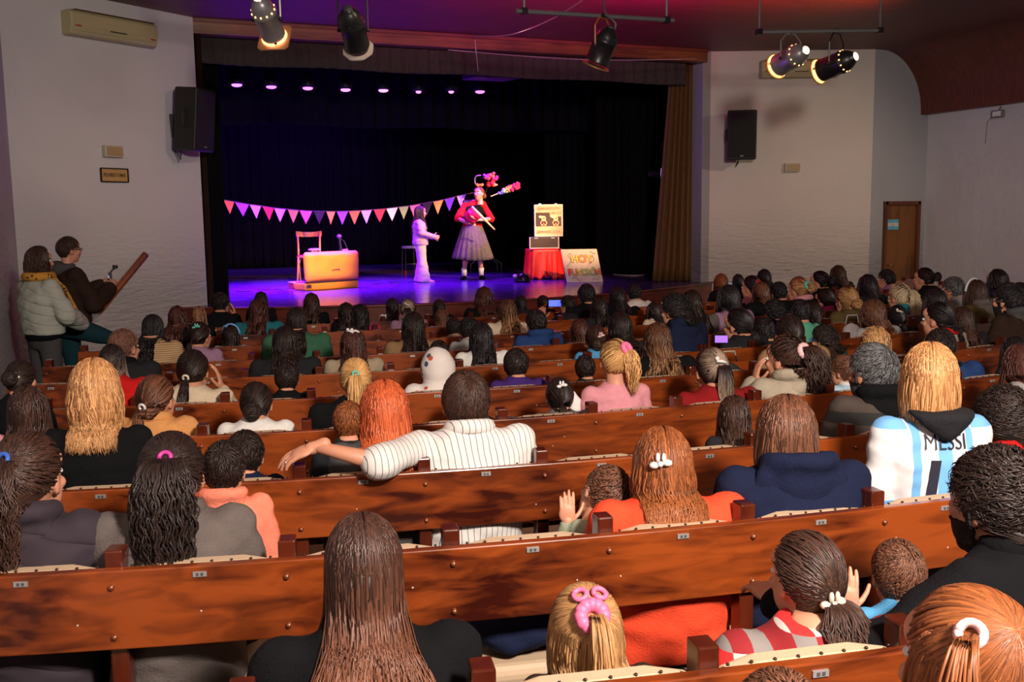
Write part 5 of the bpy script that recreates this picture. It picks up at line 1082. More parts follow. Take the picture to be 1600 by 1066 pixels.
# seventh row
p_(6, 240, 490, 38, 'curly_long', 'black', 'knit', 'woman in striped tan sweater with long black hair, left side', vy=32, adult=True)
p_(6, 313, 502, 34, 'ponylow', 'dark', 'lilac', 'girl with dark hair and blue-white clip, facing right', vy=40, adult=False, acc=[('bow', 30, 40, 'mint')])
p_(6, 463, 479, 38, 'longish', 'dark', 'green', 'woman in green sweater with glossy dark hair', yaw=16, adult=True, pose='wide')
p_(6, 646, 486, 40, 'straight_long', 'dark', 'tan', 'woman with long dark hair and tan sweater, centre', yaw=16, adult=True)
p_(6, 733, 494, 32, 'short', 'black', 'lightgrey', 'boy in light grey top left of the sleek black hair', yaw=16, adult=False)
p_(6, 837, 483, 34, 'short', 'black', 'blue', 'boy in dark blue hooded sweatshirt, centre', vy=-25, fit='hoodie', hood='blue', adult=False)
p_(6, 905, 497, 32, 'long', 'mahogany', 'charcoal', 'girl with long reddish dark hair above the light blue top girl', vy=-18, adult=False)
p_(6, 1080, 452, 34, 'straight_long', 'dark', 'grey', 'woman with long dark hair right of the navy hooded man', vy=-20, adult=True)
p_(6, 1136, 444, 38, 'long', 'black', 'lilac', 'woman in lilac top with long black hair, looking left', vy=-50, adult=True)
p_(6, 1209, 467, 34, 'curly_short', 'black', 'black', 'dark-haired person in black between ponytail woman and mint T-shirt', vy=-40, adult=True)
p_(6, 1322, 447, 34, 'bunlow', 'darkblonde', 'olive', 'woman in olive brown coat with tousled dark blonde hair', vy=-40, fit='coat', adult=True, pose='wide')
p_(6, 1404, 443, 38, 'ponycurl_curl', 'pale', 'teal', 'woman with platinum curly ponytail and teal scarf', vy=-50, collar='teal', adult=True)
p_(6, 1488, 432, 31, 'short', 'grey', 'lightgrey', 'man with short greying hair and light grey collar, looking left', vy=-62, adult=True)
p_(6, 1268, 470, 34, 'long', 'dark', 'black', 'girl with long dark hair directly behind the mint T-shirt', vy=-30, adult=False)
p_(5, 1400, 476, 30, 'ponylow', 'black', 'black', 'dark-haired girl with pale clip below the platinum ponytail', vy=-30, adult=False, acc=[('clip', -20, 30, 'cream')])
# eighth row
p_(7, 278, 477, 34, 'longish', 'mahogany', 'black', 'woman in black with reddish dark hair near the left stage wall', yaw=20, adult=True, pose='wide')
p_(7, 361, 507, 33, 'longish', 'dark', 'lightgrey', 'girl with pale blue headband and dark hair, left side', yaw=20, adult=False, acc=[('band', 0, 0, 'skyblue'), ('bow', -60, 55, 'skyblue')])
p_(7, 709, 496, 25, 'short', 'black', 'beige', 'small boy with cropped dark hair and big ears, centre', yaw=18, adult=False)
p_(7, 793, 466, 36, 'curly_long', 'ombre', 'cream', 'woman with long curly brown hair and cream top, centre', yaw=20, adult=True)
p_(7, 936, 463, 32, 'longish', 'dark', 'charcoal', 'girl with smooth dark hair below the painted sign', vy=-16, adult=False)
p_(7, 1020, 472, 26, 'longish', 'dark', 'cream', 'child in cream fluffy coat beside the navy hooded man', vy=-50, adult=False, fit='coat')
p_(7, 1188, 440, 33, 'longish', 'brown', 'black', 'woman in black leather jacket with reddish brown hair', vy=-35, fit='coat', adult=True)
p_(7, 1246, 432, 33, 'bun', 'darkblonde', 'black', 'woman with dark blonde bun held by a mint scrunchie', vy=-58, acc=[('scrunchie', -12, 18, 'mint')], collar='pink', adult=True)
p_(7, 1288, 450, 32, 'bunlow', 'dark', 'hotpink', 'girl with highlighted dark hair and hot pink collar', vy=-58, adult=False, collar='hotpink')
p_(7, 1354, 428, 34, 'long', 'black', 'charcoal', 'woman with long black hair left of the man by the door', vy=-35, adult=True)
p_(7, 1442, 418, 27, 'bun', 'dark', 'black', 'woman in black with small high bun in front of the door edge', vy=-75, adult=True)
p_(6, 1556, 420, 35, 'curly_bob', 'black', 'purple', 'woman with dark curly hair against the rough right wall', vy=-68, adult=True)
p_(7, 1216, 440, 26, 'short', 'black', 'black', 'small dark head left of the mint scrunchie bun', vy=-30, adult=False)
p_(5, 1592, 441, 26, 'short', 'dark', 'charcoal', 'dark head cut by the right edge below the wall', vy=-50, adult=True)
# ninth row
p_(8, 311, 478, 28, 'longish', 'lightbrown', 'black', 'child with light brown hair near the left stage wall', yaw=18, adult=False)
p_(8, 404, 466, 32, 'long', 'mahogany', 'teal', 'woman with dark reddish hair and teal sleeve, hand raised to face', yaw=20, adult=True)
p_(8, 541, 472, 27, 'long', 'dark', 'black', 'dark-haired girl, left one of the pair right of the orange suitcase', yaw=20, adult=False)
p_(8, 563, 474, 30, 'long', 'black', 'hotpink', 'dark-haired girl in crimson top right of the orange suitcase', yaw=20, adult=False)
p_(8, 638, 467, 26, 'pony_thick', 'ashombre', 'lilac', 'girl with silver-clipped ponytail below the child on stage', yaw=22, adult=False, acc=[('clip', 0, 30, 'silver')])
p_(8, 690, 482, 26, 'longish', 'brown', 'lilac', 'small girl with light brown hair in front of the stage, centre', yaw=18, adult=False)
p_(8, 916, 443, 29, 'short', 'black', 'black', 'man in black with short black hair below the painted sign', vy=-20, adult=True, fit='coat', pose='wide')
p_(8, 964, 447, 29, 'long', 'black', 'black', 'woman with long black hair left of the outstretched arm', vy=-20, adult=True)
p_(8, 1173, 430, 28, 'ponylow', 'black', 'palepink' if False else 'pink', 'girl with red hair bow and pale pink top near the right wall', vy=-60, adult=False, acc=[('bow', -25, 25, 'red')])
p_(8, 1279, 423, 27, 'bun', 'black', 'black', 'woman with black bun looking left by the right wall', vy=-75, adult=True)
p_(8, 1384, 420, 28, 'buzz', 'black', 'lilac', 'man with short black hair in front of the brown door', vy=-65, adult=True)
# farthest row
p_(9, 346, 456, 28, 'short', 'black', 'black', 'child with black hair by the left stage corner, hand at face', yaw=35, adult=False, pose='handfaceR')
p_(9, 408, 455, 25, 'longish', 'black', 'black', 'dark head in the farthest row left of the orange suitcase', yaw=18, adult=False)
p_(9, 487, 457, 27, 'long', 'darkbrown', 'black', 'girl with long dark hair right below the orange suitcase', yaw=18, adult=False)
p_(9, 613, 465, 24, 'longish', 'black', 'white', 'black-haired child in white in the farthest row left of stage child', yaw=22, adult=False)
p_(9, 686, 467, 23, 'longish', 'dark', 'black', 'small dark head in the farthest row right of the child on stage', yaw=20, adult=False)
p_(9, 756, 447, 34, 'curly_bob', 'mahogany', 'black', 'woman with big reddish curly hair right below the performer', yaw=18, adult=True)
p_(9, 813, 461, 23, 'longish', 'black', 'black', 'black-haired child left below the red cloth table', yaw=12, adult=False)
p_(9, 848, 461, 20, 'ponylow', 'dark', 'black', 'girl with dark ponytail and red band below the red cloth', yaw=10, adult=False, acc=[('tie', 0, -16, 'red')])
PHN, PHI = p_(8, 887, 461, 24, 'short', 'dark', 'charcoal', 'person filming with a glowing phone in the farthest row', vy=-45, adult=True, pose='phone')
p_(9, 990, 443, 24, 'short', 'black', 'white', 'child in white sleeve stretching one arm out to the right', vy=-25, adult=False, pose='wave')
p_(9, 1126, 427, 27, 'longish', 'auburn', 'black', 'person with reddish light brown hair near the right stage corner', vy=-20, adult=False)
p_(9, 1193, 420, 26, 'longish', 'black', 'black', 'black-haired person silhouetted against the right wall', vy=-35, adult=True)
p_(9, 1308, 414, 26, 'long', 'darkbrown', 'black', 'tall dark-haired person against the right wall, left of the door', vy=-40, adult=True)
p_(9, 1152, 428, 20, 'longish', 'black', 'charcoal', 'dark profile beside a small screen near the right wall', vy=-60, adult=False)
# printed hood of the child in white
_c = np.array(HWI['p']['head'])*HWI['B']; hs_ = HWI['hs']; mb = MB(); mb.ell(_c+np.array([0, -.018, .010])*hs_, np.array([.098, .108, .122])*hs_, 26, 18); mb.ell(_c+np.array([0, -.03, -.10])*hs_, np.array([.10, .085, .09])*hs_, 20, 12); mb.ell(_c+np.array([0, .10, .0])*hs_, (.001, .001, .001))
V, F, _ = mb.arr(); V, F = remesh(V, F, .012, 5, .006); link('hood', mesh('hood', V, F, None, True), tm('hooded_print'), HW)
# lettering on the football shirt, laid on the cloth
def on_cloth(info, root, key, txt, cx, cz, size, sx, shear, m, nm, bold=.0, sep=0):
    me = TOPS[key]; B = info['B']; bv = BVHTree.FromPolygons([Vector(np.array(v.co)*B) for v in me.vertices], [tuple(p.vertices) for p in me.polygons])
    V, F = text_mb(txt, size, .0008, sx, bold); out = []
    for v in V:
        x = cx+v[0]+shear*v[1]; z = cz+v[1]; h = bv.ray_cast(Vector((x, -1, z)), Vector((0, 1, 0)))[0]
        y = (h.y if h is not None else -.1)-.006-max(0, v[2]); out.append((x, y, z))
    MB().add(out, F).build(nm, m, root)
INK = mat('shirt_ink', (.012, .012, .03), .6); b0 = JI['B']; nkz = 1.375*b0[2]
on_cloth(JI, JK, 'stand_long_hoodie', 'MESSI', .002, nkz-.072, .078, .80, 0, INK, 'lettering', -.0006)
on_cloth(JI, JK, 'stand_long_hoodie', '10', .01, nkz-.232, .25, .9, .10, INK, 'shirt_number', .006)
# wedding ring and small items
w0 = np.array(SI['p']['wr'][0])*SI['B']; mb = MB(); c_ = w0+np.array([-.112, .0, -.052]); mb.tube([c_+np.array([.35*.009*math.sin(a), math.cos(a)*.010, math.sin(a)*.010]) for a in np.linspace(0, 6.283, 13)], .0022, 5); mb.build('ring', mat('silver_ring', (.7, .7, .72), .2, 1), SH, smooth=True)
_w = np.array(PHI['p']['wr'][0])*PHI['B']; R_ = Matrix.Rotation(-PHI['by'], 3, 'Z'); wp = np.array(PHI['o'])+np.array(R_ @ Vector(_w+np.array([.02, .05, .07])))
P = at_dist(868, 474, float(np.linalg.norm(wp[:2]-CAM[:2]))); t_ = thing('smartphone', 'glowing smartphone held up in the farthest row below the red cloth', 'phone', tuple(P), -math.radians(24))
MB().box((0, 0, 0), (.15, .008, .075)).build('phone_case', BLKM, t_, bevel=.004); MB().box((0, -.005, 0), (.138, .002, .066)).build('screen', mat('phone_screen', (.05, .08, .5), .3, emit=(.10, .15, 1.), es=1.4), t_)
P = at_dist(1127, 530, 7.2); t_ = thing('smartphone', 'glowing smartphone with violet screen held beside the dark jacket woman', 'phone', tuple(P), -math.radians(30))
MB().box((0, 0, 0), (.10, .008, .06)).build('phone_case', BLKM, t_, bevel=.004); MB().box((0, -.005, 0), (.09, .002, .05)).build('screen', mat('violet_screen', (.2, .08, .5), .3, emit=(.35, .15, 1.), es=1.2), t_)
P = at_dist(1142, 448, 13.2); t_ = thing('tablet', 'small pale screen near the right wall beside dark heads', 'tablet', tuple(P), -math.radians(30)); MB().box((0, 0, 0), (.2, .01, .13)).build('tablet_case', BLKM, t_, bevel=.004); MB().box((0, -.007, 0), (.18, .003, .115)).build('screen', mat('tablet_screen', (.2, .3, .35), .3, emit=(.25, .38, .45), es=.35), t_)
# bags and coats on the benches
def bag(k, u, v, sc, m, label, name='bag', off=.3, cat='bag', seed=0):
    P, _, _ = head_pos(k, u, v, 40, 'short', off, .9); rnd = random.Random(seed); mb = MB(); base = rowZ(k)-.43
    mb.ell((0, 0, sc[2]*.5), (sc[0]*.5, sc[1]*.5, sc[2]*.52), 16, 10); mb.ell((sc[0]*.2, 0, sc[2]*.35), (sc[0]*.36, sc[1]*.5, sc[2]*.36), 12, 8)
    V, F, _ = mb.arr(); V, F = remesh(V, F, .014, 4, .012, 9); t_ = thing(name, label, cat, (P[0], P[1], base)); link('bag_body' if cat == 'bag' else 'folded_cloth', mesh(name, V, F, None, True), m, t_)
    if cat == 'bag': MB().tube([(-.07, 0, sc[2]), (-.05, 0, sc[2]+.07), (.05, 0, sc[2]+.07), (.07, 0, sc[2])], .006, 6).build('bag_handle', m, t_, smooth=True)
bag(4, 1137, 550, (.28, .16, .44), tm('zebra'), 'black and cream striped bag right of the dark red sweater', seed=3)
bag(2, 965, 700, (.22, .14, .20), mat('lilac_film', (.35, .22, .42), .25), 'crumpled lilac plastic bag on the bench in front of the auburn hair', 'plastic_bag', seed=4)
bag(5, 345, 540, (.24, .14, .38), mat('blue_nylon', (.01, .16, .42), .5), 'bright blue jacket draped on the bench beside the cream sweater woman', 'jacket', cat='jacket', seed=5)
bag(5, 1330, 522, (.30, .12, .50), mat('pale_canvas', (.30, .26, .26), .8), 'pale canvas bag with dark strap hung over the pew, right side', 'bag', seed=6)
sc_ = np.array([0, 0, 0]); P, _, _ = head_pos(3, 898, 588, 40, 'short', .30, .9)
mb = MB(); mb.loft([((0, 0, -.20), .05, .03), ((.006, 0, -.08), .045, .03), ((.0, 0, .02), .04, .03), ((-.02, .0, .075), .02, .02)], 14); V, F, _ = mb.arr(); V, F = remesh(V, F, .01, 4, .006); o = link('headscarf', mesh('headscarf', V, F, None, True), mat('white_scarf', (.75, .72, .70), .7), None, tuple(P-np.array([0, 0, .03]))); tag(o, 'white headscarf hanging behind the girl with the white bow', 'scarf')
# things on the floor between the nearest rows
def lump(P, r, m, label, name, cat, seed=1):
    mb = MB(); mb.ell((0, 0, r[2]), r, 18, 11); mb.ell((r[0]*.4, r[1]*.3, r[2]*.7), (r[0]*.6, r[1]*.7, r[2]*.6), 12, 8); V, F, _ = mb.arr(); V, F = remesh(V, F, .012, 3, .015, 8); o = link(name, mesh(name, V, F, None, True), m, None, tuple(P)); tag(o, label, cat)
for xx, dx in ((-3.62, 0),):
    P = np.array([xx-.30, rowY(1, xx)+.34, rowZ(1)-.428]); lump(P, (.22, .16, .07), fm('navy'), 'dark navy jacket folded on the second pew seat', 'folded_jacket', 'jacket')
P = np.array([-3.72, rowY(1, -3.72)+.33, rowZ(1)-.428]); o = MB().box((0, 0, .03), (.26, .2, .06), rz=.1).build('paper_bag', mat('kraft_paper', (.38, .24, .10), .8), None, tuple(P), bevel=.006); tag(o, 'flat brown paper bag lying on the second pew seat', 'paper bag')
P = np.array([-2.95, rowY(2, -2.95)+.8, floorZ(-9.5)]); lump(P, (.15, .1, .12), fm('darkgrey'), 'dark shoulder bag on the floor two rows ahead of the auburn hair', 'shoulder_bag', 'bag')
# ------------------------------------------------------------------ the couple standing by the left wall
def standing(u, vtop, D, height, style, hcol, pose, topc, label, yaw, byaw, hs=1., fit='coat', legs='charcoal', feetz=None, lod=1, sleeve='long', bs=None, sk=0, skirt=None, pitch=0, roll=0, acc=(), shoes='black', name='person', rootz=None, topkw=None, **kw):
    d = ray(u, vtop); P = CAM+d/np.linalg.norm(d[:2])*D; P[2] -= .131*hs; fz = feetz if feetz is not None else floorZ(P[1]); p = pose; sz = (P[2]-fz)/p['head'][2]; b_ = bs or sz; B = np.array([b_, b_, sz]); by = math.radians(byaw); yw = math.radians(yaw)
    R = np.array([[math.cos(-by), -math.sin(-by), 0], [math.sin(-by), math.cos(-by), 0], [0, 0, 1]]); hl = np.array(p['head'])*B; o = P-R@hl
    root = thing(name, label, 'person', (o[0], o[1], fz), -by); V, F, mi = body_arrays(p, .008, yw-by, hs, B, pitch, roll, legs=True); link('body', mesh('body', V, F, mi, True), [skin(sk), LIP, EYE, IRIS, BROW], root)
    kw2 = {'coat': dict(infl=.024, hem=.02, puff=.01), 'puffy': dict(infl=.030, puff=.016, wr=.012, hem=-.09), '': {}, 'hoodie': dict(infl=.02)}[fit]; kw2 = dict(kw2); kw2['sleeve'] = sleeve; kw2['vox'] = .012
    if topkw: kw2.update(topkw)
    V, F = top_arrays(p, **kw2); t2 = link('padded_jacket' if fit == 'puffy' else 'top', mesh('top', V*B, F, None, True), tm(topc), root)
    if legs: V, F = trousers_arrays(p); link('trousers', mesh('trousers', V*B, F, None, True), tm(legs), root)
    for s in (0, 1):
        a = np.array(p['an'][s])*B; V, F = shoe_arrays(a, p.get('toe', [(0, 1), (0, 1)])[s]); link('shoe', mesh('shoe', V, F, None, True), fm(shoes), root)
    spawn_hair(root, style, hcol, hs, hl, yw-by, lod, 3, dict(acc=acc, **kw), pitch, roll)
    return root, dict(P=P, B=B, hl=hl, o=(o[0], o[1], fz), by=by, yw=yw, hs=hs, p=p)
ph_pose = stand_pose(el=[(-.23, .09, 1.07), (.22, .10, 1.07)], wr=[(-.05, .30, 1.20), (.06, .32, 1.18)], hd=[(.2, .6, 1), (-.1, .5, 1)], palm=[(.5, 1, -.3), (-.5, 1, -.3)], hk=['grip', 'grip'], kn=[(-.10, .03, .47), (.11, .34, .72)], an=[(-.10, -.02, .07), (.13, .32, .30)], W=1.0)
MN, MI = standing(107, 369, 10.2, 1.75, 'short', 'darkbrown', ph_pose, 'brown', 'man in brown padded jacket filming with a small camera by the left wall', 70, 66, hs=1.02, fit='puffy', legs='darkteal', acc=[('glasses', 0, 0, 'black')], beard=False)
mb = MB(); nk = np.array(MI['p']['neck'])*MI['B']; mb.ell(nk+np.array([0, -.09, .0]), (.12, .075, .08), 16, 10); mb.tube([nk+np.array([math.sin(a)*.10, -.02+math.cos(a)*-.085, .02]) for a in np.linspace(-2.2, 2.2, 13)], .035, 9); V, F, _ = mb.arr(); V, F = remesh(V, F, .012, 5, .006); link('hood', mesh('hood', V, F, None, True), fm('darkgrey'), MN)
RB = Matrix.Rotation(-MI['by'], 3, 'Z'); wl_ = np.array(MI['p']['wr'][0])*MI['B']; cp = np.array(MI['o'])+np.array(RB @ Vector(wl_+np.array([.05, .07, .10])))
t_ = thing('camcorder', 'small black handheld gimbal camera held up by the man', 'camera', tuple(cp), -MI['by']); MB().tube([(0, 0, -.07), (0, 0, .03)], .016, 10).build('grip', BLKM, t_); MB().tube([(0, 0, .03), (.0, .03, .06), (0, .05, .07)], .008, 8).build('gimbal_arm', BLKM, t_); MB().box((0, .055, .085), (.05, .035, .035)).build('camera_head', BLKM, t_, bevel=.006); MB().box((0, -.017, -.01), (.02, .003, .03)).build('screen', mat('cam_screen', (.3, .4, .6), .3, emit=(.4, .5, .8), es=.6), t_)
wp_ = stand_pose(el=[(-.25, .06, 1.08), (.26, .06, 1.08)], wr=[(-.12, .26, .98), (.13, .27, .98)], hd=[(.8, .5, 0), (-.8, .5, 0)], palm=[(0, -1, 0), (0, -1, 0)], hk=['relaxed', 'relaxed'])
WN, WI = standing(62, 386, 9.7, 1.66, 'curly_bob', 'darkbrown', wp_, 'puffer_mint', 'woman in pale mint padded jacket with leopard scarf by the left wall', 78, 56, hs=.98, hair_k=1.12, fit='puffy', legs='darkgrey')
nk = np.array(WI['p']['neck'])*WI['B']; mb = MB(); mb.tube([nk+np.array([math.sin(a)*.115, math.cos(a)*.10, .03]) for a in np.linspace(0, 6.0, 15)], .042, 10); mb.tube([nk+np.array(q) for q in ((.10, .08, .02), (.12, .16, -.08), (.16, .20, -.20), (.18, .23, -.33))], [.04, .045, .05, .06], 8, flat=.35); V, F, _ = mb.arr(); V, F = remesh(V, F, .012, 3, .008); link('scarf', mesh('scarf', V, F, None, True), tm('leopard'), WN)
mb = MB(); mb.loft([((0, 0, .86*WI['B'][2]), .185, .135), ((0, 0, .93*WI['B'][2]), .19, .14)], 20); mb.build('waistband', fm('black'), WN, smooth=True)
# ------------------------------------------------------------------ on the stage
ppose = stand_pose(head=(-.12, .14, 1.47), neck=(-.06, .06, 1.345), chest=(-.03, .02, 1.19), sh=[(-.20, .05, 1.29), (.13, .05, 1.27)], el=[(-.34, .12, 1.04), (.28, .20, 1.06)], wr=[(-.10, .34, 1.03), (.08, .36, .97)], hd=[(1, .25, .15), (-1, .2, .0)], palm=[(0, -1, -.2), (0, -.3, -1)], hk=['grip', 'grip'],
    hj=[(-.085, 0, .86), (.085, 0, .86)], kn=[(-.13, .01, .47), (.13, .01, .47)], an=[(-.15, -.01, .07), (.16, -.01, .07)], toe=[(-.25, 1), (.35, 1)])
Dp = float(np.linalg.norm(onZ(757, 437, 0)[:2]-CAM[:2]))
PR, PI_ = standing(748, 291, Dp, 1.6, 'bunlow', 'auburn', ppose, 'red', 'performer in red top, black waistcoat and pleated grey skirt on stage', 236, 196, hs=1.02, fit='', legs=None, feetz=0., sleeve='mid', bs=.98, sk=0, roll=.1, pitch=-.15, acc=[], shoes='black')
B = PI_['B']
mb = MB(); mb.loft([((0, 0, .98*B[2]), .185, .142), ((-.01, .0, 1.08*B[2]), .178, .138), ((-.03, .02, 1.17*B[2]), .205, .148), ((-.035, .035, 1.23*B[2]), .190, .135), ((-.045, .045, 1.28*B[2]), .135, .105)], 26, power=2.3); mb.build('waistcoat', fm('black'), PR, smooth=True)
def skirt(root, z0, z1, r0, r1, m, n=120, pleats=22, ry=.8):
    V = []; rows_ = 14
    for side in (0, 1):
        for j in range(rows_):
            t = j/(rows_-1); z = z1+(z0-z1)*t; r = r1+(r0-r1)*t**.85-.006*side
            for i in range(n): a = 2*math.pi*i/n; q = r*(1+.055*t*math.sin(a*pleats+.8*math.sin(a*3))); V.append((math.cos(a)*q, math.sin(a)*q*ry, z+(.02*math.sin(a*2+1)*t)))
    F = []; o = n*rows_
    for j in range(rows_-1):
        for i in range(n): k2 = (i+1) % n; a, b_ = j*n+i, j*n+k2; F += [(a, a+n, b_+n, b_), (o+a, o+b_, o+b_+n, o+a+n)]
    for i in range(n): k2 = (i+1) % n; F += [(i, k2, o+k2, o+i), (o-n+i, o+o-n+i, o+o-n+k2, o-n+k2)]
    link('skirt', mesh('skirt', V, F, None, True), m, root)
skirt(PR, .36, 1.0, .36, .15, mat('grey_tweed', (.105, .088, .066), .9, bump=.8, bscale=60, var=.5))
mb = MB(); mb.loft([((0, 0, .955), .152, .122), ((0, 0, 1.035), .160, .126)], 24); mb.build('waistband', mat('pale_sash', (.62, .42, .33), .8), PR, smooth=True)
for s in (0, 1):
    a = np.array(ppose['an'][s])*B; MB().tube([a+np.array([0, 0, -.02]), a+np.array([0, 0, .13])], [.042, .05], 14).build('sock', mat('white_sock', (.75, .72, .7), .9), PR, smooth=True)
# hat ribbon bow on her head
mb = MB(); c_ = PI_['hl']+np.array([-.02, -.02, .155]);
for s in (-1, 1): mb.ell(c_+np.array([s*.038, 0, .0]), (.036, .024, .027), 12, 8, M_=np.array(Matrix.Rotation(s*-.4, 3, 'Y')))
mb.ell(c_, (.02, .02, .02), 8, 6); mb.build('hair_bow', mat('orange_bow', (.85, .28, .02), .7), PR, smooth=True)
RP = np.array(Matrix.Rotation(-PI_['by'], 3, 'Z')); PO = np.array(PI_['o'])
def pw(l): return PO+RP@np.array(l)
Dy = lambda u, v, dd=0: at_dist(u, v, Dp+dd)
# backpack carrying hook, flower and duster
c_ = (pw((0, -.17, 1.2))); t_ = thing('backpack_frame', 'dark backpack frame worn by the performer holding her props', 'backpack', tuple(c_), -PI_['by']); MB().box((0, 0, 0), (.30, .10, .42)).build('pack_body', BLKM, t_, bevel=.03)
MB().tube([(-.12, .06, .18), (-.15, .2, .20), (-.15, .32, .05)], .012, 6).build('strap', BLKM, t_); MB().tube([(.12, .06, .18), (.13, .2, .18), (.13, .3, .05)], .012, 6).build('strap', BLKM, t_)
def rel(P, c): return tuple(np.array(P)-np.array(c))
a, b_ = Dy(757, 305, .12), Dy(767, 281, .12); t_ = thing('paper_flower_bunch', 'bunch of red and pink paper flowers sticking up behind the performer', 'flowers', tuple(a)); MB().tube([(0, 0, 0), tuple((b_-a)*.6), tuple(b_-a)], .006, 6).build('stem', BLKM, t_)
for (u, v, r, c) in ((762, 276, .055, (.8, .10, .22)), (769, 273, .05, (.85, .25, .12)), (774, 278, .045, (.7, .05, .2)), (766, 285, .07, (.75, .02, .02)), (773, 288, .04, (.75, .35, .2)), (758, 275, .035, (.35, .1, .6))):
    P = Dy(u, v, .10); mb = MB(); rnd = random.Random(u)
    for _ in range(9): q = norm([rnd.gauss(0, 1) for _ in range(3)])*r*.8; mb.ell(P-a+q, (r*.62, r*.62, r*.5), 8, 6)
    mb.build('flower', mat('flower_%d%d' % (u, v), c, .7), t_, smooth=True)
a, b_ = Dy(767, 307, .1), Dy(808, 290, .1); t_ = thing('feather_duster', 'rainbow feather duster on a stick pointing up right of the performer', 'duster', tuple(a)); d_ = b_-a; MB().tube([(0, 0, 0), tuple(d_*.4)], .009, 8).build('handle', mat('pale_stick', (.75, .55, .4), .5), t_)
for i, (s0, s1, r, c) in enumerate(((.36, .52, .045, (.18, .25, .8)), (.48, .66, .055, (.35, .55, .2)), (.6, .8, .06, (.85, .3, .08)), (.76, 1.02, .075, (.85, .03, .15)))):
    mb = MB(); rnd = random.Random(i)
    for _ in range(26):
        s = rnd.uniform(s0, s1); q = norm([rnd.gauss(0, 1) for _ in range(3)])*r*.6; mb.ell(d_*s+q, (r*.42, r*.42, r*.42), 7, 5)
    mb.build('feathers', mat('feather_%d' % i, c, .9), t_, smooth=True)
cable([Dy(752, 274, .15), Dy(745, 275, .15), Dy(742, 280, .15), Dy(743, 288, .15)], .011, mat('silver_hook', (.5, .45, .5), .3, .6), 'curved silver hook rising behind the head of the performer', 'hook')
# striped drum held in front
P = Dy(737, 338, -.34); t_ = thing('drum', 'small crimson drum held by the performer', 'drum', tuple(P)); Rr = np.array(Matrix.Rotation(.5, 3, 'Y') @ Matrix.Rotation(.9, 3, 'X')); mb = MB().loft([((0, 0, -.07), .115, .115), ((0, 0, .0), .125, .125), ((0, 0, .07), .115, .115)], 28); V, F, mi = mb.arr(); MB().add(V@Rr.T, F).build('shell', mat('crimson_gloss', (.55, .008, .05), .25), t_, smooth=True)
for z in (-.07, .07):
    mb = MB().tube([Rr@np.array([.118*math.cos(a), .118*math.sin(a), z]) for a in np.linspace(0, 6.283, 25)], .009, 6); mb.build('hoop', mat('dark_red_hoop', (.12, .01, .01), .3), t_, smooth=True)
a, b_ = Dy(737, 323, -.5), Dy(773, 359, -.42); c_ = (a+b_)/2; o = MB().tube([a-c_, (a-c_)*.3, b_-c_], [.022, .024, .012], 10).build('wooden_stick', mat('pale_wood_stick', (.72, .45, .20), .5), None, tuple(c_), smooth=True); tag(o, 'long pale wooden stick held across the skirt by the performer', 'stick')
# girl on the stage
gp = stand_pose(el=[(-.23, .0, 1.08), (.22, .03, 1.08)], wr=[(-.13, .22, .98), (.10, .24, 1.0)], hd=[(.6, .7, -.2), (-.6, .7, -.1)], palm=[(0, -1, 0), (0, -1, 0)], an=[(-.12, -.01, .07), (.12, .05, .07)], kn=[(-.10, .01, .47), (.10, .03, .47)], toe=[(-.1, 1), (.2, 1)])
Dg = float(np.linalg.norm(onZ(655, 441, 0)[:2]-CAM[:2])); PKM = mat('pale_pink_cotton', (.52, .32, .34), .9, bump=.3); 
GN, GI = standing(657, 321, Dg, 1.3, 'curly_long', 'darkbrown', gp, PKM, 'girl in pale pink shirt and wide white trousers standing on stage', 105, 110, hs=.92, fit='hoodie', legs=None, feetz=0., sk=0, shoes='cream', bs=.98)
Bg = GI['B']; mb = MB(); mb.loft([((0, 0, .80*Bg[2]), .135, .11), ((0, 0, .92*Bg[2]), .13, .10)], 20)
for s in (0, 1):
    h, kk, an = [np.array(gp[q][s])*Bg for q in ('hj', 'kn', 'an')]; mb.loft([(an+np.array([0, 0, -.045]), .108, .125), (lerp(an, kk, .5), .088, .098), (kk, .074, .08), (lerp(kk, h, .6), .082, .092), (h, .088, .098)], 22)
V, F, _ = mb.arr(); V, F = remesh(V, F, .011, 4, .008); link('trousers', mesh('flares', V, F, None, True), mat('cream_denim', (.54, .44, .40), .85, bump=.3), GN)
# bentwood chair on stage
CW = wood('chair_wood', (.30, .09, .02), (.60, .22, .05), (6, 6, 3), .3, .4)
Pc = onZ(484, 441, 0); rzc = -.25; t_ = thing('chair', 'wooden bentwood chair with red seat behind the orange suitcase', 'chair', tuple(Pc), rzc)
for sx in (-1, 1):
    MB().tube([(sx*.17, .17, 0), (sx*.18, .16, .25), (sx*.185, .17, .46), (sx*.19, .23, .70), (sx*.195, .26, .84)], [.016, .018, .019, .018, .016], 10).build('rear_leg', CW, t_, smooth=True)
    MB().tube([(sx*.20, -.20, 0), (sx*.18, -.17, .25), (sx*.165, -.155, .45)], [.014, .018, .020], 10).build('front_leg', CW, t_, smooth=True)
    MB().tube([(sx*.175, -.14, .30), (sx*.14, -.05, .40), (sx*.10, .02, .43)], .009, 8).build('brace', CW, t_, smooth=True)
MB().loft([((0, 0, .435), .205, .20), ((0, 0, .465), .215, .21)], 28, power=3).build('seat_frame', CW, t_, smooth=False, bevel=.006); MB().loft([((0, 0, .465), .19, .185), ((0, 0, .478), .18, .175)], 28, power=3).build('seat_pad', mat('red_leather', (.45, .02, .02), .4), t_)
mb = MB(); n = 12; V = []
for i in range(n+1):
    a = -1+2*i/n; x = a*.225; y = .265-.05*(1-a*a)*-1
    for yy, zz in ((y, .80+.012*(1-a*a)*-1), (y+.018, .80), (y+.018, .895-.02*(1-a*a)), (y, .895-.02*(1-a*a))): V.append((x, yy, zz))
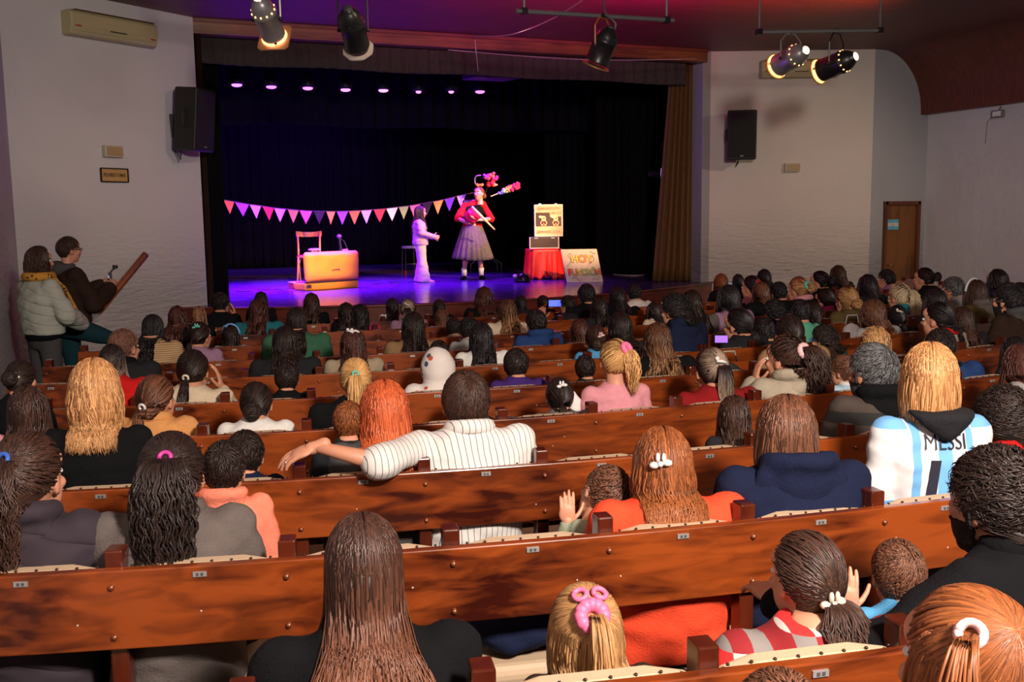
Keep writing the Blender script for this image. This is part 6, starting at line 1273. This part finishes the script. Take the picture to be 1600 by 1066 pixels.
F = [(0, 3, 2, 1), tuple(4*n+i for i in range(4))]+[(4*i+j, 4*i+(j+1) % 4, 4*i+4+(j+1) % 4, 4*i+4+j) for i in range(n) for j in range(4)]; mb.add(V, F).build('top_rail', CW, t_, bevel=.004)
# things on the chair seat
Ps = Pc+np.array([.10, -.02, .478]); t_ = thing('lace_hat_box', 'small round white-trimmed box on the chair seat', 'box', tuple(Ps)); MB().loft([((0, 0, 0), .055, .055), ((0, 0, .08), .058, .058)], 20).build('box_body', mat('orange_box', (.8, .3, .05), .6), t_); MB().loft([((0, 0, .08), .11, .11), ((0, 0, .10), .11, .11), ((0, 0, .115), .07, .07)], 24).build('box_lid', mat('lilac_white', (.7, .55, .7), .5), t_)
MB().tube([(-.05, -.056, .08), (-.02, -.062, .0), (-.01, -.09, -.02)], .012, 6).build('ribbon', mat('white_ribbon', (.8, .75, .75), .6), t_)
Pt = onZ(537, 443, 0)+np.array([.02, .22, 0]); t_ = thing('ukulele_stand', 'black folded tripod stand behind the orange suitcase', 'stand', tuple(Pt))
for dx, dy in ((-.10, .05), (.10, .06), (0, -.10)): MB().tube([(dx, dy, 0), (dx*.15, dy*.15, .62)], .011, 6).build('leg', BLKM, t_)
MB().tube([(0, 0, .55), (-.02, 0, .80)], .022, 8).build('pole', BLKM, t_); MB().ell((-.02, 0, .80), (.045, .03, .04), 10, 8).build('knob', mat('violet_cap', (.15, .06, .14), .5), t_, smooth=True); MB().tube([(.0, 0, .76), (.06, .0, .72), (.13, -.02, .52)], .010, 6).build('arm', BLKM, t_)
# open orange suitcase
OS = mat('orange_suede', (.78, .27, .03), .75, bump=.5, bscale=14, var=.22); PcL, PcR = onZ(477, 455, 0), onZ(561, 449, 0); v_ = PcR-PcL; Ls = np.linalg.norm(v_); rzs = math.atan2(v_[1], v_[0]); mid = (PcL+PcR)/2
t_ = thing('suitcase', 'open orange suitcase with upright lid on the stage floor', 'suitcase', tuple(mid), rzs)
MB().box((0, .16, .06), (Ls, .32, .12)).build('base', OS, t_, bevel=.025, bseg=3); MB().box((-.0, .16, .121), (Ls-.03, .29, .012)).build('lining', mat('dark_lining', (.05, .02, .02), .9), t_)
MB().box((0, .0, .128), (Ls-.02, .03, .018)).build('zip', mat('dark_zip', (.03, .02, .02), .5), t_)
mb = MB(); mb.box((0, -.02, .13+.22), (Ls*1.0, .13, .44)); V, F, _ = mb.arr(); 
lid = MB(); n1, n2 = 22, 12; V = []
for j in range(n2+1):
    for i in range(n1+1):
        x = -1+2*i/n1; z = j/n2; cr = (1-abs(x)**8)*(1-abs(2*z-1)**6); zz = .135+.46*z
        V.append((x*Ls/2*(1.0-.03*(1-z))*(1-.06*max(0, abs(2*z-1)**10)), -.02-.075*cr**.6+.014*noise.noise(Vector((x*3, z*4, 1))), zz))
nb = len(V); V += [(x, .045, z) for x, y, z in V]
F = []
for j in range(n2):
    for i in range(n1): a = j*(n1+1)+i; F += [(a, a+1, a+n1+2, a+n1+1), (nb+a, nb+a+n1+1, nb+a+n1+2, nb+a+1)]
rim = [i for i in range(n1+1)]+[(j)*(n1+1)+n1 for j in range(1, n2+1)]+[n2*(n1+1)+i for i in range(n1-1, -1, -1)]+[j*(n1+1) for j in range(n2-1, 0, -1)]
for a, b2 in zip(rim, rim[1:]+rim[:1]): F.append((a, nb+a, nb+b2, b2))
o = lid.add(V, F).build('lid', OS, t_, smooth=True, bevel=.02); MB().tube([(-.07, -.105, .30), (-.05, -.125, .33), (.05, -.125, .33), (.07, -.105, .30)], .011, 8).build('lid_handle', OS, t_, smooth=True)
MB().box((-Ls/2+.06, -.012, .07), (.09, .016, .05)).build('latch', mat('brass', (0, 0, 0)), t_, bevel=.006)
P = onZ(474, 452, 0)+np.array([-.06, .16, 0]); t_ = thing('box', 'small pink and violet box lying left of the orange suitcase', 'box', tuple(P), .2); MB().box((0, 0, .05), (.22, .22, .10)).build('carton', mat('crimson_card', (.35, .03, .06), .6), t_, bevel=.004); MB().box((0, 0, .105), (.23, .23, .012)).build('carton_lid', mat('pale_pink_card', (.7, .4, .55), .5), t_)
P = onZ(541, 447, 0)+np.array([.03, .10, .135]); o = MB().box((0, 0, .24), (.10, .03, .46)).build('folded_cloth', mat('pink_cloth', (.75, .28, .30), .85), None, tuple(P), bevel=.012, rz=.2); tag(o, 'pink cloth peeking over the right end of the orange suitcase', 'cloth')
# stool behind girl
P = onZ(641, 430, 0); t_ = thing('stool', 'small dark stool with violet-lit top behind the girl on stage', 'stool', tuple(P)); MB().loft([((0, 0, .52), .16, .16), ((0, 0, .56), .16, .16)], 22).build('seat', mat('lilac_seat', (.35, .3, .36), .5), t_)
for i, (dx, dy) in enumerate(((-.11, -.11), (.11, -.11), (-.11, .11), (.11, .11))): MB().tube([(dx*1.15, dy*1.15, 0), (dx, dy, .52)], .014, 8).build('leg', BLKM, t_)
MB().box((0, -.11, .22), (.22, .02, .02)).build('rung', BLKM, t_); MB().tube([(-.127, -.127, 0), (-.125, -.125, .09)], .018, 8).build('foot', mat('red_rubber', (.5, .02, .02), .5), t_)
# low chrome frame behind performer
a, b_ = onZ(731, 425, 0), onZ(782, 424, 0); t_ = thing('low_table', 'low tubular metal table frame standing behind the performer legs', 'table', tuple((a+b_)/2)); hw = float(np.linalg.norm(b_-a)/2)
for y in (-.12, .12): MB().tube([(-hw, y, 0), (-hw, y, .16), (-hw+.12, y, .24), (hw-.12, y, .24), (hw, y, .16), (hw, y, 0)], .010, 8).build('leg_frame', mat('lilac_chrome', (.5, .45, .5), .25, .8), t_, smooth=True)
MB().box((0, 0, .25), (hw*1.4, .26, .02)).build('table_top', BLKM, t_, bevel=.004)
# red cloth table, cases
cl, cr_ = onZ(818, 437, 0), onZ(882, 438, 0); cxy = (cl+cr_)/2+np.array([.10, .22, 0]); t_ = thing('prop_table', 'small table hidden under a shiny red floor-length cloth', 'table', tuple(cxy), -.2)
for dx in (-.24, .24):
    for dy in (-.16, .16): MB().box((dx, dy, .25), (.03, .03, .50)).build('leg', BLKM, t_)
MB().box((0, 0, .515), (.56, .42, .03)).build('table_top', BLKM, t_)
n = 150; V = []; rows_ = 12; RS = mat('red_satin', (.72, .012, .012), .38, bump=.2)
def sq(a, rx, ry): c, s = math.cos(a), math.sin(a); k = 1/max(abs(c)**5+abs(s)**5, 1e-6)**.2; return c*k*rx, s*k*ry
ring0 = []
for j in range(rows_):
    t = j/(rows_-1)
    for i in range(n):
        a = 2*math.pi*i/n; x, y = sq(a, .30, .22); f = 1+.10*t+.06*t*math.sin(a*17+math.sin(a*5)*2); z = .535-.50*t+(.03*math.sin(a*17)*t*t)+.02*math.sin(a*7)*t; V.append((x*f, y*f, max(.006, z)))
F = [tuple(range(n))]
for j in range(rows_-1):
    for i in range(n): k2 = (i+1) % n; F.append((j*n+i, (j+1)*n+i, (j+1)*n+k2, j*n+k2))
o = link('tablecloth', mesh('tablecloth', V, F, None, True), RS, None, tuple(cxy)); o.rotation_euler[2] = -.2; md = o.modifiers.new('s', 'SOLIDIFY'); md.thickness = .004; tag(o, 'shiny red satin cloth draped to the floor over the prop table', 'tablecloth')
# lower case
t_ = thing('flight_case', 'black case with white edges lying on the red cloth', 'case', tuple(cxy+np.array([0, 0, .540])), -.34); W_, D_, H_ = .50, .34, .20
BRN = mat('dark_brown_panel', (.05, .022, .012), .5); VIO = mat('grey_violet_panel', (.09, .08, .10), .5); EDG = mat('cream_edge', (.78, .62, .45), .45)
MB().box((0, 0, H_/2), (W_, D_, H_)).build('case_body', VIO, t_, bevel=.004); MB().box((0, -D_/2-.003, H_/2), (W_-.03, .006, H_-.02)).build('front_panel', BRN, t_)
mb = MB()
for z in (.008, ): mb.box((0, -D_/2-.005, z), (W_+.01, .014, .016))
for x in (-W_/2, W_/2): mb.box((x, -D_/2-.005, H_/2), (.016, .014, H_))
mb.build('edge_trim', EDG, t_, bevel=.003)
for x in (-.14, .15): MB().box((x, -D_/2-.009, H_-.02), (.06, .006, .014)).build('latch', mat('silver_ring', (0, 0, 0)), t_)
# upper case with pictures
t2 = thing('poster_case', 'upright white-edged case with a show poster on its front', 'case', tuple(cxy+np.array([.075, -.04, .742])), -.34); W2, H2, D2 = .50, .56, .17
MB().box((0, 0, H2/2), (W2, D2, H2)).build('case_body', VIO, t2, bevel=.02, bseg=3)
mb = MB(); y0 = -D2/2-.004
for x, z, a, b2 in ((0, .018, W2, .03), (0, H2-.018, W2, .03), (-W2/2+.012, H2/2, .024, H2-.03), (W2/2-.012, H2/2, .024, H2-.03)): mb.box((x, y0, z), (a, .02, b2))
mb.build('edge_trim', EDG, t2, bevel=.006)
MB().box((0, y0+.001, H2/2), (W2-.04, .006, H2-.05)).build('poster_paper', mat('poster_cream', (.60, .43, .24), .6), t2)
mb = MB(); mb.box((-.10, y0-.004, .30), (.245, .004, .235)); mb.box((.12, y0-.004, .265), (.20, .004, .165)); mb.build('dark_picture', BRN, t2)
def fig(cx, hatl):
    mb = MB(); mb.ell((cx, y0-.008, .315), (.040, .003, .045), 14, 8); mb.ell((cx+.0, y0-.008, .24), (.058, .003, .05), 14, 8); mb.box((cx, y0-.008, .21), (.075, .005, .045)); mb.ell((cx+hatl*.055, y0-.008, .345), (.035, .003, .022), 10, 6); mb.build('figure_outline', mat('pale_yellow', (.85, .62, .30), .6), t2)
    mb = MB(); mb.ell((cx-.022, y0-.011, .245), (.022, .003, .032), 10, 6, M_=np.array(Matrix.Rotation(.4, 3, 'Y'))); mb.ell((cx+.022, y0-.011, .245), (.022, .003, .032), 10, 6, M_=np.array(Matrix.Rotation(-.4, 3, 'Y'))); mb.build('figure_jacket', mat('dark_jacket', (.12, .01, .02), .6), t2)
    mb = MB(); mb.ell((cx+.006, y0-.011, .32), (.022, .003, .016), 10, 6); mb.box((cx, y0-.011, .205), (.045, .004, .035)); mb.build('figure_face', mat('brown_print', (.45, .13, .05), .6), t2)
fig(-.085, -1); fig(.125, -1)
PINKR = mat('red_print', (.70, .16, .08), .6)
for txt, x, z, s in (('@MARIELITA', .0, .485, .058), ('CIRCO', .115, .405, .058), ('@MARIE_LITA', .0, .085, .056)):
    V, F = text_mb(txt, s, .001, 1.15, .0004); MB().add(np.c_[V[:, 0]+x, y0-.006-V[:, 2], V[:, 1]+z], F).build('lettering', PINKR, t2)
for x in (-.15, .13): MB().box((x, -D2/2, H2+.006), (.05, .03, .014)).build('latch', mat('silver_ring', (0, 0, 0)), t2)
# painted sign leaning
sL, sR = onZ(885, 442, 0), onZ(934, 441, 0); v_ = sR-sL; Lw = .60; sm = (sL+sR)/2; t_ = thing('painted_sign', 'hand-painted white board announcing a show leaning by the red cloth', 'sign', tuple(sm+np.array([0, 0, .004])), -.40)
tilt = .32; Hs = .57; Ms = Matrix.Rotation(-tilt, 4, 'X') @ Matrix.Shear('XZ', 4, (0, 0)) 
shx = -.16
def on_sign(x, z, y=0.): v = Ms @ Vector((x+shx*(z-.3)*1., y, z)); return (v.x, v.y, v.z)
mb = MB(); V = [on_sign(x, z, y) for y in (0, .014) for x, z in ((-Lw/2, 0), (Lw/2, 0), (Lw/2, Hs), (-Lw/2, Hs))]; mb.add(V, [(0, 1, 2, 3), (7, 6, 5, 4), (0, 4, 5, 1), (1, 5, 6, 2), (2, 6, 7, 3), (3, 7, 4, 0)]).build('board', mat('board_white', (.66, .54, .42), .6), t_)
LC = [(.75, .62, .05), (.85, .25, .03), (.80, .45, .05), (.75, .04, .02), (.85, .30, .03), (.75, .60, .06), (.30, .50, .12), (.60, .60, .15), (.35, .5, .15), (.85, .15, .04)]
def letters(txt, x0, z0, size, adv, ci, jit=0):
    for i, ch in enumerate(txt):
        V, F = text_mb(ch, size*1.0, .001, 1.0, .010); c0 = mat('letter_outline', (.10, .04, .02), .6)
        MB().add([on_sign(x0+i*adv+v[0], z0+v[1]+jit*(i % 2), -.003-max(v[2], 0)) for v in V], F).build('letter_outline', c0, t_)
        V, F = text_mb(ch, size, .001, 1.0, .0045); MB().add([on_sign(x0+i*adv+v[0], z0+v[1]+jit*(i % 2), -.0055-max(v[2], 0)) for v in V], F).build('letter', mat('letter_%d' % (ci+i), LC[(ci+i) % 10], .55), t_)
letters('HOY', -.10, .395, .17, .125, 0); letters('FUNCIÓN', -.215, .17, .145, .076, 3, -.006)
SQ = mat('squiggle', (.15, .05, .04), .6)
for pts in ([(-.14, .50), (-.20, .46), (-.16, .38), (-.22, .30), (-.25, .27)], [(.14, .40), (.20, .44), (.22, .38), (.17, .34), (.13, .31)], [(.18, .53), (.22, .50), (.27, .48)], [(.24, .17), (.23, .10), (.27, .06)], [(-.20, .05), (-.15, .09), (-.09, .03), (-.04, .05)], [(.12, .03), (.18, .06), (.24, .03)]):
    P = [np.array(on_sign(x, z, -.004)) for x, z in pts]; out = []
    for i in range(len(P)-1):
        p0 = P[max(i-1, 0)]; p1 = P[i]; p2 = P[i+1]; p3 = P[min(i+2, len(P)-1)]
        for j in range(6): tt = j/6; out.append(.5*((2*p1)+(-p0+p2)*tt+(2*p0-5*p1+4*p2-p3)*tt*tt+(-p0+3*p1-3*p2+p3)*tt**3))
    out.append(P[-1]); MB().tube(out, .004, 5).build('squiggle', SQ, t_)
MB().tube([on_sign(.1, .45, .016), (.1, .26, .01)], .012, 6).build('prop_leg', BLKM, t_)
# shiny black helmet prop
P = onZ(816, 441, 0); t_ = thing('helmet', 'shiny black helmet on the stage floor left of the red cloth', 'helmet', tuple(P)); MB().ell((0, 0, .05), (.13, .15, .12), 22, 12).build('shell', mat('black_gloss', (.01, .01, .012), .12), t_, smooth=True); MB().tube([(.135*math.cos(a), .155*math.sin(a), .03) for a in np.linspace(0, 6.283, 25)], .012, 6).build('brim', mat('black_gloss', (0, 0, 0)), t_, smooth=True); MB().ell((-.14, -.02, .11), (.04, .03, .03), 8, 6).build('ear_flap', mat('lilac_white', (0, 0, 0)), t_, smooth=True)
# bird-like toys, right of the sign
for (u, v, c, nm) in ((942, 417, (.65, .28, .03), 'yellow'), (951, 418, (.60, .10, .35), 'pink')):
    P = onZ(u, v, 0); t_ = thing('juggling_club', f'{nm} juggling club standing on the stage floor right of the painted sign', 'juggling club', tuple(P)); MB().loft([((0, 0, 0), .035, .035), ((0, 0, .10), .055, .055), ((0.01, 0, .22), .03, .03), ((.02 if nm == 'yellow' else -.02, 0, .36), .014, .014)], 14).build('club_body', mat('club_'+nm, c, .4), t_, smooth=True); MB().ell((.02 if nm == 'yellow' else -.02, 0, .37), (.022, .022, .02), 8, 6).build('knob', mat('club_'+nm, c), t_, smooth=True)
cable([onZ(928, 434, .01), onZ(947, 428, .01), onZ(975, 430, .01), onZ(1000, 430, .01), onZ(1019, 425, .01), onZ(1021, 421, .06)], .009, mat('pale_rope', (.6, .45, .4), .7), 'pale rope lying across the right part of the stage floor', 'rope')
for i, (u, v, r) in enumerate(((381, 455, .13), (412, 452.5, .11), (440, 451.5, .12), (590, 443, .10), (617, 441.5, .10))):
    o = MB().ell((0, 0, .0), (r, r*.6, .006), 18, 5).build('floor_socket_cover', mat('dark_cover', (.006, .004, .008), .9), None, tuple(onZ(u, v, .006)), smooth=True); tag(o, f'flat dark disc on the stage floor, {["leftmost", "second", "third", "fourth", "fifth"][i]} in the line from the left', 'floor disc', 'dark discs lying on the stage floor')
# fixtures in right wing
P = onY(1033, 271, 2.1); t_ = thing('side_spotlight', 'round pinkish lit lens seen edge-on beside the golden brown drape', 'stage light', tuple(P), .9); MB().loft([((0, 0, 0), .10, .10), ((0, 0, .16), .09, .09), ((0, 0, .24), .05, .05)], 20).build('housing', BLKM, t_).rotation_euler[0] = -math.pi/2
o = MB().ell((0, -.004, 0), (.095, .006, .095), 20, 8).build('lens', mat('pink_lens', (.55, .35, .6), .4, emit=(.55, .25, .75), es=.7), t_, smooth=True); MB().tube([(0, .08, .1), (0, .08, 4.005-P[2])], .012, 6).build('hanging_rod', BLKM, t_)
P = onY(1037, 231, 2.1); t_ = thing('side_spotlight', 'unlit dark lamp hanging above the round pinkish lens', 'stage light', tuple(P), .9); MB().loft([((-.02, 0, 0), .06, .05), ((0, 0, .09), .08, .07)], 14).build('housing', mat('dark_grey_metal', (.06, .06, .065), .4), t_); MB().tube([(0, 0, .09), (0, 0, 4.005-P[2])], .012, 6).build('hanging_rod', BLKM, t_)
P = onZ(1031, 424, 0); P = onY(1031, 373, 2.0); t_ = thing('amplifier_stand', 'dark equipment box with two tiny violet lights beside the drape', 'equipment', (P[0], P[1], 0)); MB().box((0, 0, P[2]/2), (.16, .3, P[2]+.04)).build('cabinet', LEDH, t_); MB().box((-.02, -.153, P[2]), (.06, .006, .02)).build('indicator', mat('violet_led', (.5, .3, 1), .4, emit=(.5, .3, 1), es=3), t_)
# bunting
STR = [(330, 308), (349, 312), (367, 315.6), (390, 319.6), (410, 322), (428, 325), (450, 327), (468, 328.6), (490, 330), (510, 330.3), (526, 330.3), (545, 330), (564, 329), (584, 327.6), (604, 326), (623, 323.5), (640, 321.5), (660, 318), (677, 315), (695, 311.6), (716, 306), (728, 303.5), (742, 301)]
FLG = [(330, 345, 'black'), (349, 366, 'orange'), (367, 389, 'purple'), (390, 408, 'lilac'), (410, 428, 'red'), (428.5, 446.6, 'white'), (449.5, 467, 'lime'), (468, 488, 'salmon'), (490, 508, 'black'), (510, 524, 'amber'), (526, 544, 'purple'), (545, 563, 'orange'), (564, 581, 'lilac'), (584, 602.6, 'red'), (603.7, 621.7, 'white'), (623, 639, 'green'), (640, 657, 'salmon'), (660, 676, 'black'), (677, 693, 'amber'), (695, 711, 'purple'), (714, 728, 'lilac')]
FC = dict(black=(.03, .02, .02), orange=(.85, .16, .04), purple=(.30, .08, .75), lilac=(.60, .35, .72), red=(.80, .04, .04), white=(.85, .68, .66), lime=(.55, .60, .06), salmon=(.85, .22, .25), amber=(.85, .36, .06), green=(.30, .45, .10))
def bp_(u, v): return onY(u, v, 3.35)
mids = bp_(535, 330); t_ = thing('bunting', 'string of coloured triangular felt flags sagging across the stage', 'bunting', tuple(mids)); MB().tube([bp_(u, v)-mids for u, v in STR], .006, 6).build('cord', mat('dark_cord', (.10, .04, .08), .7), t_)
sx_, sy_ = zip(*STR)
for i, (a, b2, c) in enumerate(FLG):
    va, vb = np.interp(a, sx_, sy_), np.interp(b2, sx_, sy_); A, Bq, T = bp_(a, va)-mids, bp_(b2, vb)-mids, bp_((a+b2)/2+(2 if i < 5 else (-1 if i > 15 else 0)), (va+vb)/2+21)-mids; mb = MB(); n = 6; V = []
    for s in (0, 1):
        for j in range(n+1):
            L0, R0 = A+(T-A)*j/n, Bq+(T-Bq)*j/n
            for q in (0, .5, 1): p = L0+(R0-L0)*q; V.append((p[0], p[1]+s*.004+.012*math.sin(i+j*.7+q*2)*j/n, p[2]))
    F = []; o_ = 3*(n+1)
    for j in range(n):
        for q in (0, 1): a_ = 3*j+q; F += [(a_, a_+1, a_+4, a_+3), (o_+a_, o_+a_+3, o_+a_+4, o_+a_+1)]
        F += [(3*j, 3*j+3, o_+3*j+3, o_+3*j), (3*j+2, o_+3*j+2, o_+3*j+5, 3*j+5)]
    mb.add(V, F).build('flag', mat('felt_'+c, FC[c], .95), t_)
